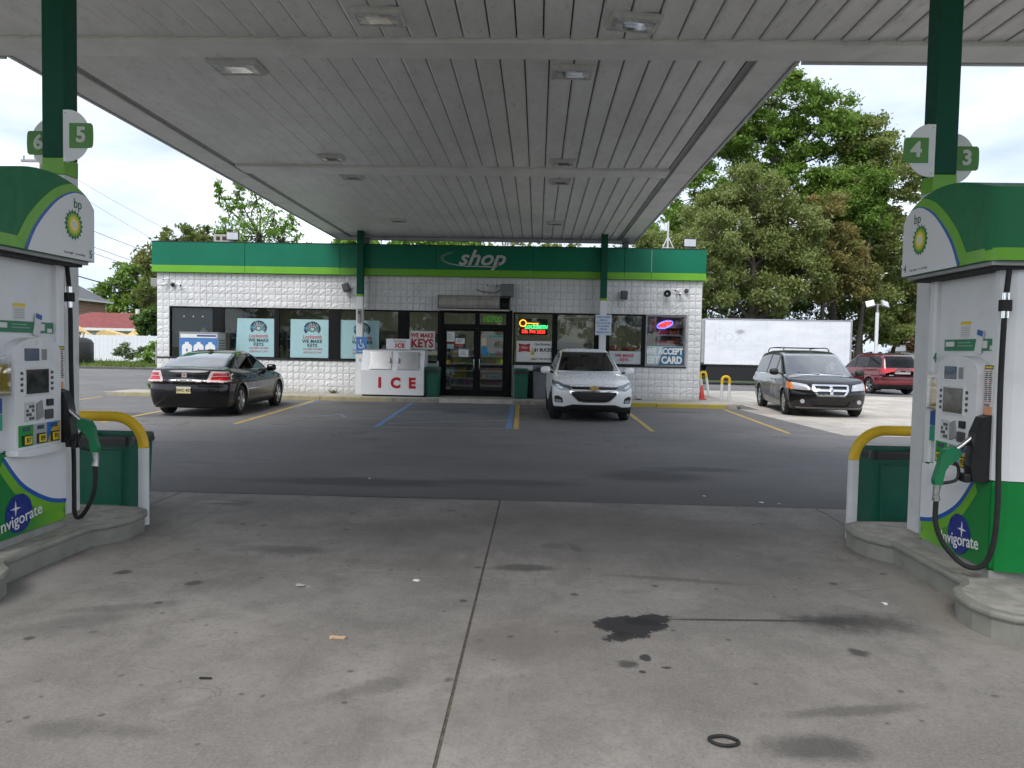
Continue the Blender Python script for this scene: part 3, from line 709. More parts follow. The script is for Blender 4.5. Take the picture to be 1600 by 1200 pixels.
    MB().box(.03, .115, -.004, .004, .985, 1.095).build('round_sticker', M('sticker_teal', (.02, .32, .20), .5), t)
    for ch in list(t.children):
        ch.parent = T0; ch.location = ch.location + Vector((.07, 0, 0))
    bpy.data.objects.remove(t); t = T0
    # arched hood
    L0, L1 = -.13, W + .13; HL = L1 - L0
    hx = (lambda s: L1 - s) if flip else (lambda s: L0 + s)
    top = [tuple(p) for p in curve_pts([(0, 2.62), (.07, 2.685), (.17, 2.735), (.32, 2.775), (.52, 2.795), (.75, 2.78), (.95, 2.735), (HL, 2.67)], 6)]
    P = [(0, 2.215)] + top + [(HL, 2.215)]
    y0, y1 = -.15, D + .15
    def rounded_end(P, ya, yb, nm, mat, par):
        o = MB().prism([(hx(a), b) for a, b in P], ya, yb).build(nm, mat, par); xe_ = hx(HL)
        bm = bmesh.new(); bm.from_mesh(o.data); far = min(v.co.x for v in bm.verts) if flip else max(v.co.x for v in bm.verts)
        ed = [e for e in bm.edges if all(abs(v.co.x - far) < 1e-4 for v in e.verts) and abs(e.verts[0].co.y - e.verts[1].co.y) < 1e-4 and abs(e.verts[0].co.z - e.verts[1].co.z) > .02]
        bmesh.ops.bevel(bm, geom=ed, offset=.10, segments=6, affect='EDGES', profile=.5)
        for f in bm.faces: f.smooth = len(f.verts) == 4 and abs(f.normal.z) < .3
        bm.to_mesh(o.data); bm.free(); o.data.set_sharp_from_angle(angle=R(35)); return o
    hood = rounded_end(P, y0, y1, 'hood', m_green, t)
    MB().prism([(hx(a), b) for a, b in [(.03, 2.19), (.03, 2.214), (HL - .03, 2.214), (HL - .03, 2.19)]], y0 + .03, y1 - .03).build('hood_soffit', M('soffit_grey', (.35, .35, .35), .5), t)
    MB().prism([(hx(a), b) for a, b in [(.06, 2.17), (.06, 2.189), (HL - .06, 2.189), (HL - .06, 2.17)]], y0 + .06, y1 - .06).build('hood_seal', m_rubber, t)
    tz = lambda s: float(np.interp(s, [p[0] for p in top], [p[1] for p in top]))
    warc = [tuple(p) for p in curve_pts([(.79, 2.218), (.68, 2.40), (.47, 2.60), (.27, 2.70), (.13, tz(.13) - .012)], 6)]
    edge = [(s, tz(s) - .004) for s in (.13, .10, .07, .04, .003)]
    MB().prism([(hx(a), b) for a, b in [(.003, 2.218)] + warc + edge[1:]], y0 - .002, y0 + .0005).build('white_field', m_wplast, hood)
    n = len(warc)
    def off(P, d0, d1):
        out = []
        for i, (a, b) in enumerate(P):
            p, q = P[max(i - 1, 0)], P[min(i + 1, len(P) - 1)]; tx, tz_ = q[0] - p[0], q[1] - p[1]; l = math.hypot(tx, tz_); d = d0 + (d1 - d0) * i / (len(P) - 1)
            out.append((a - tz_ / l * -d if False else a + tz_ / l * d, b - tx / l * d))
        return [(a, min(max(b, 2.218), tz(min(max(a, 0), HL)) - .003)) for a, b in out]
    b1 = off(warc, .035, .002); b2 = off(warc, .13, .045)
    MB().prism([(hx(a), b) for a, b in warc + b1[::-1]], y0 - .003, y0 + .0005).build('blue_stripe', m_blue, hood)
    MB().prism([(hx(a), b) for a, b in b1 + b2[::-1]], y0 - .0025, y0 + .0005).build('lime_stripe', m_lime, hood)
    s0 = b2[0][0]
    rounded_end([(s0 - .09, 2.218), (s0 - .045, 2.295), (HL + .003, 2.295), (HL + .003, 2.218)], y0 - .0022, y1 + .0022, 'lime_stripe', m_lime, hood)
    xe = hx(HL); s = 1 if not flip else -1
    xe = hx(0); a, b = sorted((xe, xe - s * .003)); MB().box(a, b, y0 + .003, y1 - .003, 2.218, 2.60).build('white_field', m_wplast, hood)
    ex = hx(.27)
    sunburst(hood, (ex, y0 - .003, 2.465), .115)
    text('wordmark', 'bp', .105, (hx(.22), y0 - .004, 2.625), M('wordmark_green', (.03, .12, .06), .5), hood, depth=.0006)
    text('numeral', num, .085, (hx(.055), y0 - .004, 2.27), m_dgrey, hood, depth=.0006)
    text('small_print', 'stop engine · no smoking', .026, (hx(.26), y0 - .004, 2.255), m_mgrey, hood, depth=.0005)
    # nozzle, boot and hose
    bo = MB().prism([(-.10, .80), (-.115, .90), (-.09, 1.12), (-.05, 1.22), (.01, 1.24), (.01, .80)], .775, .865, 'x').build('nozzle_boot', m_black, t)
    MB().box(.78, .86, -.15, -.10, .79, .85, .012).build('boot_lip', m_black, bo)
    nz = MB(); nz.tube(curve_pts([(.80, -.20, .985), (.80, -.14, 1.03), (.80, -.06, 1.10)], 5), [.018] * 10 + [.013], 10); nzo = nz.build('nozzle', m_steel, t, label='steel spout and green grip of the nozzle')
    MB().prism([(-.315, .765), (-.318, .80), (-.29, .90), (-.285, .95), (-.255, 1.0), (-.20, 1.02), (-.165, 1.005), (-.155, .965), (-.18, .93), (-.225, .90), (-.25, .86), (-.262, .80), (-.262, .765)], .77, .82, 'x').build('nozzle_body', m_nozzle, nzo)
    g = MB(); g.tube(curve_pts([(.80, -.20, .93), (.80, -.16, .88), (.80, -.17, .80), (.80, -.26, .775)], 5), .011, 8); g.build('trigger_guard', m_black, nzo)
    g = MB(); g.tube([(.795, -.29, .77), (.795, -.295, .70), (.79, -.29, .66)], [.024, .02, .026], 10); g.build('swivel', m_steel, nzo)
    pts = curve_pts([(.95, .02, 2.19), (.955, .0, 1.9), (.955, -.005, 1.45), (.97, -.005, 1.0), (.985, -.005, .66), (.97, -.015, .40), (.92, -.05, .26), (.86, -.13, .25), (.81, -.23, .36), (.79, -.285, .50), (.79, -.29, .66)], 8)
    h = MB(); h.tube(pts, .0165, 10); ho = h.build('hose', m_rubber, t)
    h = MB(); h.tube([(.95, .005, 2.02), (.953, .003, 1.86)], .024, 12); h.build('breakaway', m_chrome, ho)
    h = MB(); h.tube([(.9515, .004, 1.975), (.953, .003, 1.905)], .038, 14); h.build('breakaway_sleeve', m_rubber, ho)
    return t
dispenser((-3.62, 4.89, 0), R(90), True, '5', 'green and white fuel dispenser on the left, numbered five')
dispenser((2.95, 5.93, 0), R(-90), False, '4', 'green and white fuel dispenser on the right, numbered four')

# hoop guards at the island ends
def hoop(name, loc, rz, w, h, r, split, label, group=None, tilt=0.0, rad=.3):
    t = tag(empty(name, loc, rz), label, 'bollard', group); t.rotation_euler = (0, R(tilt), rz)
    arc = [(-w / 2 + rad - rad * math.cos(a), 0, h - rad + rad * math.sin(a)) for a in [math.pi / 2 * k / 12 for k in range(13)]]
    zs = split
    up = [(-w / 2, 0, zs)] + ([] if zs >= h - rad - .01 else [(-w / 2, 0, h - rad - .005)]) + [p for p in arc if p[2] > zs + .01]
    full = up + [(-x, y, z) for x, y, z in reversed(up)]
    m = MB(); m.tube(full, r, 14); m.build('yellow_bend', m_yellow, t)
    for s in (-1, 1):
        m = MB(); m.tube([(s * w / 2, 0, -.02), (s * w / 2, 0, zs - .001)], r * 1.002, 14); m.build('white_leg', m_white, t)
    return t
hoop('hoop_guard', (-4.07, 6.60, 0), 0, 1.27, .95, .045, .68, 'yellow and white pipe hoop at the end of left pump island', 'pipe hoop guards', rad=.27)
hoop('hoop_guard', (3.42, 6.78, 0), 0, 1.27, .96, .045, .70, 'yellow and white pipe hoop at the end of right pump island', 'pipe hoop guards', rad=.27)

# green bins behind the hoops
m_bin = M('bin_green', (.006, .115, .07), .42, var=.07, dirt=.25)
m_bag = M('bin_bag', (.012, .012, .012), .35, bump=.6, bscale=14)
def waste_bin(loc, w, d, h, label, group, mat=None, lid=True, rz=0.0, flap=False):
    mat = mat or m_bin
    t = tag(empty('waste_bin', loc, rz), label, 'bin', group)
    b = MB()
    prof = [(.86, 0.0), (.90, .02), (.985, h * .86), (1.0, h * .9)]
    def ring(k, z, r=.05):
        P = []
        for cx, cy, a0 in ((1, 1, 0), (-1, 1, 90), (-1, -1, 180), (1, -1, 270)):
            for q in range(4):
                a = R(a0 + 30 * q); P.append((cx * (w / 2 * k - r) + r * math.cos(a), cy * (d / 2 * k - r) + r * math.sin(a), z))
        return P
    rings = [ring(k, z) for k, z in prof]; n = 16
    v = [p for rg in rings for p in rg]
    b.add(v, [(i * n + j, i * n + (j + 1) % n, (i + 1) * n + (j + 1) % n, (i + 1) * n + j) for i in range(len(prof) - 1) for j in range(n)] + [tuple(range(n))])
    b.build('body', mat, t)
    # moulded panel relief on the front
    P = [(-w * .33, h * .10), (w * .33, h * .10), (w * .36, h * .76), (-w * .36, h * .76)]
    f = MB(); y0 = -d / 2 * .94 - .012
    for (a, b_) in zip(P, P[1:] + P[:1]): f.tube([(a[0], y0 - .02 * (a[1] / h), a[1]), (b_[0], y0 - .02 * (b_[1] / h), b_[1])], .007, 6)
    f.build('moulding', mat, t)
    rg0, rg1 = ring(1.02, h * .87, .055), ring(1.035, h * .83, .055); rg2 = ring(1.0, h * .905, .055)
    v = rg1 + rg0 + rg2
    rr = random.Random(int(loc[0] * 100)); v = [(x, y, z - (rr.random() * .035 if i < 16 else 0)) for i, (x, y, z) in enumerate(v)]
    MB().add(v, [(k * n + j, k * n + (j + 1) % n, (k + 1) * n + (j + 1) % n, (k + 1) * n + j) for k in range(2) for j in range(n)]).build('bag_edge', m_bag, t)
    if lid:
        l = MB(); ra, rb, rc = ring(1.03, h * .90, .06), ring(1.03, h * .95, .06), ring(.92, h, .06)
        l.add(ra + rb + rc, [(k * n + j, k * n + (j + 1) % n, (k + 1) * n + (j + 1) % n, (k + 1) * n + j) for k in range(2) for j in range(n)] + [tuple(range(2 * n, 3 * n))]); lo = l.build('lid', mat, t)
        if flap: MB().box(-w * .34, w * .34, -d / 2 * 1.035, -d / 2 * .99, h * .905, h * .945).build('flap', m_black, lo)
    else:
        MB().add(ring(.97, h * .84, .05), [tuple(range(16))]).build('bag', m_bag, t)
    return t
waste_bin((-4.07, 7.22, 0), .62, .46, .80, 'green waste bin behind the left pump island hoop', 'green waste bins', lid=False)
waste_bin((3.44, 7.45, 0), .62, .46, .80, 'green waste bin behind the right pump island hoop', 'green waste bins', lid=False)
# ------------------------------------------------------------------ the shop (local y = 0 is the wall face at Y = 24)
store = tag(empty('shop_building', (0, 24, 0)), 'white painted block shop with green fascia and wide windows', 'building')
XL, XR = -12.05, 5.05
def block_mat():
    t = NT('painted_block'); o = t.pos()
    n = t.noise(o, 1.2, 6, .65); f = t.noise(o, 38, 5, .7); z = t.xyz(o)[2]
    c = t.mix(t.step(n, .3, .7), (.63, .63, .63), (.74, .74, .74))
    c = t.mix(t.step(f, .58, .8, 0, .35), c, (.45, .45, .44))
    low = t.math('ADD', z, t.math('MULTIPLY', t.math('SUBTRACT', n, .5), .5))
    c = t.mix(t.step(low, .12, .45, .45, 0), c, (.36, .33, .27))       # splash dirt above the pavement
    return t.done(t.principled(c, .6, 0, t.bump(f, .45, .008), spec=.35))
m_block = block_mat()
m_grout = M('painted_joint', (.42, .42, .43), .8, var=.15)
w = MB()
w.box(XL, -3.09, 0, .2, .0, 1.17).box(-.78, XR, 0, .2, .0, 1.17).box(XL, -11.67, .0, .2, 1.1701, 2.7699).box(4.59, XR, .0, .2, 1.1701, 2.7699).box(XL, XR, .0, .2, 2.77, 4.5)
w.build('front_wall', m_grout, store)
MB().box(XL, XL + .2, .201, 9.5, 0, 4.5).build('side_wall', m_white, store); MB().box(XR - .2, XR, .201, 9.5, 0, 4.5).build('side_wall', m_white, store)
MB().box(XL, XR, 9.51, 9.7, 0, 4.5).build('rear_wall', m_white, store)
MB().box(XL + .21, XR - .21, .21, 9.5, 4.35, 4.5).build('roof', m_dgrey, store)
# split-face blocks
def block_mesh(seed):
    rs = np.random.RandomState(seed); n = 5; g = np.linspace(0, 1, n)
    X, Z = np.meshgrid(g, g); d = -.014 - rs.rand(n, n) * .018
    d[0, :] = d[-1, :] = d[:, 0] = d[:, -1] = -.010 - rs.rand(n) * .008
    V = [(x, y, z) for x, y, z in zip(X.ravel(), d.ravel(), Z.ravel())]
    F = [(r * n + c, r * n + c + 1, (r + 1) * n + c + 1, (r + 1) * n + c) for r in range(n - 1) for c in range(n - 1)]
    ring = [c for c in range(n)] + [r * n + n - 1 for r in range(1, n)] + [(n - 1) * n + c for c in range(n - 2, -1, -1)] + [r * n for r in range(n - 2, 0, -1)]
    b = len(V); V += [(V[i][0], 0.0, V[i][2]) for i in ring]
    F += [(ring[(i + 1) % len(ring)], ring[i], b + i, b + (i + 1) % len(ring)) for i in range(len(ring))]
    return V, F
BV = [block_mesh(s) for s in range(7)]; BM = []
for V, F in BV:
    me = bpy.data.meshes.new('block'); me.from_pydata(V, [], F); me.materials.append(m_block); BM.append(me)
rows = [(.12 + .21 * k, .21) for k in range(5)] + [(1.17 + .2 * k, .2) for k in range(8)] + [(2.77 + .212 * k, .212) for k in range(5)]
nc = 86; bwid = (XR - XL) / nc; cells = []
rnd = random.Random(11)
for z0, h in rows:
    for c in range(nc):
        x0 = XL + c * bwid; x1 = x0 + bwid
        if z0 < 1.1:
            if x1 > -3.08 and x0 < -.79: continue
        elif z0 < 2.7:
            if x1 > -11.65 and x0 < 4.6: continue
        hid = (z0 < 1.1 and -5.4 < x0 < 2.3) or (z0 < .9 and x0 < -7) or (z0 > 2.7 and z0 < 3.2 and -3.1 < x0 < -.8)
        cells.append((hid, x0 * x0 + 24 ** 2 + (z0 - 1.6) ** 2, x0, z0, h, rnd.randrange(7)))
cells.sort()
g = .005; rest = MB()
for i, (hid, d, x0, z0, h, k) in enumerate(cells):
    if i < 300:
        o = mesh_obj('block', BM[k], None, store, loc=(x0 + g, 0, z0 + g)); o.scale = (bwid - 2 * g, 1, h - 2 * g)
    else:
        rest.add([(x0 + g + a * (bwid - 2 * g), b, z0 + g + c * (h - 2 * g)) for a, b, c in BV[k][0]], BV[k][1])
rest.build('block', m_block, store, kind='stuff', fix=False)

# fascia
m_fgreen = M('fascia_green', (.003, .155, .085), .42, var=.06, vscale=1.2, spec=.3)
m_flime = M('fascia_lime', (.14, .40, .02), .38, var=.05, vscale=2)
fx = [-12.16, -9.2, -6.2, -3.2, -.2, 2.62, 3.45, 5.13]
for a, b in zip(fx, fx[1:]):
    MB().box(a + .006, b - .006, -.14, -.03, 4.052, 4.775, .005).build('fascia_panel', m_fgreen, store)
    MB().box(a + .004, b - .004, -.143, -.03, 3.835, 4.049, .005).build('lime_band', m_flime, store)
MB().box(3.447, 3.455, -.146, -.135, 4.06, 4.76).build('seam', m_paper, store)
MB().box(-12.17, 5.14, -.15, .25, 4.777, 4.80).build('coping', M('coping_black', (.02, .02, .02), .5), store)
MB().box(-12.16, -12.1, -.028, 9.5, 3.84, 4.77).build('fascia_panel', m_fgreen, store); MB().box(5.07, 5.13, -.028, 9.5, 3.84, 4.77).build('fascia_panel', m_fgreen, store)
MB().box(-12.1, 5.08, -.03, 0, 4.45, 4.776).build('fascia_backing', m_dgrey, store)
m_silver = M('letter_silver', (.55, .58, .57), .35, .3)
sg = tag(empty('shop_sign', (-1.86, 23.855, 4.37)), 'italic silver shop lettering with swoosh on the green fascia', 'sign')
text('lettering', 'shop', .66, (.06, -.012, .03), m_silver, sg, shear=.35, bold=.012, depth=.008, sx=1.12)
def ribbon(P, ws, y0, y1):
    P = [Vector(p) for p in P]; L, Rr = [], []
    for i, p in enumerate(P):
        t = (P[min(i + 1, len(P) - 1)] - P[max(i - 1, 0)]).normalized(); n_ = Vector((-t.y, t.x)); L.append(tuple(p + n_ * ws[i] / 2)); Rr.append(tuple(p - n_ * ws[i] / 2))
    return MB().prism(L + Rr[::-1], y0, y1)
arc = [(-.22 + .92 * math.cos(a), .02 + .235 * math.sin(a)) for a in [R(130 + 150 * k / 20) for k in range(21)]] + [(.25, -.222), (.5, -.225)]
ribbon(arc, [.006 + .03 * i / 22 for i in range(23)], -.02, -.004).build('swoosh', m_silver, sg)
arc = [(-.2 + 1.0 * math.cos(a), .02 + .28 * math.sin(a)) for a in [R(120 + 110 * k / 16) for k in range(17)]]
ribbon(arc, [.006 + .012 * math.sin(math.pi * i / 16) for i in range(17)], -.02, -.004).build('swoosh', M('swoosh_green', (.10, .35, .12), .4), sg)
ribbon([(.50, -.24), (.63, -.08)], [.05, .05], -.02, -.004).build('swoosh', m_silver, sg)

# windows
m_frame = M('window_frame_black', (.008, .008, .009), .6, var=.15, spec=.2)
m_glass = glass_mat('shop_glass', (.86, .90, .88), .8)
ZB, ZT = 1.17, 2.77
panes = [(-11.67, -10.24), (-9.97, -8.27), (-8.21, -6.54), (-6.26, -4.34), (-4.08, -3.09), (-.76, .49), (.57, 1.80), (2.18, 3.27), (3.35, 4.59)]
m_alu = M('window_frame_grey', (.30, .30, .31), .35, .6)
for i, (a, b) in enumerate(panes):
    f = MB(); e = .045
    mt = m_alu if i == 8 else m_frame
    f.box(a, b, .02, .13, ZB, ZB + e).box(a, b, .02, .13, ZT - e, ZT).box(a, a + e, .021, .129, ZB + e, ZT - e).box(b - e, b, .021, .129, ZB + e, ZT - e)
    wo = f.build('window', mt, store)
    MB().box(a + e, b - e, .072, .078, ZB + e, ZT - e).build('pane', m_glass, wo)
for a, b in ((-10.238, -9.972), (-8.268, -8.212), (-6.538, -6.262), (-4.338, -4.082), (.492, .568), (1.802, 2.178), (3.272, 3.348)):
    MB().box(a, b, .012, .15, ZB, ZT).build('mullion', m_frame, store)
MB().box(-11.6, -10.25, .14, .15, ZB + .05, ZT - .05).build('blind', M('dark_blind', (.030, .036, .040), .35), store)
for k in range(3): MB().cyl((-11.22 + k * .30, .062, 2.46), .018, .006, 'y', 10).build('reflection_dot', m_paper, store)  # white discs standing in for light dots reflected in the glass
MB().prism([(-10.95, 1.75), (-10.62, 2.13), (-10.3, 1.80), (-10.4, 1.72)], .125, .132).build('cardboard_sheet', m_mgrey, store)
MB().box(XL - .01, -3.08, -.045, .02, 1.135, 1.168).build('sill', m_frame, store); MB().box(-.79, 4.62, -.045, .02, 1.135, 1.168).build('sill', m_frame, store)

# entrance
dr = MB().box(-3.07, -2.93, -.06, .16, .12, 2.82).box(-1.0, -.80, -.06, .16, .12, 2.82).box(-2.93, -1.0, -.06, .16, 2.72, 2.82).box(-2.93, -1.0, -.055, .155, 2.25, 2.37).box(-1.96, -1.82, -.05, .15, 2.37, 2.72)
ent = dr.build('entrance', m_frame, store)
for a, b in ((-2.92, -1.97), (-1.81, -1.01)): MB().box(a, b, .05, .056, 2.375, 2.715).build('transom_pane', m_glass, ent)
for a, b, hs in ((-2.925, -1.925, 1), (-1.855, -1.005, -1)):
    d = MB().box(a, b, 0, .05, .13, .32).box(a, b, 0, .05, 2.16, 2.245).box(a, a + .075, 0.001, .049, .321, 2.159).box(b - .075, b, .001, .049, .321, 2.159).box(a + .076, b - .076, .002, .048, 1.02, 1.09)
    leaf = d.build('door', m_frame, store)
    MB().box(a + .075, b - .075, .022, .028, .32, 1.02).build('pane', m_glass, leaf); MB().box(a + .075, b - .075, .022, .028, 1.09, 2.16).build('pane', m_glass, leaf)
    hx = b - .05 if hs > 0 else a + .05
    h = MB(); h.tube(curve_pts([(hx, 0, .95), (hx, -.07, .97), (hx, -.08, 1.12), (hx, -.07, 1.28), (hx, 0, 1.30)], 4), .014, 8); h.build('handle', m_steel, leaf)
    MB().cyl((hx, -.012, 1.05), .022, .014, 'y', 12).build('lock', m_chrome, leaf)
MB().box(-1.95, -1.83, -.02, .06, .13, 2.24).build('astragal', m_frame, store)
MB().box(-3.13, -3.075, -.09, -.001, .12, 1.2).build('corner_guard', m_white, store)
# roller shutter over the entrance
rs_ = tag(empty('roller_shutter', (-1.97, 24, 2.83)), 'dirty grey roller shutter housing above the shop entrance', 'shutter')
def shut_mat():
    t = NT('shutter_metal'); o = t.obj(); n = t.noise(t.scale(o, (30, 1, 1)), 1, 4, .7); d = t.noise(o, 3, 6, .7)
    c = t.mix(t.step(n, .3, .7), (.33, .31, .285), (.40, .385, .36)); c = t.mix(t.step(d, .5, .75, 0, .6), c, (.10, .085, .07))
    return t.done(t.principled(c, .5, .35, spec=.4))
m_shut = shut_mat()
prof = [(-.0, .0), (-.40, .02), (-.44, .12), (-.44, .26), (-.40, .36), (-.32, .42), (-.02, .43)]
MB().prism([(a, b) for a, b in prof], -1.09, .78, 'x').build('barrel_cover', m_shut, rs_)
MB().prism([(a, b) for a, b in prof[:-2] + [(-.32, .42), (-.02, .43)]], -1.12, -1.092, 'x').build('end_bracket', m_dgrey, rs_)
MB().prism([(-.02, -.06), (-.42, .0), (-.40, .30), (-.02, .43)], 1.06, 1.10, 'x').build('end_bracket', m_dgrey, rs_)
MB().prism([(-.02, .02), (-.30, .05), (-.34, .20), (-.22, .34), (-.02, .36)], .785, 1.055, 'x').build('shutter_roll', m_black, rs_)
MB().box(-1.1, 1.08, -.36, -.02, -.05, -.004).build('bottom_rail', m_steel, rs_)
for a in (-1.10, 1.04): MB().box(a, a + .07, -.10, -.062, -2.7, -.051).build('guide_rail', m_frame, rs_)
mb_ = tag(empty('motor_box', (-.96, 24, 3.24)), 'grey metal motor box on the wall above the shutter', 'box')
MB().box(-.2, .2, -.36, -.045, 0, .36, .012).build('box', M('motor_grey', (.16, .17, .18), .45, dirt=.2), mb_)
MB().box(-.205, .205, -.365, -.05, .362, .372).build('lid', m_dgrey, mb_)
c_ = MB(); c_.tube(curve_pts([(-1.16, 23.92, 3.48), (-1.35, 23.93, 3.36), (-1.7, 23.94, 3.38), (-1.95, 23.94, 3.46)], 5), .012, 6)
tag(c_.build('power_cable', m_black), 'black cable drooping on the wall beside the motor box', 'cable')

# ------------------------------------------------------------------ posters, neon and notices
def poster(name, x0, x1, z0, z1, mat, label, cat='poster', y=24.058, skew=0.0, group=None):
    t = tag(empty(name, ((x0 + x1) / 2, y, z0)), label, cat, group)
    w2 = (x1 - x0) / 2; h = z1 - z0
    MB().prism([(-w2 - skew, 0), (w2, 0), (w2, h), (-w2, h)], 0, .006).build('sheet', mat, t)
    return t, w2, h
m_pale = M('poster_pale_blue', (.33, .52, .55), .5, var=.03)
inkR = M('poster_red', (.45, .03, .04), .5); inkK = M('poster_ink', (.02, .03, .05), .5)
rnd = random.Random(2)
for k, (a, b, lab) in enumerate(((-9.5, -8.31, 'pale blue locksmith poster nearest the propane cage'), (-7.8, -6.58, 'pale blue locksmith poster in the middle of three'), (-6.22, -4.99, 'pale blue locksmith poster behind the canopy column'))):
    t, w2, h = poster('locksmith_poster', a, b, 1.225, 2.43, m_pale, lab, skew=.06 if k == 0 else .01, group='locksmith posters')
    cx = .08
    for q in range(15):
        an = R(-30 + 240 * q / 14); m_ = [inkK, M('key_grey', (.12, .14, .17), .5), M('key_blue', (.03, .25, .5), .5)][0 if q % 4 else (1 if q != 12 else 2)]
        x, z = cx + .235 * math.cos(an), .91 + .205 * math.sin(an)
        kk = MB(); kk.cyl((x, -.003, z), .038, .002, 'y', 9); kk.T = Matrix.Translation((x, 0, z)) @ Matrix.Rotation(-an, 4, 'Y'); kk.box(-.105, -.03, -.003, -.001, -.014, .014); kk.build('key_print', m_, t)
    for q in range(9):
        an = R(q * 40 + 10); x, z = cx + .09 * math.cos(an), .90 + .07 * math.sin(an)
        MB().cyl((x, -.003, z), .03, .002, 'y', 7).build('key_print', inkR if q == 3 else M('key_olive', (.10, .13, .10), .5), t)
    text('lettering', 'Locksmith', .155, (cx, -.003, .655), inkR, t, shear=.15, bold=.002, depth=.001, sx=.95)
    text('lettering', 'WE MAKE', .145, (cx, -.003, .515), inkK, t, bold=.004, depth=.001)
    text('lettering', 'KEYS', .145, (cx, -.003, .385), inkK, t, bold=.004, depth=.001)
    text('lettering', 'Call (586) 944-2828', .085, (cx, -.003, .275), inkR, t, shear=.3, depth=.001, sx=.9)
    text('lettering', 'SPECIALIST 24/7', .085, (cx, -.003, .165), inkR, t, shear=.3, depth=.001, sx=1.0)
t, w2, h = poster('keys_sign', -4.03, -3.22, 1.56, 2.13, m_paper, 'white sign with red WE MAKE KEYS beside the entrance', 'sign')
text('lettering', 'WE MAKE', .19, (0, -.003, .43), inkR, t, bold=.008, depth=.001, sx=.85); text('lettering', 'KEYS', .36, (0, -.003, .18), inkR, t, bold=.014, depth=.001, sx=.88)
t, w2, h = poster('beer_poster', -.66, .46, 1.235, 1.885, m_paper, 'white beer price poster right of the entrance', 'poster')
MB().prism([(-.50, .30), (-.47, .45), (-.50, .57), (-.30, .54), (-.12, .57), (-.15, .44), (-.12, .30), (-.30, .33)], -.003, -.001).build('ribbon_emblem', inkR, t)
text('lettering', 'Miller', .10, (-.31, -.004, .44), m_paper, t, shear=.3, depth=.0005)
bt = [(-.11, .06), (-.11, .28), (-.075, .36), (-.075, .44), (-.035, .44), (-.035, .36), (0, .28), (0, .06)]
MB().prism(bt, -.003, -.001).build('bottle_print', M('beer_gold', (.62, .42, .08), .5), t); MB().box(-.108, -.002, -.0045, -.0035, .12, .22).build('bottle_label', m_paper, t)
text('lettering', '12oz Bottles', .10, (.24, -.003, .55), inkK, t, bold=.002, depth=.001)
text('lettering', '$1 BUCK!', .145, (.27, -.003, .375), inkK, t, bold=.006, depth=.001, sx=.9); text('lettering', 'OUT THE DOOR', .08, (.24, -.003, .09), inkK, t, bold=.002, depth=.001)
t, w2, h = poster('card_notice', 3.41, 4.53, 1.225, 1.80, M('notice_pale', (.42, .55, .60), .5), 'blue EBT card notice in the right end window', 'poster')
MB().prism([(-.2, .0), (-.05, .56), (.56, .56), (.56, .0)], -.002, -.0005).build('blue_field', M('notice_blue', (.03, .14, .25), .5), t)
text('lettering', 'WE ACCEPT', .26, (-.02, -.004, .41), m_paper, t, bold=.012, depth=.001, sx=.80); text('lettering', 'EBT CARD', .30, (-.02, -.004, .14), m_paper, t, bold=.014, depth=.001, sx=.78)
t, w2, h = poster('keys_notice', 2.23, 3.22, 1.225, 1.62, M('counter_pale', (.50, .54, .56), .5), 'pale window panel with small red WE MAKE KEYS', 'poster')
text('lettering', 'WE MAKE', .13, (-.02, -.003, .26), inkR, t, bold=.006, depth=.001); text('lettering', '- KEYS -', .12, (-.02, -.003, .13), inkR, t, bold=.005, depth=.001)
# lit signs
e_or = emit_mat('neon_orange', (1, .30, .03), 2.2); e_gr = emit_mat('neon_green', (.05, 1, .22), 1.6); e_rd = emit_mat('led_red', (1, .03, .02), 2.2); e_bl = emit_mat('neon_blue', (.10, .12, 1), 2.2)
ns = tag(empty('locksmith_neon', (-.14, 24.10, 2.32)), 'lit locksmith sign with orange key and red digits', 'sign')
MB().box(-.46, .44, .02, .03, -.24, .26).build('backing', M('neon_backing', (.01, .01, .01), .5), ns)
k = MB(); k.tube([(-.33 + .10 * math.cos(R(a)), 0, .12 + .10 * math.sin(R(a))) for a in range(0, 361, 20)], .018, 6); k.tube([(-.23, 0, .12), (.16, 0, .11)], .016, 6); k.tube([(.02, 0, .12), (.02, 0, .06)], .013, 6); k.tube([(.12, 0, .12), (.12, 0, .06)], .013, 6); k.build('key_tube', e_or, ns)
MB().cyl((-.34, .005, .12), .045, .006, 'y', 12).build('key_bow', M('key_brown', (.30, .12, .02), .5), ns)
text('neon_lettering', 'LOCKSMITH', .15, (.08, -.012, .0), e_gr, ns, bold=.006, depth=.004, shear=.2, sx=.85)
MB().box(-.40, .42, .0, .019, -.215, -.075).build('led_panel', M('led_panel', (.10, .006, .006), .4), ns)
text('led_digits', '586 744 2828', .15, (0, -.006, -.145), e_rd, ns, bold=.003, depth=.002, sx=.88)
lo = tag(empty('lotto_neon', (1.2, 24.055, 2.42)), 'unlit glass tube LOTTO sign hanging in the window', 'sign')
m_tube = M('neon_glass_off', (.55, .57, .56), .2)
k = MB(); k.tube([(-.56, 0, .22), (.55, 0, .24)], .012, 6); k.build('hanger', m_tube, lo)
def stroke(P, x): q = MB(); q.tube([(x + a, 0, b) for a, b in P], .009, 6); q.build('tube_letter', m_tube, lo)
O_ = [(.095 * math.cos(R(a)), .095 * math.sin(R(a))) for a in range(0, 361, 24)]
stroke([(-.05, .10), (-.06, -.09), (.05, -.09)], -.44); stroke(O_, -.21); stroke([(-.08, .10), (.08, .10), (0, .10), (0, -.09)], .02); stroke([(-.08, .10), (.08, .10), (0, .10), (0, -.09)], .2); stroke(O_, .43)
op = tag(empty('oval_sign', (3.95, 24.10, 2.475)), 'glowing oval sign with blue rim and red script, right end window', 'sign')
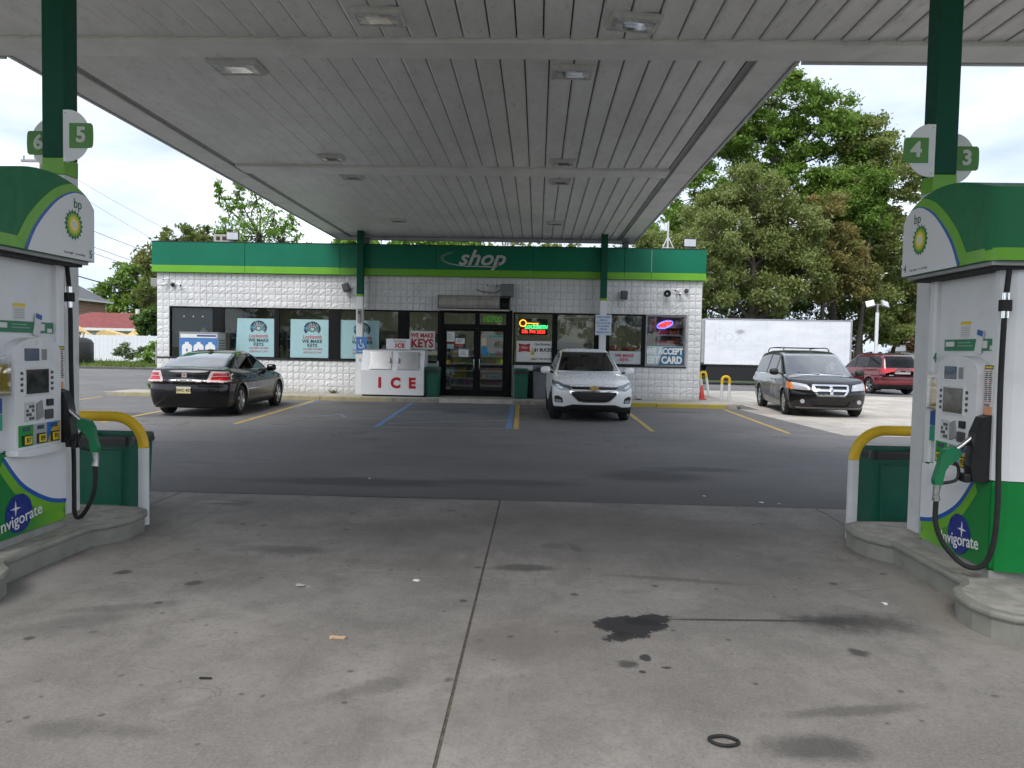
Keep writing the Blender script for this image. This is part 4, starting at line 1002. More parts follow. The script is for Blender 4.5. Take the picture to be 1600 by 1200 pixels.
k = MB(); k.tube([(.235 * math.cos(a) , 0, .105 * math.sin(a) + .10 * math.cos(a) * .6) for a in [math.pi * q / 16 for q in range(33)]], .022, 6); k.build('rim_tube', e_bl, op)
text('script', 'OPEN', .16, (0, -.01, 0), e_rd, op, bold=.012, depth=.004, rot=FACE_Y @ Matrix.Rotation(R(14), 4, 'Z'), sx=.85)
ad = tag(empty('house_number', (-1.43, 24.03, 2.53)), 'green house number 10700 on the glass above the door', 'number')
text('digits', '10700', .27, (0, 0, 0), emit_mat('number_green', (.05, .35, .03), .55) if False else M('number_green', (.16, .62, .05), .4), ad, bold=.014, depth=.002, sx=.92)
# door stickers
for x0, x1, z0, z1, mt, lab in ((-2.84, -2.60, 1.82, 2.13, m_paper, 'white sheet at the top of left entrance door'), (-2.57, -2.28, 1.76, 1.93, m_paper, 'printed white notice on left entrance door'), (-2.46, -2.16, 1.35, 1.58, m_paper, 'white notice low on left entrance door'),
        (-2.83, -2.62, 1.60, 1.74, M('sticker_pale_blue', (.30, .45, .50), .5), 'pale blue sticker on left entrance door'), (-1.76, -1.60, 1.72, 1.96, M('sticker_tan', (.62, .50, .35), .5), 'tan sticker on right entrance door'),
        (-1.76, -1.57, 1.42, 1.68, M('sticker_blue2', (.03, .22, .45), .5), 'blue sticker below the tan one on right door'), (-1.15, -1.03, 1.16, 1.30, M('sticker_lime', (.45, .55, .03), .5), 'lime sticker low on right entrance door'), (-1.52, -1.08, 1.98, 2.04, M('sticker_teal2', (.08, .38, .35), .5), 'thin teal strip high on right entrance door')):
    t = tag(empty('door_sticker', ((x0 + x1) / 2, 24.017, z0)), lab, 'sticker', 'stickers on the entrance doors'); w2 = (x1 - x0) / 2; h = z1 - z0
    MB().box(-w2, w2, 0, .003, 0, h).build('sheet', mt, t)
    if mt is m_paper:
        for q in range(3): MB().box(-w2 * .75, w2 * (.2 + .5 * rnd.random()), -.0015, -.0005, h * (.25 + .2 * q), h * (.25 + .2 * q) + .012).build('print_line', m_dgrey, t)

# ------------------------------------------------------------------ inside the shop
inn = empty('shop_interior', (0, 24, 0)); inn['kind'] = 'structure'
m_int = M('interior_wall', (.22, .225, .17), .7); m_floor_i = M('interior_floor', (.16, .15, .13), .4, dirt=.2)
MB().box(XL + .21, XR - .21, .21, 9.4, .10, .128).build('floor', m_floor_i, inn)
MB().box(XL + .21, XR - .21, .21, 9.4, 3.25, 3.3).build('ceiling', M('ceiling_tile', (.22, .22, .21), .8), inn)
MB().box(XL + .21, XR - .21, 6.6, 6.7, .13, 3.24).build('back_wall', m_int, inn)
e_fl = emit_mat('fluorescent', (1, .97, .9), 6.5)
i = 0
for x in (-9.1, -6.9, -5.0, -2.5, -.2, 1.6, 3.2):
    for y in (1.6, 4.6):
        i += 1
        t = tag(empty('ceiling_lamp', (x, 24 + y, 3.12)), 'lit fluorescent ceiling lamp inside the shop', 'lamp', 'ceiling lamps inside the shop')
        MB().box(-.62, .62, -.15, .15, .04, .12).build('tray', m_white, t)
        MB().box(-.6, .6, -.05, .05, 0, .04, .01).build('tube', e_fl, t)
cols = [(.45, .05, .04), (.05, .15, .42), (.55, .42, .05), (.60, .58, .52), (.06, .28, .10), (.45, .22, .05), (.12, .12, .14), (.35, .10, .30), (.10, .35, .45)]
m_goods = [M('goods_%d' % k, c, .45) for k, c in enumerate(cols)]
def carton_mesh():
    b = MB(); b.box(-.5, .5, -.5, .5, 0, .86, .03); b.box(-.46, .46, -.46, .46, .861, 1.0, .02); b.box(-.38, .38, -.515, -.503, .2, .62)
    o = b.build('carton', None); me = o.data; bpy.data.objects.remove(o); return me
def bottle_mesh():
    b = MB(); b.lathe([(.01, 0), (.46, 0), (.5, .04), (.5, .55), (.42, .66), (.2, .78), (.18, .94), (.22, .95), (.22, 1.0), (.01, 1.0)], 10)
    o = b.build('bottle', None); me = o.data; bpy.data.objects.remove(o); return me
cm0, bm0 = carton_mesh(), bottle_mesh(); goods_me = {}
for k, m_ in enumerate(m_goods):
    for nm, me0 in (('carton', cm0), ('bottle', bm0)):
        me = me0.copy(); me.materials.clear(); me.materials.append(m_); goods_me[nm, k] = me
rg = random.Random(21)
def goods(x0, x1, y, z, h0, h1, w, lab, group, kind='carton', pal=None):
    x = x0 + w * .6
    while x < x1 - w * .4:
        k = rg.choice(pal or range(len(cols))); run = rg.randint(1, 3)
        hh = rg.uniform(h0, h1)
        for _ in range(run):
            if x > x1 - w * .4: break
            o = mesh_obj('goods_' + kind, goods_me[kind, k], None, None, loc=(x, 24 + y + rg.uniform(-.02, .02), z)); o.scale = (w * .92, w * .8, hh)
            tag(o, lab, kind, group); x += w
        x += rg.choice((0, 0, .04))
def shelf_unit(x0, x1, y, levels, top, label):
    t = tag(empty('shelf_unit', ((x0 + x1) / 2, 24 + y, .128)), label, 'shelf', 'shelves inside the shop'); w2 = (x1 - x0) / 2
    MB().box(-w2, w2, .2, .23, 0, top).build('back_panel', m_mgrey, t)
    for s in (-w2, w2 - .03): MB().box(s, s + .03, -.18, .199, 0, top).build('upright', m_mgrey, t)
    for z in levels:
        b = MB().box(-w2 + .031, w2 - .031, -.2, .198, z - .03, z).build('shelf_board', m_white, t)
        MB().box(-w2 + .031, w2 - .031, -.212, -.201, z - .045, z + .005).build('price_rail', M('price_rail', (.45, .45, .42), .4), b)
LEV = [.32, .66, 1.0, 1.34]
for x0, x1, y, lab, gr in ((-9.95, -8.2, .75, 'grey shelf of goods behind first locksmith poster', 'goods on the shelves behind the posters'), (-8.1, -6.4, .75, 'grey shelf of goods behind second locksmith poster', 'goods on the shelves behind the posters'),
                       (-6.2, -4.4, .75, 'grey shelf of goods behind third locksmith poster', 'goods on the shelves behind the posters')):
    shelf_unit(x0, x1, y, LEV + [1.70], 2.0, lab)
    for z in (1.0, 1.34, 1.70): goods(x0 + .05, x1 - .05, y, z + .128, .14, .24, .15, 'small packaged goods on a shelf behind the shop posters', gr)
shelf_unit(-2.95, -1.0, 2.2, [.25, .5, .75, 1.0, 1.25], 1.5, 'low shelf of goods straight behind the entrance doors')
for z in (.25, .5, .75, 1.0, 1.25): goods(-2.9, -1.05, 2.15, z + .128, .1, .19, .16, 'small packaged goods on the shelf behind entrance doors', 'goods behind the entrance')
shelf_unit(.5, 1.75, .8, [.66, 1.0, 1.34], 1.75, 'low shelf of goods under the LOTTO sign')
for z in (1.0, 1.34): goods(.55, 1.7, .75, z + .128, .14, .3, .14, 'small packaged goods on the shelf under LOTTO sign', 'goods under the LOTTO sign', pal=[3, 8, 6, 1])
ct = tag(empty('counter', (3.35, 24.55, .128)), 'service counter behind the right end windows', 'counter')
MB().box(-1.25, 1.25, -.2, .35, 0, 1.45).build('front', m_dgrey, ct); MB().box(-1.28, 1.28, -.24, .4, 1.452, 1.5).build('top', m_white, ct)
goods(2.2, 4.55, .45, 1.63, .10, .2, .10, 'bright small packet on the counter in right end windows', 'packets on the counter', pal=[0, 2, 3, 2, 0, 5])
shelf_unit(3.75, 4.6, .75, [1.75, 2.05, 2.3], 2.6, 'wall shelf of orange packs in the right end window')
for z in (1.75, 2.05, 2.3): goods(3.8, 4.55, .68, z + .128, .10, .2, .11, 'small pack on the wall shelf, right end window', 'packs on the wall shelf', pal=[5, 0, 3, 5, 2])
# blister packs hanging in a row
rail = MB(); rail.tube([(2.2, 24.45, 2.72), (3.7, 24.45, 2.72)], .012, 6); tag(rail.build('hanging_rail', m_steel), 'rail with hanging packs across the keys window', 'rail')
pk = MB(); pk.prism([(-.045, -.22), (.045, -.22), (.045, 0), (.012, .0), (0, .02), (-.012, .0), (-.045, 0)], -.01, .01); pk.cyl((0, -.02, -.12), .03, .012, 'y', 8)
o0 = pk.build('hanging_pack', None); pme = o0.data; bpy.data.objects.remove(o0)
for r_ in range(3):
    for c in range(15):
        if rg.random() < .18: continue
        me = pme
        o = bpy.data.objects.new('hanging_pack', me.copy()); COL.objects.link(o); o.data.materials.append(m_goods[rg.choice([3, 3, 3, 8, 6, 5])])
        o.location = (2.25 + c * .1 + rg.uniform(-.02, .02), 24.38 + r_ * .06, 2.69 - rg.choice((0, 0, .12, .2)) - r_ * .02); o.scale = (.9, 1, rg.uniform(.7, 1.1))
        tag(o, 'small pack hanging in the row across keys window', 'pack', 'packs hanging on the rail')
wall = tag(empty('cooler_wall', (-5, 30.4, .128)), 'dim drinks coolers along the back wall of the shop', 'cooler')
for k in range(8):
    x = -5.4 + k * .95
    MB().box(x, x + .9, -.05, 0.15, .05, 2.05, .01).build('cooler_door', M('cooler_dark', (.03, .04, .045), .2), wall)
    for z in (.5, .85, 1.2, 1.55): MB().box(x + .08, x + .82, -.058, -.052, z, z + .16).build('drink_row', m_goods[(k * 3 + int(z * 10)) % 9], wall)

# ------------------------------------------------------------------ fittings on the wall and roof
def flood(loc, label, rz=0.0):
    t = tag(empty('flood_light', loc, rz), label, 'floodlight', 'floodlights on the shop roof')
    MB().box(-.03, .03, -.03, .03, 0, .06).build('bracket', m_dgrey, t); MB().box(-.21, .21, -.02, .05, .055, .33, .02).build('housing', m_black, t)
    MB().box(-.18, .18, -.026, -.0205, .085, .30).build('lens', M('flood_lens', (.55, .57, .60), .15, coat=.5), t)
flood((-9.63, 23.97, 4.80), 'square floodlight on the roof edge, left end'); flood((4.62, 23.97, 4.80), 'square floodlight on the roof edge, right end', R(6))
t = tag(empty('roof_unit', (-10.05, 24.3, 4.77)), 'small beige unit with square openings on the roof', 'roof unit')
MB().box(-.28, .24, -.1, .25, .03, .30, .01).build('case', M('unit_beige', (.42, .40, .36), .6, dirt=.3), t)
for x in (-.2, .0): MB().box(x, x + .12, -.106, -.1005, .12, .24).build('opening', M('opening_dark', (.04, .02, .015), .6), t)
MB().box(-.5, .26, -.12, .27, .0, .029).build('base', m_mgrey, t)
t = tag(empty('roof_antenna', (3.99, 24.25, 4.60)), 'white tripod antenna mast on the roof, right side', 'antenna')
k = MB(); k.tube([(0, 0, 0), (0, 0, 1.08)], .028, 8); k.build('mast', m_white, t)
for a in (90, 205, 335):
    k = MB(); k.tube([(0, 0, .62), (.30 * math.cos(R(a)), .30 * math.sin(R(a)), 0.02)], .016, 6); k.build('leg', m_white, t)
k = MB(); k.tube([(-.17, -.05, .26), (.17, -.05, .26)], .012, 6); k.build('brace', m_white, t)
MB().box(-.11, -.035, -.04, .04, .78, 1.04, .015).build('radio', m_wplast, t)
def speaker(loc, tilt, label):
    t = tag(empty('wall_speaker', loc), label, 'speaker', 'black wall speakers'); t.rotation_euler = (R(-8), R(tilt), 0)
    MB().prism([(-.10, -.12), (.10, -.12), (.10, .12), (-.10, .12)], -.20, -.06).build('cabinet', m_black, t); MB().box(-.085, .085, -.208, -.202, -.105, .105, .004).build('grille', m_dgrey, t); MB().box(-.02, .02, -.06, 0, -.02, .02).build('bracket', m_black, t)
speaker((-5.99, 23.97, 3.42), -18, 'tilted black wall speaker left of the left column'); speaker((2.63, 23.97, 3.33), 4, 'black wall speaker right of the right column')
t = tag(empty('horn_speaker', (3.94, 23.97, 3.41)), 'round black horn speaker on the wall, right end', 'speaker')
MB().lathe([(.03, 0), (.035, -.10), (.06, -.15), (.11, -.20), (.115, -.205), (.10, -.20), (.05, -.14), (.01, -.10)], 18, axis='y').build('horn', m_black, t); MB().cyl((0, -.17, 0), .03, .06, 'y', 10).build('driver', m_steel, t)
def dome_cam(loc, label, col):
    t = tag(empty('dome_camera', loc), label, 'camera', 'cameras on the shop wall')
    MB().cyl((0, -.05, 0), .07, .05, 'y', 16).build('mount', m_white, t); MB().lathe([(.07, -.05), (.066, -.08), (.05, -.11), (.025, -.125), (.001, -.13)], 16, axis='y').build('dome', col, t)
def bullet_cam(loc, az, label):
    t = tag(empty('bullet_camera', loc), label, 'camera', 'cameras on the shop wall')
    k = MB(); k.tube([(0, 0, 0), (0, -.07, 0)], .012, 6); k.build('arm', m_white, t); d = Vector((math.sin(az), -math.cos(az), -.35)).normalized(); p = Vector((0, -.08, 0))
    k = MB(); k.tube([p - d * .05, p + d * .10], .032, 10); k.build('barrel', m_wplast, t); k = MB(); k.tube([p + d * .101, p + d * .112], .026, 10); k.build('lens', m_black, t)
dome_cam((-11.51, 23.97, 3.44), 'dark dome camera at the left end of the shop wall', m_black); dome_cam((4.55, 23.97, 3.52), 'dark dome camera at the right end of the wall', m_dgrey)
bullet_cam((-11.68, 23.97, 3.62), -.9, 'bullet camera above the dome at the left end'); bullet_cam((-11.3, 23.97, 3.45), .9, 'small white camera right of the left dome'); bullet_cam((-11.74, 23.97, 3.46), -1.2, 'small white camera left of the left dome')
bullet_cam((4.36, 23.97, 3.42), -.3, 'white bullet camera beside the right end dome'); bullet_cam((4.28, 23.97, 3.55), -.9, 'small camera left of the right end dome'); bullet_cam((-1.36, 23.97, 3.60), .6, 'bullet camera beside the motor box'); bullet_cam((-1.52, 23.97, 3.61), -.6, 'bullet camera left of the one by the motor box')
t = tag(empty('wall_light', (-12.2, 24.4, 3.55)), 'grey wall light on the left corner of the shop', 'light'); MB().box(-.22, .09, -.1, .1, -.12, .12, .02).build('housing', m_mgrey, t); MB().box(-.2, .07, -.09, .09, -.135, -.121).build('lens', m_lens, t)

# ------------------------------------------------------------------ things standing before the shop
fz = tag(empty('ice_freezer', (-4.36, 23.45, .12)), 'white ice freezer with two steel doors and red ICE lettering', 'freezer')
W2 = .95
P = [(-.42, .05), (-.42, .78), (-.20, 1.40), (.42, 1.40), (.42, .05)]
MB().prism(P, -W2, W2, 'x').build('cabinet', m_wplast, fz)
MB().box(-W2 + .03, W2 - .03, -.38, .40, 0.0, .049).build('plinth', m_black, fz)
MB().box(-W2 - .01, W2 + .01, -.22, .43, 1.401, 1.425).build('top_trim', m_steel, fz)
sl = math.atan2(.22, .62)
for s, (a, b) in enumerate(((-.70, -.04), (.14, .80))):
    dm = MB(); dm.T = Matrix.Translation((0, -.42, .78)) @ Matrix.Rotation(-sl, 4, 'X'); dm.box(a, b, -.03, -.002, .03, .60, .008); d = dm.build('door', M('freezer_steel', (.50, .50, .50), .38, .75, var=.06, vscale=2), fz)
    hm = MB(); hm.T = dm.T; hx = b - .04 if s == 0 else a + .04; hm.box(hx - .03, hx + .03, -.075, -.031, .24, .38, .01); hm.build('latch', m_chrome, d)
    for q in (.1, .5):
        hm = MB(); hm.T = dm.T; xx = a + .01 if s == 0 else b - .01; hm.box(xx - .025, xx + .025, -.04, -.0305, q, q + .06); hm.build('hinge', m_steel, d)
for ch, x in (('I', -.38), ('C', .10), ('E', .60)): text('letter', ch, .42, (x, -.424, .40), m_red, fz, bold=.022, depth=.003)
isg = tag(empty('ice_sign', (-4.25, 23.45, 1.546)), 'white box sign reading Packaged ICE on the freezer', 'sign')
MB().box(-.37, .37, -.1, .1, 0, .32, .01).build('case', m_wplast, isg); text('lettering', 'ICE', .17, (.05, -.103, .11), m_red, isg, bold=.01, depth=.002, spacing=1.2); text('lettering', 'Packaged', .10, (.04, -.103, .25), m_mgrey, isg, shear=.15, depth=.001)
pc = tag(empty('propane_cage', (-10.38, 23.25, .12)), 'blue propane cylinder cabinet with white tank panel beside the sedan', 'cabinet')
m_pblue = M('propane_blue', (.06, .19, .46), .4, dirt=.1)
MB().box(-.60, .60, .0, .55, .04, 1.80).build('case', M('cage_grey', (.36, .37, .38), .45), pc)
MB().box(-.61, .61, -.01, .56, 1.801, 1.84).build('top', m_mgrey, pc); MB().box(-.56, .56, -.012, -.001, 1.66, 1.77).build('header', m_paper, pc); MB().box(-.05, .54, -.018, -.013, 1.70, 1.75).build('header_print', M('print_navy', (.02, .05, .2), .5), pc)
MB().box(-.585, .585, -.01, -.0005, .05, 1.65).build('front_panel', m_pblue, pc)
for r_ in range(3):
    z = 1.10 - r_ * .55
    for c in (-.36, 0, .36):
        P = [(-.155, 0), (-.155, .30), (-.11, .36), (-.06, .37), (-.06, .43), (.06, .43), (.06, .37), (.11, .36), (.155, .30), (.155, 0)]
        MB().prism([(c + a, z + b) for a, b in P], -.02, -.011).build('tank_picture', m_paper, pc)
        MB().prism([(c - .03, z + .17), (c, z + .25), (c + .03, z + .17), (c, z + .12)], -.0225, -.0205).build('flame_mark', m_blue, pc)
    MB().box(-.55, .55, -.018, -.011, z - .08, z - .02).build('blue_band', M('band_blue', (.12, .28, .55), .4), pc)
for q in range(9): MB().box(.602, .606, .05, .5, .9 + q * .085, .93 + q * .085).build('side_print', m_dgrey, pc)
waste_bin((-3.17, 23.35, .12), .46, .40, .92, 'green waste bin between ice freezer and entrance', 'bins by the entrance', flap=True)
waste_bin((-.48, 23.35, .12), .44, .40, .92, 'green waste bin just right of the entrance', 'bins by the entrance', flap=True)
waste_bin((.15, 23.45, .12), .56, .45, 1.02, 'grey waste bin beside the white car', 'bins by the entrance', mat=M('bin_grey', (.17, .18, .20), .5, dirt=.2), flap=True)
waste_bin((-.13, 23.75, .12), .38, .30, .85, 'dark bin tucked behind the green and grey bins', 'bins by the entrance', mat=M('bin_black', (.02, .02, .022), .5), flap=True)
# signs on the far columns
t = tag(empty('disabled_parking_sign', (-5.42, 23.53, 1.40)), 'blue disabled parking sign on the left far column', 'sign')
MB().box(-.17, .17, 0, .006, 0, .51, .002).build('plate', M('parking_blue', (.07, .20, .46), .4), t)
k = MB(); k.tube([(-.02 + .075 * math.cos(R(a)), -.004, .24 + .075 * math.sin(R(a))) for a in range(-200, 61, 20)], .012, 6); k.build('wheelchair_mark', m_paper, t)
k = MB(); k.cyl((-.03, -.008, .41), .022, .006, 'y', 10); k.tube([(-.03, -.004, .39), (-.02, -.004, .28), (.05, -.004, .28), (.09, -.004, .18)], .013, 6); k.build('wheelchair_mark', m_paper, t)
text('lettering', 'PARKING', .06, (0, -.004, .06), m_paper, t, depth=.001); text('lettering', '25A', .09, (.0, -.015, -.20), m_dgrey, t, depth=.001)
t = tag(empty('parking_notice', (1.99, 23.52, 2.10)), 'white notice sign with blue lettering on the right far column', 'sign')
MB().box(-.245, .245, 0, .006, 0, .62, .002).build('plate', M('notice_white', (.62, .68, .74), .4), t)
for q, s in enumerate(('UNAUTHORIZED', 'VEHICLES', 'WILL BE TOWED', "AT OWNER'S", 'EXPENSE', 'PARKING ONLY')): text('lettering', s, .068, (0, -.003, .545 - q * .092), m_blue, t, depth=.001, bold=.001, sx=.85)
t = tag(empty('column_box', (-5.5, 23.54, 2.35)), 'small grey box on the left far column', 'box'); MB().box(-.05, .05, -.05, 0, 0, .42, .01).build('box', m_mgrey, t); MB().box(-.035, .035, -.056, -.051, .25, .36).build('panel', m_dgrey, t)
# ------------------------------------------------------------------ vehicles: implicit bodies, cut into panels
def smax(a, b, k): h = np.maximum(k - np.abs(a - b), 0) / k; return np.maximum(a, b) + h * h * k * .25
def smin(a, b, k): h = np.maximum(k - np.abs(a - b), 0) / k; return np.minimum(a, b) - h * h * k * .25
def prof(P, sig=.06):
    P = np.array(P, float); xs = np.arange(P[0, 0] - .6, P[-1, 0] + .6, .01); ys = np.interp(xs, P[:, 0], P[:, 1])
    k = np.exp(-.5 * (np.arange(-40, 41) * .01 / sig) ** 2); k /= k.sum()
    ys = np.convolve(np.pad(ys, 40, mode='edge'), k, 'valid'); dy = np.gradient(ys, xs)
    return (lambda x: np.interp(x, xs, ys)), (lambda x: np.interp(x, xs, dy))
def sdf_poly(Q, poly):
    poly = np.array(poly, float); n = len(poly); d = np.full(len(Q), 1e9); s = np.ones(len(Q))
    for i in range(n):
        a, b = poly[i], poly[i - 1]; e = b - a; w = Q - a
        t = np.clip((w @ e) / (e @ e), 0, 1); r = w - t[:, None] * e; d = np.minimum(d, (r * r).sum(1))
        c1 = Q[:, 1] >= a[1]; c2 = Q[:, 1] < b[1]; c3 = e[0] * w[:, 1] > e[1] * w[:, 0]
        flip = (c1 & c2 & c3) | (~c1 & ~c2 & ~c3); s[flip] *= -1
    return s * np.sqrt(d)
def surface_nets(F, lo, hi, h):
    ax = [np.arange(lo[i], hi[i] + h, h) for i in range(3)]
    X, Y, Z = np.meshgrid(*ax, indexing='ij'); v = F(X.ravel(), Y.ravel(), Z.ravel()).reshape(X.shape); ins = v < 0
    nx, ny, nz = v.shape
    cnt = np.zeros((nx - 1, ny - 1, nz - 1)); acc = np.zeros((nx - 1, ny - 1, nz - 1, 3))
    off = [(0, 0, 0), (1, 0, 0), (0, 1, 0), (1, 1, 0), (0, 0, 1), (1, 0, 1), (0, 1, 1), (1, 1, 1)]
    sub = lambda A, o: A[o[0]:nx - 1 + o[0], o[1]:ny - 1 + o[1], o[2]:nz - 1 + o[2]]
    for a in range(8):
        for b in range(a + 1, 8):
            if sum(abs(off[a][k] - off[b][k]) for k in range(3)) != 1: continue
            va, vb = sub(v, off[a]), sub(v, off[b]); m = (va < 0) != (vb < 0)
            t = np.where(m, va / np.where(m, va - vb, 1), 0)
            for k in range(3): acc[..., k] += np.where(m, off[a][k] + t * (off[b][k] - off[a][k]), 0)
            cnt += m
    act = cnt > 0; idx = -np.ones(cnt.shape, int); idx[act] = np.arange(act.sum())
    ci = np.argwhere(act); V = (ci + acc[act] / cnt[act][:, None]) * h + np.array(lo)
    Fs = []
    for d in range(3):
        e, f = [(1, 2), (2, 0), (0, 1)][d]
        sl0 = [slice(1, n - 1) for n in v.shape]; sl1 = list(sl0); sl0[d] = slice(0, v.shape[d] - 1); sl1[d] = slice(1, v.shape[d])
        A, B = ins[tuple(sl0)], ins[tuple(sl1)]; base = np.array([1, 1, 1]); base[d] = 0
        for cond, fl in ((A & ~B, False), (~A & B, True)):
            c = np.argwhere(cond) + base
            def cell(de, df): q = c.copy(); q[:, e] += de; q[:, f] += df; return idx[q[:, 0], q[:, 1], q[:, 2]]
            quad = np.stack([cell(-1, -1), cell(0, -1), cell(0, 0), cell(-1, 0)], 1)
            Fs.append(quad[:, ::-1] if fl else quad)
    return V, np.concatenate(Fs)
def grad(F, V, e=2e-3):
    g = np.stack([F(*(V + np.eye(3)[k] * e).T) - F(*(V - np.eye(3)[k] * e).T) for k in range(3)], 1) / (2 * e); return g
class Cutter:
    def __init__(s, V, Q):
        s.V = V; s.T = np.concatenate([Q[:, [0, 1, 2]], Q[:, [0, 2, 3]]]); s.lab = np.zeros(len(s.T), int); s.names = ['body']
    def cut(s, val, name, only=(0,)):
        """val per vertex, inside < 0"""
        val = np.where(np.abs(val) < 1e-6, 1e-6, val); li = len(s.names); s.names.append(name)
        ok = np.isin(s.lab, only); sg = (val[s.T] < 0); k = sg.sum(1)
        full = ok & (k == 3); s.lab[full] = li
        mix = np.where(ok & (k > 0) & (k < 3))[0]
        if len(mix) == 0: return li
        T = s.T[mix]; g = sg[mix]; lone_in = g.sum(1) == 1
        lone = np.where(lone_in, g.argmax(1), (~g).argmax(1)); r = np.arange(len(T))
        a, b, c = T[r, lone], T[r, (lone + 1) % 3], T[r, (lone + 2) % 3]
        E = np.sort(np.concatenate([np.stack([a, b], 1), np.stack([a, c], 1)]), 1); u, inv = np.unique(E, axis=0, return_inverse=True); inv = inv.ravel()
        t = val[u[:, 0]] / (val[u[:, 0]] - val[u[:, 1]]); nv = s.V[u[:, 0]] * (1 - t)[:, None] + s.V[u[:, 1]] * t[:, None]
        base = len(s.V); s.V = np.concatenate([s.V, nv]); ab = base + inv[:len(T)]; ac = base + inv[len(T):]
        old = s.lab[mix]
        t1 = np.stack([a, ab, ac], 1); t2 = np.stack([ab, b, c], 1); t3 = np.stack([ab, c, ac], 1)
        keep = np.ones(len(s.T), bool); keep[mix] = False
        s.T = np.concatenate([s.T[keep], t1, t2, t3])
        s.lab = np.concatenate([s.lab[keep], np.where(lone_in, li, old), np.where(lone_in, old, li), np.where(lone_in, old, li)])
        return li
    def part(s, li):
        T = s.T[s.lab == li]
        u, inv = np.unique(T, return_inverse=True); return u, inv.reshape(-1, 3)

m_tyre = M('tyre', (.018, .018, .018), .8, bump=.3, bscale=40, var=.2)
m_well = M('wheel_well', (.006, .006, .006), .9)
m_trimk = M('car_black_trim', (.012, .012, .013), .5)
m_rim = M('alloy', (.52, .53, .54), .25, .85, var=.05)
m_cglass = glass_mat('car_glass', (.48, .52, .51), 1.2); m_cglass2 = glass_mat('car_glass_tinted', (.05, .06, .06), .8); m_cglass3 = glass_mat('car_rear_glass', (.10, .12, .12), 2.2, .03)
m_lens_c = glass_mat('lamp_cover', (.75, .76, .78), 1.6)
m_tail = M('tail_red', (.42, .006, .012), .12, coat=.6); m_tailpale = M('tail_clear', (.60, .45, .45), .12, coat=.6); m_lampw = M('lamp_silver', (.55, .56, .58), .12, .5, coat=.5); m_amber = M('amber', (.75, .20, .02), .15, coat=.5)
m_seat = M('car_seat', (.05, .05, .052), .8)
_wheels = {}
def wheel_parts(Rt, wd, spokes, style):
    key = (Rt, wd, spokes, style)
    if key in _wheels: return _wheels[key]
    hw = wd / 2; rr = Rt * .685
    ty = MB().lathe([(rr, -hw * .82), (rr + .02, -hw * .95), (Rt * .88, -hw), (Rt * .965, -hw * .88), (Rt, -hw * .66), (Rt, hw * .66), (Rt * .965, hw * .88), (Rt * .88, hw), (rr + .02, hw * .95), (rr, hw * .82)], 40, axis='y')
    ri = MB(); ri.lathe([(rr - .002, -hw * .8), (rr - .012, -hw * .78), (rr - .022, -hw * .3), (rr - .03, hw * .8)], 36, axis='y')
    bk = MB(); bk.cyl((0, hw * .05, 0), rr - .02, .01, 'y', 30)
    for k in range(spokes):
        a = 2 * math.pi * k / spokes; pr = MB()
        ws0, ws1 = (.030, .040) if style == 'wide' else (.017, .021)
        for q in ((0,) if style == 'wide' else (-.09, .09)):
            ri.T = Matrix.Rotation(a + q, 4, 'Y')
            y0, y1 = -hw * .74, -hw * .35
            ri.add([(-ws0, y0, .04), (ws0, y0, .04), (ws1, y0 - .004, rr - .012), (-ws1, y0 - .004, rr - .012), (-ws0, y1, .04), (ws0, y1, .04), (ws1, y1, rr - .012), (-ws1, y1, rr - .012)], [(0, 1, 2, 3), (4, 7, 6, 5), (0, 4, 5, 1), (1, 5, 6, 2), (2, 6, 7, 3), (3, 7, 4, 0)])
    ri.T = Matrix.Identity(4); ri.cyl((0, -hw * .80, 0), .06, .05, 'y', 16); ri.lathe([(.001, -hw * .82), (.035, -hw * .81)], 12, axis='y')
    out = []
    for nm, b, m_ in (('tyre', ty, m_tyre), ('rim', ri, m_rim), ('brake_disc', bk, m_well)):
        o = b.build(nm, m_); out.append((nm, o.data)); bpy.data.objects.remove(o)
    _wheels[key] = out; return out

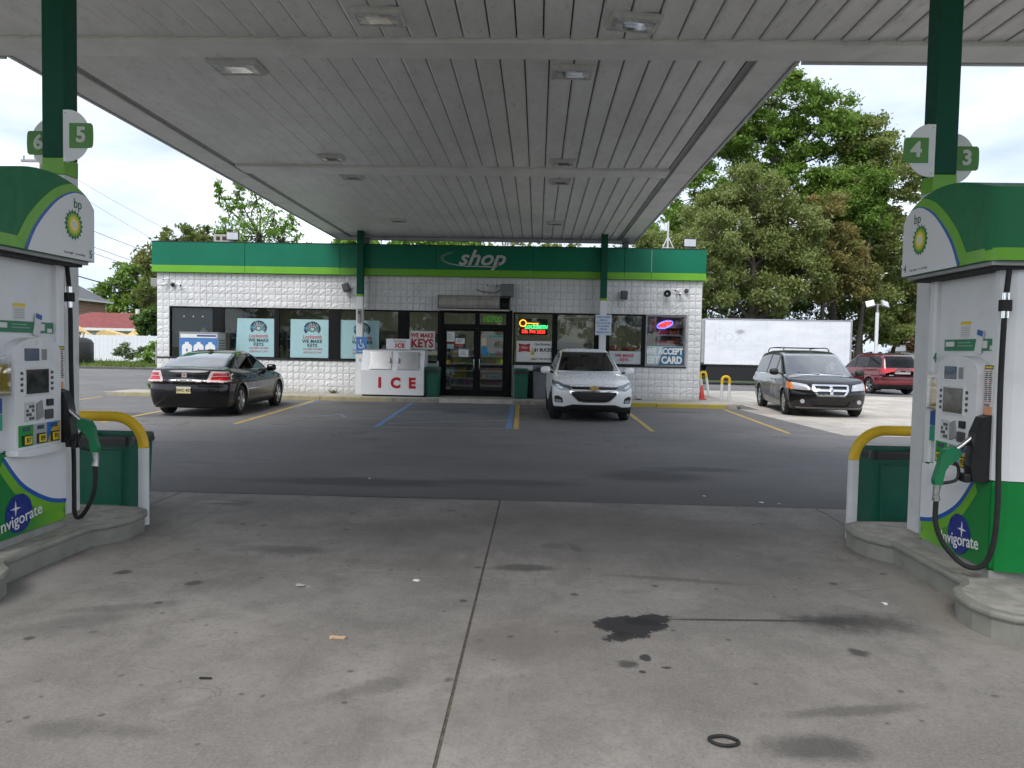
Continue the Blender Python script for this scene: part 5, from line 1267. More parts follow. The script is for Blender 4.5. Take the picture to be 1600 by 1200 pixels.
def make_car(name, sp, loc, heading, label, cat):
    hw = max(w for z, w in sp['W']); deck, ddeck = prof(sp['deck'], .05); roof, droof = prof(sp['roof'], .07); Wz, _ = prof(sp['W'], .05); Fz, _ = prof(sp['xF'], .04); Rz_, _ = prof(sp['xR'], .04)
    wb, Rt = sp['wb'], sp['Rt']; Ra = Rt + sp.get('gap', .045); g0, g1 = sp['gh']; xm = (sp['roof'][0][0] + sp['roof'][-1][0]) / 2
    L0, L1 = sp['xR0'], sp['xF0']
    def F(x, y, z):
        ay = np.abs(y); xn = (x - (L0 + L1) / 2) / ((L1 - L0) / 2)
        w = Wz(z) * (1 - sp.get('taper', .05) * np.abs(xn) ** 3.2)
        for ax in (0, wb):
            r = np.hypot(x - ax, z - Rt); w = w + sp.get('flare', .014) * np.exp(-((r - Ra - .02) / .05) ** 2)
        side = ay - w
        top = (z - deck(x) + sp.get('crown', .06) * ay * ay) / np.sqrt(1 + ddeck(x) ** 2)
        bot = sp['zb'] + .10 * np.clip((np.abs(xn) - .8) / .2, 0, 1) ** 2 - z
        fr = (x - Fz(z) + sp['cF'] * (ay / hw) ** sp.get('pF', 2.6)) * .88; re = (Rz_(z) + sp['cR'] * (ay / hw) ** sp.get('pR', 3.2) - x) * .92
        b = smax(smax(side, top, .09), bot, .05); b = smax(smax(b, fr, .08), re, .07)
        xs = x + sp.get('bow', .16) * ay * ay * np.tanh((x - xm) * 1.5)
        wg = g0[1] + (g1[1] - g0[1]) * (z - g0[0]) / (g1[0] - g0[0]); wg = wg * (1 - .03 * np.abs(xn) ** 2)
        gs = (ay - wg) * .92; gt = (z - roof(xs) + .045 * ay * ay) / np.sqrt(1 + droof(xs) ** 2)
        gh = np.maximum(smax(gs, gt, .12), g0[0] - .25 - z)
        return smin(b, gh, .035)
    V, Q = surface_nets(F, (L0 - .12, -hw - .1, sp['zb'] - .1), (L1 + .12, hw + .1, sp['H'] + .1), .032)
    for _ in range(3):
        g = grad(F, V); f = F(*V.T); V = V - np.clip(f, -.02, .02)[:, None] * g / np.maximum((g * g).sum(1), .05)[:, None]
    C = Cutter(V, Q); info = {}
    # wheel openings
    for ax in (0, wb):
        vv = C.V; C.cut(np.maximum(np.hypot(vv[:, 0] - ax, vv[:, 2] - Rt) - Ra, hw - .30 - np.abs(vv[:, 1])), 'gone', only=range(len(C.names)))
    for it in sp['parts']:
        nm, view, poly, mat, offs = it[:5]; o = it[5] if len(it) > 5 else {}
        only = [i for i, n in enumerate(C.names) if n in o.get('on', ('body',))]
        for s in ((1, -1) if (view == 'side' or o.get('sym')) else (0,)):
            if o.get('right') and s == 1: continue
            vv = C.V; x, y, z = vv.T
            if view == 'side': d = np.maximum(sdf_poly(np.stack([x, z], 1), poly), .25 - s * y)
            else:
                d = sdf_poly(np.stack([y * (s if s else 1), z], 1), poly); d = np.maximum(d, (o['x'] - x) if view == 'front' else (x - o['x']))
            d = d - o.get('round', 0)
            if o.get('band'): d = np.abs(d) - o['band']
            if o.get('band') and view != 'side': d = np.maximum(d, (o['x'] - x) if view == 'front' else (x - o['x']))
            if o.get('band') and view == 'side': d = np.maximum(d, .25 - s * y)
            li = C.cut(d, nm, only); info[li] = (nm, mat, offs)
    N = grad(F, C.V); N /= np.linalg.norm(N, axis=1)[:, None]
    t = tag(empty(name, (loc[0], loc[1], .004), heading), label, cat)
    for li in range(len(C.names)):
        nm = C.names[li]
        if nm == 'gone': continue
        u, T = C.part(li)
        if len(T) == 0: continue
        nm, mat, offs = info.get(li, ('body', sp['paint'], 0))
        mesh_obj(nm, np_mesh(nm, C.V[u] + N[u] * offs, T, True, N[u]), mat, t)
    # wheels and wells
    for ax in (0, wb):
        for s in (1, -1):
            we = MB(); n = 20; A = [R(-28 + 236 * k / n) for k in range(n + 1)]
            yo, yi = s * (hw - .035), s * (hw - .36); r = Ra + .012
            v = [(ax + r * math.cos(a), yo, Rt + r * math.sin(a)) for a in A] + [(ax + r * math.cos(a), yi, Rt + r * math.sin(a)) for a in A]
            we.add(v, [(i, i + 1, n + 2 + i, n + 1 + i) for i in range(n)] + [tuple(range(n + 1, 2 * n + 2))]); we.build('wheel_well', m_well, t)
            wo = empty('wheel', (ax, s * (hw - .115 - sp.get('winset', 0)), Rt), 0); wo.parent = t
            wo.rotation_euler = (0, .3 * ax, (math.pi if s > 0 else 0) + (sp.get('steer', 0) if ax else 0))
            for nm, me in wheel_parts(Rt, .225, sp.get('spokes', 5), sp.get('spoke_style', 'wide')): mesh_obj(nm, me, None, wo)
    MB().box(.2, wb - .2, -hw + .3, hw - .3, sp['zb'] - .03, sp['zb'] + .02).build('underbody', m_well, t)
    # mirrors
    mx, mz, my = sp['mirror']
    for s in (1, -1):
        m = MB(); nseg = 12
        pr = [(0.001, -.12), (.055, -.115), (.085, -.06), (.09, .04), (.075, .10), (.001, .115)]
        m.T = Matrix.Translation((mx, s * my, mz)) @ Matrix.Diagonal((.75, 1, 1, 1)); m.lathe(pr, nseg, axis='y'); mo = m.build('mirror', sp.get('mirror_mat', sp['paint']), t)
        a = MB(); a.tube([(mx + .01, s * (my - .1), mz - .03), (mx + .04, s * (my - .22), mz - .07)], .025, 8); a.build('mirror_arm', m_trimk, mo)
    # seats, dashboard and steering wheel behind the glass
    for x in sp['seats']:
        for y in (-.36, .36):
            b = MB().box(x - .1, x + .42, y - .24, y + .24, sp['zb'] + .05, sp['zb'] + .38, .05); b.T = Matrix.Translation((x - .06, y, sp['zb'] + .36)) @ Matrix.Rotation(R(-14), 4, 'Y')
            b.box(-.08, .08, -.23, .23, 0, .55, .05).box(-.05, .06, -.13, .13, .56, .74, .04); b.build('seat', m_seat, t)
    xs_ = sp['seats'][-1]
    b = MB(); b.tube([(xs_ + .48 + .10 * math.cos(a) * .4, .36 + .18 * math.sin(a), sp['zb'] + .66 + .17 * math.cos(a)) for a in [2 * math.pi * k / 20 for k in range(21)]], .014, 6, cap=False); b.build('steering_wheel', m_black, t)
    MB().box(xs_ + .58, xs_ + .95, -hw + .22, hw - .22, sp['zb'] + .45, g0[0] - .07, .06).build('dashboard', m_black, t)
    return t
def bx(t, name, mat, *a): return MB().box(*a).build(name, mat, t)
def seam(view, poly, **k): return ('panel_gap', view, poly, m_well, -.004, dict(band=.0045, **k))

paint_k = M('paint_black', (.0025, .0028, .0038), .2, 0, var=.05, coat=.55, spec=.3); paint_k2 = M('paint_black_brown', (.004, .0037, .004), .2, 0, coat=.6, spec=.3); paint_w = M('paint_white', (.88, .885, .89), .3, var=.01, coat=.4); paint_r = M('paint_maroon', (.13, .006, .012), .2, coat=1.0, var=.05); paint_r2 = M('bumper_maroon', (.20, .035, .04), .35, var=.05)

# black saloon
sedan = dict(wb=2.85, Rt=.335, xR0=-1.06, xF0=3.86, zb=.17, H=1.465, paint=paint_k, cF=.42, cR=.30, taper=.045, gh=((1.0, .79), (1.45, .565)), mirror=(1.98, 1.03, .95), seats=(.35, 1.25), spokes=5,
    deck=[(-1.25, .72), (-1.07, 1.0), (-.95, 1.065), (-.5, 1.085), (.2, 1.02), (1.2, .98), (2.3, 1.0), (2.8, .955), (3.3, .87), (3.65, .77), (3.9, .60)],
    roof=[(-1.3, .55), (-.86, 1.0), (-.55, 1.13), (-.1, 1.29), (.35, 1.405), (.9, 1.46), (1.3, 1.455), (1.62, 1.40), (2.0, 1.23), (2.45, 1.0), (2.9, .72)],
    W=[(.1, .79), (.2, .83), (.35, .875), (.55, .893), (.72, .885), (.9, .86), (1.02, .82), (1.2, .77)], xF=[(.15, 3.70), (.35, 3.82), (.55, 3.84), (.7, 3.76), (.85, 3.5)], xR=[(.15, -.90), (.3, -1.0), (.5, -1.06), (.62, -1.06), (.72, -1.035), (.95, -1.03), (1.08, -1.0)],
    parts=[('window_trim', 'side', [(2.16, 1.01), (1.68, 1.31), (1.42, 1.385), (1.12, 1.40), (.62, 1.385), (.24, 1.28), (.06, 1.12), (.10, 1.01)], m_chrome, .001),
        ('window_surround', 'side', [(2.12, 1.022), (1.66, 1.298), (1.42, 1.37), (1.12, 1.387), (.63, 1.372), (.26, 1.268), (.085, 1.12), (.12, 1.022)], m_trimk, .0, dict(on=('window_trim',))),
        ('side_window', 'side', [(2.06, 1.03), (1.65, 1.285), (1.42, 1.36), (1.16, 1.375), (1.13, 1.03)], m_cglass, -.004, dict(on=('window_surround',))),
        ('side_window', 'side', [(1.04, 1.03), (1.06, 1.375), (.64, 1.362), (.30, 1.262), (.14, 1.13), (.17, 1.03)], m_cglass, -.004, dict(on=('window_surround',))),
        ('rear_window', 'rear', [(-.63, 1.115), (.63, 1.115), (.50, 1.385), (-.50, 1.385)], m_cglass3, -.003, dict(x=.55, round=.02)),
        ('windshield', 'front', [(-.68, 1.03), (.68, 1.03), (.54, 1.38), (-.54, 1.38)], m_cglass, -.003, dict(x=1.3, round=.02)),
        ('tail_lamp', 'rear', [(.47, .775), (.55, .99), (.84, .985), (.95, .96), (.95, .80), (.80, .765)], m_tailpale, .004, dict(x=-.62, sym=True, round=.01)),
        ('tail_lens', 'rear', [(.535, .81), (.565, .885), (.87, .885), (.86, .80)], m_tail, .006, dict(x=-.66, sym=True, on=('tail_lamp',))),
        ('tail_lens', 'rear', [(.57, .90), (.59, .965), (.84, .955), (.86, .90)], m_tail, .006, dict(x=-.66, sym=True, on=('tail_lamp',))),
        ('chrome_strip', 'rear', [(-.46, .79), (.46, .79), (.46, .804), (-.46, .804)], m_chrome, .006, dict(x=-.7)),
        seam('rear', [(-.50, .70), (.50, .70), (.56, .99), (.60, 1.10), (-.60, 1.10), (-.56, .99)], x=-.55),
        seam('rear', [(-1.2, .74), (1.2, .74), (1.2, .2), (-1.2, .2)], x=-.45),
        ('chrome_strip', 'side', [(.44, .555), (2.42, .54), (2.42, .558), (.44, .575)], m_chrome, .005),
        seam('side', [(1.10, .30), (2.26, .30), (2.34, .70), (2.24, 1.01), (1.10, 1.01)]), seam('side', [(1.085, .30), (1.085, 1.01), (.02, 1.01), (.10, .82), (.36, .58), (.44, .30)]),
        ('sill_trim', 'side', [(.45, .19), (2.4, .19), (2.4, .275), (.45, .275)], m_trimk, .003),
        ('head_lamp', 'front', [(.50, .66), (.54, .78), (.92, .84), (.92, .70)], m_lampw, .002, dict(x=3.0, sym=True)), ('grille', 'front', [(-.42, .60), (.42, .60), (.46, .72), (-.46, .72)], m_chrome, .002, dict(x=3.3))])
t = make_car('black_sedan', sedan, (-7.64, 17.35), R(92.3), 'black four-door saloon parked nose-in before the propane cabinet', 'car')
pl = bx(t, 'number_plate', M('plate_cream', (.60, .57, .45), .4), -1.085, -1.06, -.155, .155, .52, .665)
bx(t, 'plate_print', M('plate_gold', (.62, .52, .24), .4), -1.089, -1.0855, -.15, .15, .525, .605)
ROTB = Matrix(((0, 0, -1, 0), (-1, 0, 0, 0), (0, 1, 0, 0), (0, 0, 0, 1)))     # text seen from behind the car
text('plate_letters', 'EWC 427', .085, (-1.0905, 0, .585), m_ink, t, rot=ROTB, depth=.001, bold=.002)
em = bx(t, 'emblem', m_chrome, -1.045, -1.02, -.055, .055, .865, .965); bx(t, 'emblem_field', m_red, -1.049, -1.0455, -.02, .02, .90, .932)
bx(t, 'roof_antenna', m_black, .38, .50, -.04, .04, 1.425, 1.47)
for s in (1, -1):
    for x in (1.28, .28): MB().box(x, x + .17, s * .875, s * .905, .845, .87, .008).build('door_handle', paint_k, t)

# white crossover
Zo = .07
eq = dict(wb=2.725, Rt=.36, xR0=-1.03, xF0=3.66, zb=.20, H=1.665, paint=paint_w, cF=.40, pF=2.5, cR=.3, taper=.04, gh=((1.1, .815), (1.62, .60)), mirror=(1.92, 1.12, 1.03), seats=(.3, 1.15), spokes=5, spoke_style='thin', steer=R(-17), crown=.085,
    deck=[(-1.2, .9), (-1.0, 1.05), (-.6, 1.1), (.5, 1.08), (1.9, 1.12), (2.3, 1.125), (2.8, 1.075), (3.2, 1.0), (3.42, .93), (3.58, .82), (3.75, .6)],
    roof=[(-1.3, .85), (-1.05, 1.12), (-.82, 1.5), (-.6, 1.6), (0, 1.65), (.6, 1.665), (1.1, 1.645), (1.4, 1.58), (1.8, 1.37), (2.2, 1.145), (2.7, .86)],
    W=[(.1, .82), (.25, .87), (.4, .905), (.6, .922), (.8, .915), (.98, .885), (1.1, .845), (1.3, .80)], xF=[(.2, 3.46), (.32, 3.58), (.46, 3.63), (.62, 3.66), (.78, 3.64), (.9, 3.55), (1.0, 3.42)], xR=[(.2, -.9), (.5, -1.02), (.8, -1.0), (1.1, -.95)],
    parts=[('windshield', 'front', [(-.715, 1.14), (.715, 1.14), (.575, 1.555), (-.575, 1.555)], m_cglass, -.004, dict(x=1.2, round=.02)),
        ('window_surround', 'side', [(1.98, 1.12), (1.42, 1.46), (1.15, 1.54), (.2, 1.56), (-.5, 1.46), (-.72, 1.3), (-.5, 1.12)], m_trimk, 0),
        ('side_window', 'side', [(1.9, 1.135), (1.40, 1.445), (1.15, 1.52), (.98, 1.53), (.98, 1.135)], m_cglass2, -.003, dict(on=('window_surround',))),
        ('side_window', 'side', [(.90, 1.135), (.90, 1.535), (.18, 1.54), (.0, 1.52), (-.05, 1.135)], m_cglass2, -.003, dict(on=('window_surround',))),
        ('side_window', 'side', [(-.12, 1.16), (-.08, 1.5), (-.48, 1.44), (-.66, 1.3), (-.48, 1.15)], m_cglass2, -.003, dict(on=('window_surround',))),
        ('rear_window', 'rear', [(-.6, 1.15), (.6, 1.15), (.55, 1.5), (-.55, 1.5)], m_cglass2, -.003, dict(x=-.2)),
        ('lower_bumper', 'front', [(-1.1, .05), (1.1, .05), (1.1, .33), (.66, .335), (.48, .395), (-.48, .395), (-.66, .335), (-1.1, .33)], m_trimk, -.004, dict(x=2.9)),
        ('grille_surround', 'front', [(.25, .445), (.36, .47), (.51, .61), (.56, .685), (.535, .705), (-.535, .705), (-.56, .685), (-.51, .61), (-.36, .47), (-.25, .445)], m_chrome, .003, dict(x=2.9)),
        ('grille', 'front', [(.24, .462), (.34, .485), (.485, .615), (.525, .68), (-.525, .68), (-.485, .615), (-.34, .485), (-.24, .462)], m_trimk, -.02, dict(x=2.9, on=('grille_surround',))),
        ('grille', 'front', [(-.50, .735), (.50, .735), (.55, .80), (-.55, .80)], m_trimk, -.008, dict(x=2.9)),
        ('head_lamp', 'front', [(.52, .72), (.72, .71), (.87, .79), (.93, .915), (.80, .885), (.66, .83), (.545, .81)], M('lamp_smoke', (.20, .21, .23), .12, .4, coat=.6), .003, dict(x=2.6, sym=True, round=.008)),
        ('lamp_dark', 'front', [(.70, .735), (.80, .775), (.86, .84), (.78, .835), (.70, .79)], m_lampw, .004, dict(x=2.6, sym=True, on=('head_lamp',))),
        ('fog_lamp_pod', 'front', [(.68, .42), (.86, .42), (.88, .56), (.80, .585), (.70, .53)], m_trimk, -.01, dict(x=2.6, sym=True)),
        ('fog_lamp', 'front', [(.71, .43), (.85, .435), (.855, .50), (.72, .49)], m_lampw, .0, dict(x=2.6, sym=True, on=('fog_lamp_pod',))),
        seam('front', [(-.80, .80), (-.70, 1.13), (.70, 1.13), (.80, .80), (.5, .815), (-.5, .815)], x=2.0),
        seam('side', [(.94, .33), (2.0, .33), (2.08, .8), (1.98, 1.11), (.94, 1.11)]), seam('side', [(.92, .33), (.92, 1.11), (-.1, 1.11), (.1, .8), (.42, .55), (.46, .33)]),
        ('sill_trim', 'side', [(.3, .1), (2.4, .1), (2.4, .32), (.3, .32)], m_trimk, .004)])
t = make_car('white_crossover', eq, (1.18, 20.85), R(-88.2), 'white crossover parked facing outwards before the shop windows', 'car')
P = [(-.10, -.03), (-.035, -.03), (-.035, -.05), (.035, -.05), (.035, -.03), (.10, -.03), (.085, .03), (.035, .03), (.035, .05), (-.035, .05), (-.035, .03), (-.115, .03)]
MB().prism([(a, .77 + b) for a, b in P], 3.655, 3.69, 'x').build('emblem', M('emblem_gold', (.60, .42, .12), .25, .8), t)
for z in (.53, .57, .61, .65): MB().box(3.605, 3.635, -.44 + (.65 - z) * 1.0, .44 - (.65 - z) * 1.0, z - .006, z + .006).build('grille_bar', m_dgrey, t)
bx(t, 'sun_shade_tag', M('air_freshener', (.45, .40, .10), .6), 1.62, 1.63, -.05, .05, 1.17, 1.30); bx(t, 'inner_mirror', m_black, 1.40, 1.45, -.12, .12, 1.44, 1.50)

# black minivan
van = dict(wb=3.08, Rt=.345, xR0=-1.09, xF0=4.06, zb=.19, H=1.755, paint=paint_k2, cF=.40, pF=2.5, cR=.22, taper=.03, gh=((1.05, .935), (1.7, .735)), mirror=(2.62, 1.14, 1.13), seats=(.2, 1.1, 2.0), spokes=5, spoke_style='thin', mirror_mat=m_trimk, crown=.07,
    deck=[(-1.3, .9), (-1.06, 1.0), (-.5, 1.06), (1, 1.05), (2.6, 1.08), (3.0, 1.10), (3.35, 1.065), (3.65, .99), (3.88, .90), (4.0, .78), (4.15, .6)],
    roof=[(-1.4, .8), (-1.12, 1.15), (-.98, 1.55), (-.8, 1.68), (0, 1.745), (1.0, 1.755), (1.6, 1.73), (2.0, 1.645), (2.5, 1.37), (3.05, 1.06), (3.5, .80)],
    W=[(.1, .88), (.25, .93), (.4, .965), (.6, .985), (.8, .98), (.98, .955), (1.1, .935), (1.3, .90)], xF=[(.15, 3.86), (.3, 3.98), (.45, 4.04), (.62, 4.05), (.8, 4.0), (.95, 3.85)], xR=[(.2, -.95), (.5, -1.08), (1.0, -1.07), (1.1, -1.04)],
    parts=[('windshield', 'front', [(-.83, 1.10), (.83, 1.10), (.70, 1.625), (-.70, 1.625)], glass_mat('van_glass', (.16, .18, .19), 3.2, .02), -.004, dict(x=1.6, round=.02)),
        ('window_surround', 'side', [(2.86, 1.07), (2.30, 1.44), (1.98, 1.58), (1.6, 1.64), (0, 1.655), (-.75, 1.6), (-.95, 1.42), (-.98, 1.07)], m_trimk, 0),
        ('side_window', 'side', [(2.78, 1.085), (2.28, 1.425), (1.98, 1.56), (1.84, 1.585), (1.84, 1.085)], m_cglass2, -.003, dict(on=('window_surround',))),
        ('side_window', 'side', [(1.76, 1.085), (1.76, 1.60), (1.5, 1.625), (.78, 1.635), (.74, 1.085)], m_cglass2, -.003, dict(on=('window_surround',))),
        ('side_window', 'side', [(.64, 1.085), (.68, 1.635), (0, 1.635), (-.7, 1.58), (-.9, 1.42), (-.9, 1.085)], m_cglass2, -.003, dict(on=('window_surround',))),
        ('chrome_strip', 'side', [(-.98, 1.045), (2.9, 1.045), (2.9, 1.064), (-.98, 1.064)], m_chrome, .004),
        ('chrome_strip', 'side', [(.42, .445), (2.65, .425), (2.65, .445), (.42, .465)], m_chrome, .004),
        ('grille_surround', 'front', [(-.44, .845), (.44, .845), (.43, .70), (.33, .565), (-.33, .565), (-.43, .70)], m_chrome, .006, dict(x=3.4, round=.012)),
        ('grille', 'front', [(-.40, .815), (-.035, .815), (-.035, .735), (-.385, .735)], m_trimk, -.02, dict(x=3.4, on=('grille_surround',))), ('grille', 'front', [(.40, .815), (.035, .815), (.035, .735), (.385, .735)], m_trimk, -.02, dict(x=3.4, on=('grille_surround',))),
        ('grille', 'front', [(-.375, .68), (-.035, .68), (-.035, .60), (-.31, .60)], m_trimk, -.02, dict(x=3.4, on=('grille_surround',))), ('grille', 'front', [(.375, .68), (.035, .68), (.035, .60), (.31, .60)], m_trimk, -.02, dict(x=3.4, on=('grille_surround',))),
        ('head_lamp', 'front', [(.50, .70), (.92, .72), (1.1, .77), (1.1, .90), (.86, .895), (.56, .845)], m_lampw, .003, dict(x=3.3, sym=True)),
        ('turn_signal', 'front', [(.88, .70), (1.1, .70), (1.1, .92), (.90, .92)], m_amber, .004, dict(x=3.3, sym=True, on=('head_lamp',))),
        ('lower_grille', 'front', [(-.42, .30), (.42, .30), (.50, .43), (-.50, .43)], m_trimk, -.02, dict(x=3.4)),
        ('silver_lip', 'front', [(-.78, .225), (.78, .225), (.82, .275), (-.82, .275)], M('lip_silver', (.22, .22, .23), .3, .6), .008, dict(x=3.2)),
        seam('front', [(-.92, .86), (-.80, 1.09), (.80, 1.09), (.92, .86), (.48, .865), (-.48, .865)], x=2.6), seam('front', [(-1.2, .55), (1.2, .55), (1.2, .1), (-1.2, .1)], x=3.55),
        seam('side', [(1.80, .32), (2.72, .32), (2.86, .7), (2.84, 1.03), (1.80, 1.03)]), seam('side', [(1.78, .32), (1.78, 1.03), (.55, 1.03), (.55, .32)]),
        ('tail_lamp', 'rear', [(.80, .85), (1.1, .85), (1.1, 1.25), (.80, 1.25)], m_tail, .003, dict(x=-.8, sym=True)), ('rear_window', 'rear', [(-.7, 1.12), (.7, 1.12), (.62, 1.6), (-.62, 1.6)], m_cglass2, -.003, dict(x=-.6))])
t = make_car('black_minivan', van, (7.86, 23.9), R(-94.5), 'black minivan with roof rails on the pale concrete drive', 'car')
for s in (1, -1):
    k = MB(); k.tube(curve_pts([(-.55, s * .62, 1.70), (-.42, s * .62, 1.79), (0, s * .63, 1.815), (.9, s * .63, 1.82), (1.35, s * .62, 1.80), (1.52, s * .62, 1.71)], 4), .016, 8); k.build('roof_rail', m_black, t)
    MB().cyl((3.955, s * .70, .42), .055, .03, 'x', 16).build('fog_lamp', m_lampw, t)
    for x in (1.95, 1.55): MB().box(x, x + .2, s * .965, s * .995, .90, .93, .008).build('door_handle', paint_k2, t)
for x in (.1, 1.1):
    k = MB(); k.tube([(x, -.63, 1.815), (x, .63, 1.815)], .014, 8); k.build('roof_bar', m_black, t)
bx(t, 'emblem', m_chrome, 4.055, 4.07, -.03, .03, .68, .74)
for s, y in ((1, .1), (1, -.5)):
    k = MB(); k.tube([(3.08, y + .45, 1.095), (3.06, y, 1.115), (2.98, y - .1, 1.15)], .009, 6); k.build('wiper', m_black, t)

# maroon crossover at the back
rv = dict(wb=2.85, Rt=.345, xR0=-.97, xF0=3.82, zb=.22, H=1.75, paint=paint_r, cF=.45, cR=.24, taper=.035, gh=((1.08, .855), (1.68, .70)), mirror=(2.35, 1.05, 1.08), seats=(.3, 1.25), spokes=5, mirror_mat=m_trimk,
    deck=[(-1.15, .95), (-.96, 1.08), (-.4, 1.1), (1, 1.06), (2.4, 1.12), (2.9, 1.06), (3.4, .95), (3.75, .8), (3.95, .6)],
    roof=[(-1.25, .85), (-.98, 1.15), (-.76, 1.58), (-.58, 1.69), (0, 1.74), (1.0, 1.75), (1.5, 1.69), (2.0, 1.42), (2.55, 1.08), (2.9, .85)],
    W=[(.1, .84), (.3, .90), (.5, .93), (.75, .93), (.95, .90), (1.1, .865), (1.3, .83)], xF=[(.2, 3.6), (.4, 3.75), (.6, 3.8), (.8, 3.7)], xR=[(.2, -.80), (.35, -.92), (.5, -.98), (.76, -.98), (.82, -.93), (1.1, -.92)],
    parts=[('rear_window', 'rear', [(-.69, 1.17), (.69, 1.17), (.60, 1.62), (-.60, 1.62)], m_cglass2, -.004, dict(x=-.45, round=.02)),
        ('window_surround', 'side', [(2.42, 1.12), (1.9, 1.44), (1.5, 1.60), (.3, 1.64), (-.45, 1.62), (-.66, 1.45), (-.72, 1.14)], m_trimk, 0),
        ('side_window', 'side', [(2.34, 1.135), (1.88, 1.425), (1.5, 1.58), (1.32, 1.595), (1.32, 1.135)], m_cglass, -.003, dict(on=('window_surround',))), ('side_window', 'side', [(1.24, 1.135), (1.24, 1.60), (.36, 1.62), (.30, 1.135)], m_cglass, -.003, dict(on=('window_surround',))), ('side_window', 'side', [(.2, 1.15), (.24, 1.61), (-.42, 1.59), (-.60, 1.44), (-.66, 1.15)], m_cglass2, -.003, dict(on=('window_surround',))),
        ('tail_lamp', 'rear', [(.36, .92), (.36, 1.12), (.80, 1.13), (1.0, 1.12), (1.0, .96), (.7, .90)], m_tail, .004, dict(x=-.74, sym=True)),
        ('chrome_strip', 'rear', [(-.72, .775), (.72, .775), (.72, .795), (-.72, .795)], m_chrome, .004, dict(x=-.6)),
        ('rear_bumper', 'rear', [(-1.1, .44), (1.1, .44), (1.1, .60), (-1.1, .60)], paint_r2, .012, dict(x=-.4)), ('bumper_valance', 'rear', [(-1.1, .1), (1.1, .1), (1.1, .42), (-1.1, .42)], m_trimk, .004, dict(x=-.35)),
        ('cladding', 'side', [(-.9, .2), (3.6, .2), (3.6, .42), (-.9, .42)], paint_r2, .008), ('chrome_strip', 'side', [(.4, .72), (2.4, .70), (2.4, .715), (.4, .735)], m_chrome, .004),
        seam('side', [(1.28, .43), (2.4, .43), (2.5, .8), (2.44, 1.11), (1.28, 1.11)]), seam('side', [(1.26, .43), (1.26, 1.11), (.22, 1.11), (.24, .9), (.5, .6), (.52, .43)]),
        ('windshield', 'front', [(-.7, 1.14), (.7, 1.14), (.6, 1.6), (-.6, 1.6)], m_cglass, -.003, dict(x=1.3)), ('head_lamp', 'front', [(.5, .72), (.95, .76), (.95, .9), (.55, .84)], m_lampw, .003, dict(x=3.0, sym=True))])
t = make_car('maroon_crossover', rv, (15.35, 34.0), R(97), 'dark red crossover seen from behind at the back of the lot', 'car')
bx(t, 'plate_surround', M('plate_surround', (.62, .56, .55), .35), -1.0, -.90, -.345, .345, .885, 1.125); pl = bx(t, 'number_plate', M('plate_cream', (.60, .57, .45), .4), -1.008, -1.001, -.16, .16, .92, 1.07); bx(t, 'plate_print', m_dgrey, -1.012, -1.0085, -.12, .12, .965, 1.03)
bx(t, 'badge', m_chrome, -.955, -.935, .38, .58, .815, .845)
for s in (1, -1):
    k = MB(); k.tube([(-.35, s * .62, 1.735), (1.3, s * .62, 1.76)], .018, 6); k.build('roof_rail', m_dgrey, t)
# ------------------------------------------------------------------ box truck behind the shop
tk = tag(empty('box_truck', (12.3, 41.2, 0), R(-1.5)), 'long white box truck parked behind the shop corner', 'truck')
def truck_mat():
    t = NT('truck_white'); o = t.obj(); n = t.noise(t.scale(o, (.5, 1, 1.5)), 1.5, 6, .7); f = t.noise(o, 9, 5, .7); xyz = t.xyz(o)
    c = t.mix(t.step(n, .3, .7), (.66, .69, .73), (.78, .80, .83)); c = t.mix(t.step(f, .58, .78, 0, .3), c, (.50, .50, .50))
    # ghost of removed lettering and a scuff on the side
    q = t.vmath('SUBTRACT', o, (-1.85, -1.2, 2.75)); d = t.vmath('LENGTH', t.scale(q, (2.4, 0, 4.5)))
    c = t.mix(t.step(t.math('ADD', d, t.math('MULTIPLY', f, 1.2)), .9, 1.35, .75, 0), c, (.30, .30, .31))
    return t.done(t.principled(c, .42, spec=.5))
m_truck = truck_mat(); m_tkgrey = M('truck_grey_trim', (.33, .34, .36), .4, dirt=.2)
MB().box(-3.62, 3.72, -1.2, 1.2, 1.08, 3.42, .02).build('cargo_box', m_truck, tk)
MB().box(-3.78, -3.621, -1.15, 1.15, 1.1, 3.40, .05).build('rounded_nose', m_tkgrey, tk)
MB().box(3.721, 3.80, -1.21, 1.21, 1.06, 3.44, .01).build('rear_frame', m_tkgrey, tk)
MB().box(-3.63, 3.73, -1.215, -1.201, 3.36, 3.43).build('top_rail', m_tkgrey, tk); MB().box(-3.63, 3.73, -1.215, -1.201, 1.06, 1.14).build('bottom_rail', m_white, tk)
for k in range(9): MB().box(-2.9 + k * .8, -2.897 + k * .8, -1.204, -1.2005, 1.15, 3.35).build('panel_joint', m_tkgrey, tk)
text('ghost_lettering', 'Fox', 1.0, (-2.4, -1.2012, 2.55), M('ghost_grey', (.66, .685, .72), .5), tk, depth=.0006, sx=1.1)
MB().box(-6.0, 3.6, -.45, -.3, .75, 1.0).build('chassis_rail', m_black, tk); MB().box(-6.0, 3.6, .3, .45, .75, 1.0).build('chassis_rail', m_black, tk)
MB().box(-1.6, -.5, -1.1, -.55, .45, .95, .06).build('fuel_tank', m_dgrey, tk); MB().box(3.5, 3.7, -1.1, 1.1, .45, .55).build('rear_guard', m_black, tk)
MB().box(-3.4, 3.4, -1.15, 1.15, .96, 1.055).build('floor', m_black, tk)
MB().box(-3.5, 1.3, -1.12, -1.08, .22, .955).box(2.65, 3.45, -1.12, -1.08, .30, .955).build('underside_shade', m_black, tk)  # black boards added to stand in for the shade under the truck
MB().box(-3.0, 1.2, -.3, .3, .35, .74, .05).build('drivetrain', m_black, tk)
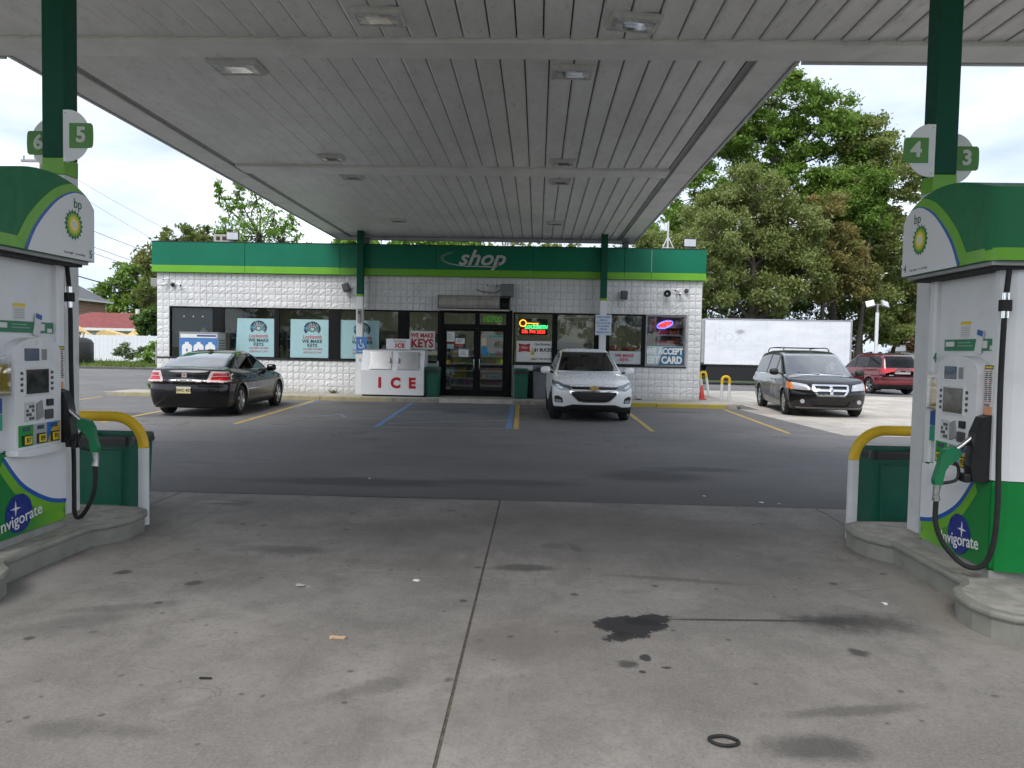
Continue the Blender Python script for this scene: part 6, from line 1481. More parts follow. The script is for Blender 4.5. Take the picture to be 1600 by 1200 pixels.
for x, yy in ((2.0, -1), (2.0, 1), (-5.2, -1), (-5.2, 1)):
    wo = empty('wheel', (x, yy * .98, .48), 0); wo.parent = tk
    if yy > 0: wo.rotation_euler.z = math.pi
    for nm, me in wheel_parts(.48, .30, 8, 'wide'): mesh_obj(nm, me, None, wo)
P = [(-6.4, .6), (-6.45, 1.2), (-6.1, 1.5), (-5.4, 1.62), (-4.9, 2.45), (-4.0, 2.55), (-3.95, 1.1), (-4.2, .6)]
MB().prism(P, -1.05, 1.05).build('cab', m_truck, tk); MB().prism([(-5.3, 1.65), (-4.88, 2.32), (-4.35, 2.36), (-4.35, 1.65)], -1.06, 1.06).build('cab_window', m_cglass2, tk)
MB().prism([(-4.3, 2.56), (-3.8, 2.56), (-3.8, 3.38), (-4.0, 3.3)], -.95, .95).build('wind_fairing', m_truck, tk)
for s in (-1, 1): MB().box(-5.3, -5.2, s * 1.12, s * 1.3, 1.6, 2.05, .02).build('mirror', m_black, tk)

hoop('pipe_hoop_bollard', (6.15, 25.2, .0), R(0), .24, .86, .045, .62, 'yellow topped white hoop bollard at the sidewalk corner', 'hoop bollards by the shop corner', rad=.115)
hoop('pipe_hoop_bollard', (6.02, 27.4, .0), R(0), .20, .95, .042, .72, 'leaning yellow topped hoop bollard close to the shop wall', 'hoop bollards by the shop corner', tilt=-9, rad=.09)
t = tag(empty('traffic_cone', (5.32, 24.9, .117)), 'small red traffic cone at the right corner of the shop', 'cone')
MB().box(-.14, .14, -.14, .14, 0, .03, .008).build('base', M('cone_red', (.55, .04, .03), .5), t); MB().lathe([(.11, .03), (.10, .06), (.03, .46), (.001, .465)], 16).build('cone', M('cone_red', (.55, .04, .03), .5), t)

lp = tag(empty('lot_lamp_post', (19.5, 45, 0)), 'white lamp post with two square heads behind the red car', 'lamp post')
k = MB(); k.tube([(0, 0, 0), (0, 0, 4.15)], .10, 12); k.build('pole', m_white, lp); MB().cyl((0, 0, 4.15), .06, .45, 'z', 10).build('neck', m_mgrey, lp)
k = MB(); k.tube([(-.35, 0, 4.62), (.35, 0, 4.60)], .03, 8); k.build('cross_arm', m_mgrey, lp)
for s in (-1, 1):
    h = MB(); h.T = Matrix.Translation((s * .42, 0, 4.62)) @ Matrix.Rotation(R(-35), 4, 'X') @ Matrix.Rotation(R(s * 25), 4, 'Z'); h.box(-.24, .24, -.06, .06, -.2, .24, .02); ho = h.build('lamp_head', m_mgrey, lp)
    h2 = MB(); h2.T = h.T; h2.box(-.2, .2, -.07, -.061, -.16, .2); h2.build('lens', M('flood_lens', (.55, .57, .60), .15, coat=.5), ho)

# ------------------------------------------------------------------ trees
def leaf_mat(name, cols, trans=.35):
    t = NT(name); a = t.n('ShaderNodeAttribute', attribute_name='tone').outputs['Fac']
    r = t.n('ShaderNodeValToRGB'); t.put(r.inputs[0], a); e = r.color_ramp.elements
    for i, c in enumerate(cols):
        x = e[i] if i < 2 else e.new(.5)
        x.position = i / (len(cols) - 1); x.color = (*c, 1)
    pr = t.principled(r.outputs[0], .6, spec=.3)
    tl = t.n('ShaderNodeBsdfTranslucent'); t.put(tl.inputs[0], t.mix(.5, r.outputs[0], (.22, .30, .03)))
    mx = t.n('ShaderNodeMixShader'); mx.inputs[0].default_value = trans; t.put(mx.inputs[1], pr); t.put(mx.inputs[2], tl.outputs[0])
    return t.done(mx.outputs[0])
m_maple = leaf_mat('leaf_maple', [(0.102, 0.198, 0.034), (0.168, 0.282, 0.050), (0.264, 0.384, 0.084)])
m_locust = leaf_mat('leaf_locust', [(0.156, 0.192, 0.060), (0.240, 0.282, 0.096), (0.348, 0.384, 0.156)])
m_rust = leaf_mat('leaf_rust', [(0.168, 0.180, 0.060), (0.240, 0.216, 0.078), (0.324, 0.228, 0.084)])
m_dark = leaf_mat('leaf_dark', [(0.047, 0.102, 0.029), (0.074, 0.149, 0.042), (0.118, 0.202, 0.060)])
m_sumac = leaf_mat('leaf_sumac', [(0.124, 0.160, 0.052), (0.160, 0.212, 0.062), (0.283, 0.231, 0.088)])
m_fresh = leaf_mat('leaf_fresh', [(0.124, 0.248, 0.035), (0.177, 0.336, 0.052), (0.265, 0.425, 0.088)])
m_bark = M('bark', (.075, .062, .052), .9, var=.3, vscale=5, bump=.8, bscale=12)
m_bark2 = M('bark_pale', (.17, .15, .125), .9, var=.3, vscale=5, bump=.6, bscale=12)

def tree(name, loc, blobs, leaf, mat, trunk, label, group, seed, nleaf=9000, bark=None, sig=.42, droop=.0, lean=(0, 0), clump=26, long=1.7, limb=.0):
    """blobs: (dx, dy, z, rx, ry, rz) masses of the crown; leaves gather in clumps hung on twigs"""
    rs = np.random.RandomState(seed); bark = bark or m_bark
    t = tag(empty(name, loc), label, 'tree' if name != 'shrub' else 'shrub', group)
    ztop = max(b[2] for b in blobs); k = MB(); rt = trunk
    tp = [Vector((lean[0] * (i / 6) ** 1.3 + rs.normal(0, .04 * rt * 8) * (i > 0), lean[1] * (i / 6) + rs.normal(0, .04 * rt * 8) * (i > 0), ztop * .9 * i / 6)) for i in range(7)]
    k.tube([tuple(p) for p in curve_pts(tp, 3)], [rt * (1.25 if i == 0 else 1) * (1 - .82 * i / 18) for i in range(19)], 9)
    k.build('trunk', bark, t)
    allc = []
    tw = MB()
    for (bx_, by_, bz, rx, ry, rz) in blobs:
        c = Vector((bx_, by_, bz)); i0 = min(5, max(1, int((bz - rz * 1.3) / (ztop * .9) * 6))); st = tp[i0]
        mid = st.lerp(c, .5) + Vector((rs.normal(0, .2), rs.normal(0, .2), -.1 * rz)); r0 = rt * (.55 - .06 * i0)
        lm = MB(); lm.tube([tuple(p) for p in curve_pts([st, mid, c], 5)], [max(.03, r0 * (1 - .75 * q / 10)) for q in range(11)], 7); lm.build('limb', bark, t)
        nc_ = max(14, int(clump * (rx * rz) / 5.0))
        d = rs.normal(0, 1, (nc_, 3)); d /= np.linalg.norm(d, axis=1)[:, None]; rad = rs.uniform(.25, 1.0, nc_) ** .5
        cc = np.array([bx_, by_, bz]) + d * rad[:, None] * np.array([rx, ry, rz]); allc.append(np.concatenate([cc, (sig * .62 * min(1.0, (rx * rz) ** .5 / 1.6) + .05) * rs.uniform(.55, 1.25, (nc_, 1))], 1))
        for q in cc[::2]:
            m_ = Vector(q).lerp(c, .45) + Vector((0, 0, -.15)); tw.tube([tuple(c), tuple(m_), tuple(q)], [.035, .022, .008], 4, cap=False)
    tw.build('twigs', bark, t, kind='stuff')
    A = np.concatenate(allc); n = nleaf
    pick = rs.randint(0, len(A), n); P = A[pick, :3] + rs.normal(0, 1, (n, 3)) * A[pick, 3:4] * np.array([1, 1, .62])
    if droop: P[:, 2] -= droop * np.abs(rs.normal(0, 1, n))
    # diamond leaves
    ax = rs.normal(0, 1, (n, 3)); ax[:, 2] -= .35; ax /= np.linalg.norm(ax, axis=1)[:, None]
    ot = rs.normal(0, 1, (n, 3)); ot[:, 2] *= .4; ot -= (ot * ax).sum(1)[:, None] * ax; ot /= np.linalg.norm(ot, axis=1)[:, None]
    s = leaf * rs.uniform(.6, 1.35, n)[:, None]
    nrm = np.cross(ax, ot)
    V = np.stack([P - ax * s * long * .5, P + ot * s * .5 + nrm * s * .12, P + ax * s * long * .5, P - ot * s * .5 + nrm * s * .12], 1).reshape(-1, 3)
    me = np_mesh('crown', V, np.arange(4 * n).reshape(-1, 4))
    cl = rs.rand(len(A)); tone = np.clip(cl[pick] * .65 + rs.rand(n) * .35, 0, 1); at = me.attributes.new('tone', 'FLOAT', 'POINT'); at.data.foreach_set('value', np.repeat(tone, 4).astype(np.float32))
    mesh_obj('crown', me, mat, t)
    return t
GR = 'tall trees behind the white truck'
tree('maple_tree', (16.2, 56, 0), [(0, 0, 19.4, 3.6, 3.2, 2.6), (-3.6, 0, 17.2, 3.0, 2.6, 2.6), (3.6, 0, 18.0, 2.8, 2.6, 2.6), (0, 0, 16.2, 3.2, 2.6, 2.0), (6.6, 0, 17.2, 1.9, 1.6, 1.8), (-5.3, -.5, 12.6, 2.6, 2.6, 2.4), (.5, 0, 13.5, 3.4, 3, 2.4), (4.8, 0, 12.9, 2.8, 2.5, 2.8), (-7.2, 0, 9.6, 2.4, 2.2, 2.2), (1.5, 1, 9.5, 3.5, 3, 2.2), (5.0, 0, 8.8, 2.6, 2.4, 2.4), (-3.0, 1, 9.6, 2.8, 2.5, 2.2), (6.6, 0, 15.2, 1.6, 1.6, 1.7)], 0.157, m_maple, .42, 'tallest bright green maple towering over the white truck', GR, 1, 95000, sig=.42, clump=40)
tree('maple_tree', (22.9, 55, 0), [(0, 0, 16.4, 2.0, 2, 2.0), (1.9, 0, 14.0, 1.8, 2, 2.0), (2.2, 0, 10.8, 1.7, 2, 1.8), (2.0, 0, 7.8, 1.8, 2, 1.6), (.9, 0, 12.4, 2.1, 2, 2.0), (-1.6, 0, 12.9, 1.9, 2, 2.0), (1.1, 0, 9.4, 2.0, 2, 1.8), (-1.5, 0, 9.2, 1.9, 2, 1.8), (0, 0, 6.2, 2.3, 2, 1.5), (1.5, 0, 4.0, 1.8, 2, 1.5)], 0.139, m_locust, .24, 'thin olive tree at the right edge of the grove', GR, 2, 57460, sig=.46, clump=34, limb=1)
tree('locust_tree', (13.6, 49.5, 0), [(0, 0, 12.0, 2.5, 2, 1.9), (-2.3, 0, 10.2, 2.4, 2, 1.9), (2.1, 0, 9.8, 2.3, 2, 1.8), (-.2, 0, 8.0, 2.6, 2, 1.7), (-4.1, 0, 8.0, 2.0, 2, 1.6), (2.8, 0, 7.0, 2.0, 2, 1.5), (-2.2, 0, 6.3, 2.0, 2, 1.4), (.8, -.5, 5.6, 1.7, 1.6, 1.2), (-5.0, 0, 5.6, 1.6, 1.5, 1.3)], 0.099, m_locust, .36, 'feathery olive locust in front of the tall maple', GR, 3, 58032, sig=.40, clump=46, droop=.22, long=2.4)
tree('locust_tree', (9.0, 47.0, 0), [(0, 0, 7.4, 1.9, 1.6, 1.5), (1.3, 0, 5.9, 1.6, 1.6, 1.3), (-1.4, 0, 6.3, 1.5, 1.5, 1.3), (-2.6, 0, 7.6, 1.6, 1.5, 1.4), (-2.4, 0, 4.9, 1.2, 1.2, 1.0), (1.4, -.5, 8.9, 1.5, 1.4, 1.3)], 0.087, m_locust, .20, 'small leaning locust at the shop corner', GR, 4, 30628, sig=.40, clump=40, droop=.2, long=2.4, lean=(-.8, 0))
tree('rusty_tree', (18.6, 51.0, 0), [(0, 0, 10.6, 1.7, 1.6, 1.6), (1.2, 0, 8.6, 1.7, 1.6, 1.5), (-1.2, 0, 8.4, 1.6, 1.6, 1.3), (.3, 0, 6.6, 1.9, 1.6, 1.3), (2.0, 0, 6.6, 1.5, 1.5, 1.3)], 0.099, m_rust, .22, 'reddish brown tinged tree in the middle of the grove', GR, 5, 24180, sig=.40, clump=36, droop=.15, long=2.2)
tree('dark_tree', (12.2, 58, 0), [(0, 0, 6.5, 3.2, 2, 2.4), (-4.0, 0, 5.6, 2.8, 2, 2.2), (4.2, 0, 6.0, 3.2, 2, 2.4), (-6.8, 0, 7.8, 2.2, 2, 2.2), (8, 0, 5.6, 2.8, 2, 2.4), (2, 0, 3.4, 3.4, 2, 1.8), (-3, 0, 3.2, 3.2, 2, 1.8), (7, 0, 3.0, 3.2, 2, 1.8), (11.5, 0, 4.2, 2.6, 2, 2.4)], 0.139, m_dark, .40, 'dark green understorey tree filling below the maples', GR, 6, 39000, sig=.5, clump=34)
for i, (x, y, r_, h_) in enumerate(((14.8, 52.5, .50, 9), (20.3, 54, .30, 12), (21.6, 53, .22, 13))):
    tree('bare_trunk_tree', (x, y, 0), [(.3, 0, h_ + .6, 1.6, 1.5, 1.6), (-.8, 0, h_ - 1.4, 1.3, 1.3, 1.2), (1.0, 0, h_ - 2.0, 1.2, 1.2, 1.2)], 0.116, m_maple if i else m_dark, r_, ['thick dark trunk rising in the middle of the grove', 'slim bare trunk behind the lamp post', 'slimmest bare trunk right of the lamp post'][i], GR, 30 + i, 13520, sig=.5, clump=30, lean=(.5 * i, 0))
tree('spruce_tree', (26.6, 58, 0), [(-.8, 0, 5.6, 2.3, 2, 1.1), (.4, 0, 4.6, 2.6, 2, .8), (-.8, 0, 3.5, 2.6, 2, .7), (0, 0, 6.8, 1.8, 1.6, 1.0)], 0.116, m_sumac, .2, 'layered brownish evergreen behind the red car', GR, 8, 36400, sig=.4, clump=34, long=2.4)
tree('rusty_tree', (27.9, 57, 0), [(.0, 0, 4.0, 1.8, 1.4, .55), (-.8, 0, 2.9, 1.8, 1.4, .5), (.6, 0, 2.4, 1.6, 1.4, .4)], 0.093, leaf_mat('leaf_brown', [(0.265, 0.150, 0.079), (0.389, 0.221, 0.124), (0.512, 0.300, 0.177)]), .1, 'low brown-leaved tree beside the small white house', GR, 9, 14508, sig=.40, clump=30)
GL = 'trees behind the shop and the fence'
tree('sumac_tree', (-18.2, 40, 0), [(-.7, 0, 7.1, 1.2, 1.2, .75), (1.0, 0, 7.2, 1.1, 1.1, .65), (-1.9, 0, 6.2, 1.2, 1.1, .8), (.3, 0, 6.0, 1.4, 1.2, .8), (-1.6, 0, 4.9, 1.0, 1, .7), (-2.0, -.5, 4.0, .9, .9, .6)], 0.116, m_sumac, .15, 'sumac like tree peeping over the left end of the shop', GL, 11, 6000, sig=.36, clump=150, long=2.6)
tree('young_tree', (-14.6, 40, 0), [(0, 0, 7.3, 1.3, 1.2, 1.4), (-1.5, 0, 7.2, .8, .8, 1.1), (-1.8, 0, 8.7, .35, .35, .8), (-1.0, 0, 8.9, .35, .35, .9), (-.2, 0, 9.2, .4, .4, .9), (1.2, 0, 7.0, 1.0, 1, 1.0), (.7, 0, 8.2, .5, .5, .8), (2.2, 0, 6.5, .9, .9, .7), (-1.2, 0, 9.6, .22, .22, .7), (-2.2, 0, 9.5, .2, .2, .6), (-2.1, 0, 6.6, .8, .8, .6), (1.7, 0, 8.0, .3, .3, .6)], 0.075, m_fresh, .14, 'loose fresh green tree with upright shoots above the shop roof', GL, 12, 6500, sig=.34, clump=190, long=2.6)
for i, x in enumerate((-8.5, -5.0, -1.2, 1.8)):
    tree('bare_branch_tree', (x - .5, 44 + i, 0), [(0, 0, 7.3, 1.6, 1, .9), (1.6, 0, 7.2, 1.2, 1, .8), (-1.5, 0, 7.1, 1.2, 1, .8)], .14, [m_fresh, m_maple, m_sumac, m_sumac][i], .13, ['tree glimpsed under the canopy edge beside left column', 'second tree from the left glimpsed under the canopy edge', 'sparse tree glimpsed under canopy edge right of shop sign', 'sparse tree glimpsed under canopy edge by right column'][i], GL, 14 + i, (4500, 8000, 1600, 1600)[i], sig=.4, clump=26, long=2.2)
for i, (x, y, h_, m_, lab) in enumerate(((-49, 92, 11.2, m_maple, 'tall tree left of the red roofed house'), (-44.5, 95, 9.2, m_dark, 'dark round tree right behind the red roof'), (-39.5, 90, 8.4, m_locust, 'pale olive tree right of the red roof'), (-36.0, 88, 9.6, m_dark, 'dark tree touching the left corner of the shop'))):
    tree('far_tree', (x, y, 0), [(0, 0, h_ - 1.6, 2.8, 2.5, 1.7), (-2.2, 0, h_ - 3.6, 2.5, 2, 1.8), (2.1, 0, h_ - 3.8, 2.5, 2, 1.8), (0, 0, h_ - 5.6, 3.4, 2.4, 2.0), (-1, 0, 2.6, 3.4, 2.2, 1.7)], .30, m_, .25, lab, GL, 20 + i, 9000, sig=.5, clump=60, bark=m_bark2)
tree('conifer_bush', (-29.6, 57.5, 0), [(0, 0, 3.4, 1.2, 1, .6), (.7, 0, 2.6, 1.5, 1, .6), (1.1, 0, 3.9, 1.2, 1, .8), (.5, 0, 1.5, 1.5, 1, .7)], 0.116, m_dark, .12, 'dark spreading evergreen above the white fence', GL, 40, 15600, sig=.36, clump=30, long=2.2)
tree('shrub', (-28.9, 53.0, .1), [(0, 0, 1.15, .55, .45, .4), (-.45, 0, .85, .4, .4, .3), (.25, 0, .6, .5, .4, .25), (1.35, 0, 1.05, .35, .3, .22), (.9, 0, .7, .3, .3, .2)], 0.085, leaf_mat('leaf_shrub', [(0.124, 0.177, 0.088), (0.195, 0.265, 0.142), (0.283, 0.354, 0.195)]), .035, 'thin leggy shrub before the white fence', 'shrubs along the fence', 41, 1500, sig=.32, long=2.4)
tree('shrub', (-25.6, 50.0, .1), [(0, 0, .75, .45, .45, .35), (.3, 0, 1.25, .4, .4, .3), (-.3, 0, .45, .5, .4, .25), (.9, 0, .5, .6, .4, .3)], 0.090, m_fresh, .03, 'leafy shrub against the left corner of the shop', 'shrubs along the fence', 42, 1800, sig=.32, long=2.0)
rs = np.random.RandomState(77)
def weed(x, y, z, h, n, label):
    v = []; f = []
    for i in range(n):
        a, l, b = rs.uniform(0, 6.28), rs.uniform(.5, 1) * h, rs.uniform(.02, .12); w_ = .012; dx, dy = math.cos(a), math.sin(a); q = len(v)
        v += [(dy * w_, -dx * w_, 0), (-dy * w_, dx * w_, 0), (dx * b - dy * w_ * 1.5, dy * b + dx * w_ * 1.5, l * .6), (dx * b + dy * w_ * 1.5, dy * b - dx * w_ * 1.5, l * .6), (dx * b * 1.8, dy * b * 1.8, l)]; f += [(q, q + 1, q + 2, q + 3), (q + 3, q + 2, q + 4)]
    o = MB().add(v, f).build('weed_tuft', m_blade, loc=(x, y, z), fix=False); tag(o, label, 'weed', 'weeds by the shop wall'); return o
weed(-12.1, 23.7, .12, .32, 60, 'weed tuft at the left corner of the shop'); weed(-6.4, 23.93, .12, .13, 26, 'small weed below the locksmith poster'); weed(3.2, 23.93, .12, .07, 16, 'tiny weed below the right end windows')

for i in range(7):
    tree('street_tree', (-26 + i * 8.5 + rs.uniform(-1, 1), -31 - rs.uniform(0, 4), 0), [(0, 0, 7.5, 3.4, 3, 2.6), (-2.2, 0, 5.2, 2.6, 2.4, 2.2), (2.4, 0, 5.0, 2.6, 2.4, 2.2), (0, 0, 3.0, 3.6, 2.4, 1.8)], .30, m_dark, .25, 'leafy tree across the street, mirrored in the shop windows', 'trees across the street', 60 + i, 5000, sig=.42)
# ------------------------------------------------------------------ left background
m_fence = M('fence_white', (.74, .76, .80), .5, var=.03)
fe = tag(empty('white_fence', (-30, 56, .1)), 'white vinyl board fence along the grass verge', 'fence')
pm = MB().box(-.155, .155, -.012, .012, .05, 2.0, .006); o0 = pm.build('fence_board', m_fence); me = o0.data; bpy.data.objects.remove(o0)
for k in range(38):
    o = mesh_obj('fence_board', me, None, fe, loc=(-5.8 + k * .318, rs.normal(0, .003), 0))
for k in range(6): MB().box(-5.99 + k * 2.4, -5.87 + k * 2.4, .013, .13, 0, 2.08, .01).build('fence_post', m_fence, fe)
for z in (.25, 1.8): MB().box(-6, 6.3, .0125, .05, z, z + .09).build('fence_rail', m_fence, fe)
m_brick = None
def brick_mat():
    t = NT('far_brick'); b = t.n('ShaderNodeTexBrick'); t.put(b.inputs['Vector'], t.n('ShaderNodeMapping').outputs[0])
    mp = t.n('ShaderNodeMapping'); t.put(mp.inputs['Vector'], t.obj()); mp.inputs['Rotation'].default_value = (R(90), 0, 0); t.put(b.inputs['Vector'], mp.outputs[0])
    b.inputs['Scale'].default_value = 3.2; b.inputs['Color1'].default_value = (.26, .085, .05, 1); b.inputs['Color2'].default_value = (.33, .12, .07, 1); b.inputs['Mortar'].default_value = (.35, .28, .23, 1)
    return t.done(t.principled(b.outputs[0], .85))
m_roofr = M('roof_red', (.21, .052, .048), .8, var=.15, vscale=2, bump=.4, bscale=8)
hs = tag(empty('red_roof_house', (-39, 68, 0)), 'low house with a red hipped roof behind the white fence', 'house')
MB().box(-6.5, 5.6, 0, 6, 0, 2.72).build('wall', M('house_cream', (.62, .58, .48), .7), hs); MB().box(-6.6, 5.9, -.45, -.36, 2.6, 2.84).build('gutter', m_white, hs)
MB().add([(-6.9, -.4, 2.84), (6.0, -.4, 2.84), (6.0, 6.4, 2.84), (-6.9, 6.4, 2.84), (-3.0, 3, 4.35), (3.4, 3, 4.3)], [(0, 1, 5, 4), (1, 2, 5), (2, 3, 4, 5), (3, 0, 4), (0, 3, 2, 1)]).build('roof', m_roofr, hs)
MB().cyl((1.8, 2.4, 4.2), .18, .5, 'z', 10).build('roof_vent', m_white, hs)
for x in (-4, 1): MB().box(x, x + 1.2, -.03, -.001, 1.0, 2.1).build('window', m_cglass2, hs)
bb = tag(empty('brick_house', (-51.2, 78, 0)), 'red brick house end behind the left dispenser', 'house')
MB().box(-8, 3.2, 0, 6, 0, 6.0).build('wall', brick_mat(), bb); MB().prism([(-8.4, 6.0), (3.7, 6.0), (-2.4, 9)], -.3, 6.3).build('roof', M('roof_grey', (.12, .12, .125), .8, bump=.4, bscale=6), bb)
MB().box(3.7, 3.9, -.4, 6.4, 5.85, 6.05).build('eave', m_white, bb)
m_tan = M('playset_tan', (.62, .44, .18), .6, var=.1)
for i, (x, y, lab) in enumerate(((-31.2, 60, 'tan pointed play tent roof above the white fence'),)):
    t = tag(empty('tent_roof', (x, y, .1)), lab, 'canopy')
    MB().add([(-1.25, -1.2, 1.75), (1.25, -1.2, 1.75), (1.25, 1.2, 1.75), (-1.25, 1.2, 1.75), (0, 0, 2.95)], [(0, 1, 4), (1, 2, 4), (2, 3, 4), (3, 0, 4)]).build('cloth', m_tan, t); MB().box(-.11, .11, -.08, .08, 2.7, 3.45).build('finial', m_tan, t)
    for a in (-1.2, 1.2): k = MB(); k.tube([(a, -1.15, 0), (a, -1.15, 1.76)], .05, 6); k.build('post', m_tan, t)
t = tag(empty('yellow_slide', (-36.0, 60, .1)), 'tan sloped slide top behind the white fence', 'slide')
MB().prism([(-.9, 2.6), (-.7, 2.75), (.9, 1.75), (.75, 1.6)], -.4, .4).build('chute', m_tan, t)
for a in (-.75,): MB().box(a, a + .15, -.35, .35, 0, 2.55).build('support', m_tan, t)
t = tag(empty('tan_cover', (-34.2, 60.5, .1)), 'low tan arched cover behind the white fence', 'cover'); MB().prism([(-1.1, 1.6), (-.7, 2.25), (-.2, 2.45), (.8, 2.2), (1.9, 1.8), (1.9, 1.6)], -.6, .6).build('cloth', m_tan, t)
for a in (-1.0, 1.7): MB().box(a, a + .1, -.5, .5, 0, 1.599).build('support', m_tan, t)
dp = tag(empty('dumpster', (-29.6, 48.2, .1)), 'dark round-shouldered waste container on the verge', 'container')
MB().lathe([(.001, 0), (1.05, 0), (1.12, .1), (1.12, 1.4), (.98, 1.62), (.7, 1.74), (.001, 1.76)], 20).build('tank', M('container_dark', (.03, .03, .028), .55, var=.15, dirt=.3), dp)
for a in (.35, .6, .85):
    k = MB(); k.tube(curve_pts([(a - .5, -.3, 1.70), (a - .3, -.3, 2.05), (a, -.3, 2.07), (a - .1, -.3, 1.72)], 3), .025, 6); k.build('handle', m_black, dp)
t = tag(empty('fence_end_post', (-24.6, 49.2, .1)), 'short grey post by the left corner of the shop', 'post'); MB().box(-.16, .16, -.16, .16, 0, 1.35, .02).build('post', m_mgrey, t); MB().box(-.18, .18, -.18, .18, 1.351, 1.40, .01).build('cap', m_mgrey, t)
up = tag(empty('utility_pole', (-39.4, 60, 0)), 'utility pole with cross arm behind the left pump hood', 'pole')
k = MB(); k.tube([(0, 0, 0), (.0, 0, 15.9)], [.2, .13], 10); k.build('pole', m_bark2, up)
MB().box(-1.6, 1.3, -.09, .09, 15.65, 15.85, .01).build('cross_arm', M('arm_grey', (.30, .29, .30), .7), up)
for x in (-1.4, -.5, .5, 1.15): MB().lathe([(.03, 15.85), (.07, 15.93), (.04, 16.0), (.08, 16.07), (.03, 16.17)], 8, (x, 0, 0)).build('insulator', m_mgrey, up)
k = MB(); k.cyl((.3, -.25, 13.6), .22, .9, 'z', 12); k.build('transformer', m_mgrey, up)
def wire(a, b, sag, r, label):
    a, b = Vector(a), Vector(b); P = []
    for i in range(17): s = i / 16; P.append(a.lerp(b, s) - Vector((0, 0, sag * 4 * s * (1 - s))))
    k = MB(); k.tube(P, r, 5); tag(k.build('power_line', m_ink), label, 'cable', 'power lines left of the shop')
wire((-38.2, 60, 15.3), (-24, 75, 7.3), .6, .012, 'topmost thin power line left of the shop'); wire((-39.9, 60, 15.3), (-25, 75, 6.0), .8, .012, 'second thin power line from the top')
wire((-39.4, 60, 12.0), (-20, 62, 5.6), .5, .02, 'third power line from the top left of the shop'); wire((-39.4, 60, 10.6), (-20, 62, 4.9), .5, .02, 'upper of two power lines ending at the fascia'); wire((-39.4, 60, 10.1), (-20, 62, 4.5), .5, .02, 'lower of two power lines ending at the fascia')
wire((-39.4, 60, 7.6), (-20, 62, 3.9), .6, .045, 'thick low black power line before the trees')

# right background
sh = tag(empty('small_white_house', (30.6, 62, 0)), 'small white gabled house behind the red car', 'house')
MB().box(-1.0, 2.4, 0, 4, 0, 2.1).build('wall', M('house_white', (.72, .70, .66), .6), sh); MB().prism([(-1.2, 2.1), (2.6, 2.1), (.7, 3.1)], -.2, 4.2).build('roof', m_mgrey, sh); MB().prism([(-.95, 2.1), (2.35, 2.1), (.7, 2.98)], -.22, -.201).build('gable', M('house_white', (.72, .70, .66), .6), sh)
for k in range(7): MB().box(-1.0, 2.4, -.025, -.001, .3 + k * .26, .32 + k * .26).build('siding_line', m_mgrey, sh)
wf = tag(empty('wooden_fence', (25.5, 60.5, 0)), 'brown wooden fence panels behind the red car', 'fence'); m_wood = M('fence_wood', (.27, .15, .075), .8, var=.25, vscale=3)
for k in range(22): MB().box(-2.4 + k * .24, -2.18 + k * .24, -.02, .02, 0, 1.9 + .05 * ((k * 7) % 3), .004).build('fence_board', m_wood, wf)
MB().box(-2.4, 2.9, .021, .06, 1.5, 1.6).build('fence_rail', m_wood, wf)
t = tag(empty('tan_shed', (18.6, 50.5, 0)), 'narrow tan shed wall beside the rear of the truck', 'shed'); MB().box(-1, .5, 0, 2, 0, 2.4).build('wall', M('shed_tan', (.42, .36, .25), .7), t); MB().box(-1.1, .6, -.1, 2.1, 2.401, 2.5).build('roof', m_mgrey, t)
MB().box(14, 40, 44.6, 44.85, -.1, .14, .03).build('far_kerb', M('old_kerb', (.10, .095, .09), .85), kind='structure')

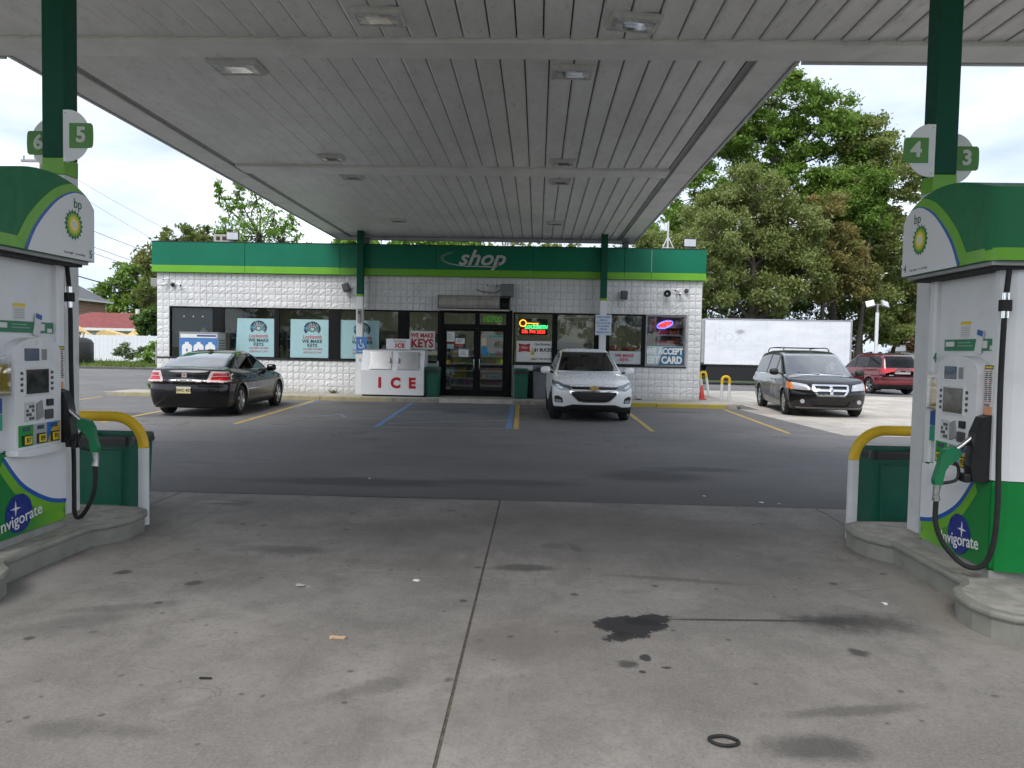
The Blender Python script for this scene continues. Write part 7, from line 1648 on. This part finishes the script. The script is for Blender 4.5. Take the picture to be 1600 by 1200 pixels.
# ------------------------------------------------------------------ litter on the ground
def scrap(x, y, s, mat, label, z=.004, kind='paper_scrap', seed=0):
    r = random.Random(seed); n = 7; P = [(s * r.uniform(.6, 1) * math.cos(2 * math.pi * k / n), s * r.uniform(.4, .8) * math.sin(2 * math.pi * k / n)) for k in range(n)]
    v = [(a, b, r.uniform(0, s * .3)) for a, b in P] + [(0, 0, s * .35)]
    o = MB().add(v + [(a, b, c - .002) for a, b, c in v], [(k, (k + 1) % n, n) for k in range(n)] + [((k + 1) % n + n + 1, k + n + 1, 2 * n + 1) for k in range(n)]).build(kind, mat, loc=(x, y, z)); tag(o, label, 'litter', 'litter on the forecourt')
scrap(2.28, 4.98, .03, m_paper, 'white paper scrap near the right pump island', seed=1); scrap(-.8, 5.18, .03, m_paper, 'white scrap beside the long slab joint', seed=2); scrap(-1.54, 4.99, .05, M('gum_pale', (.45, .44, .42), .7), 'pale flattened scrap on the left slab', seed=3)
scrap(2.45, 8.3, .035, m_paper, 'white scrap at the asphalt edge, right', seed=4); scrap(2.62, 8.25, .03, m_paper, 'small white scrap beside another at the asphalt edge', seed=5); scrap(1.9, 8.6, .03, m_paper, 'tiny white scrap on the asphalt near the edge', seed=6); scrap(-2.0, 9.2, .03, m_paper, 'tiny white scrap on the asphalt, left', seed=7)
P = [(-.045, -.012), (-.03, -.02), (-.02, -.01), (.02, -.008), (.035, -.018), (.045, -.005), (.04, .012), (.02, .01), (-.02, .012), (-.035, .02), (-.045, .008)]
tag(MB().prism(P, .003, .012, 'z').build('bone_shaped_scrap', M('scrap_tan', (.62, .42, .25), .7), loc=(-1.06, 4.11, 0)), 'tan bone-shaped scrap on the left slab', 'litter', 'litter on the forecourt')
k = MB(); k.tube([(.055 * math.cos(a) * (1 + .12 * math.cos(2 * a + 1)), .04 * math.sin(a), .008) for a in [2 * math.pi * q / 28 for q in range(29)]], .007, 8, cap=False); tag(k.build('rubber_ring', m_rubber, loc=(.80, 3.12, .003)), 'black rubber ring lying on the concrete near the camera', 'litter')
k = MB(); k.box(-.03, .03, -.006, .006, 0, .008, .003); tag(k.build('black_stick', m_rubber, loc=(-1.55, 3.55, .003)), 'short black stick on the left slab', 'litter')
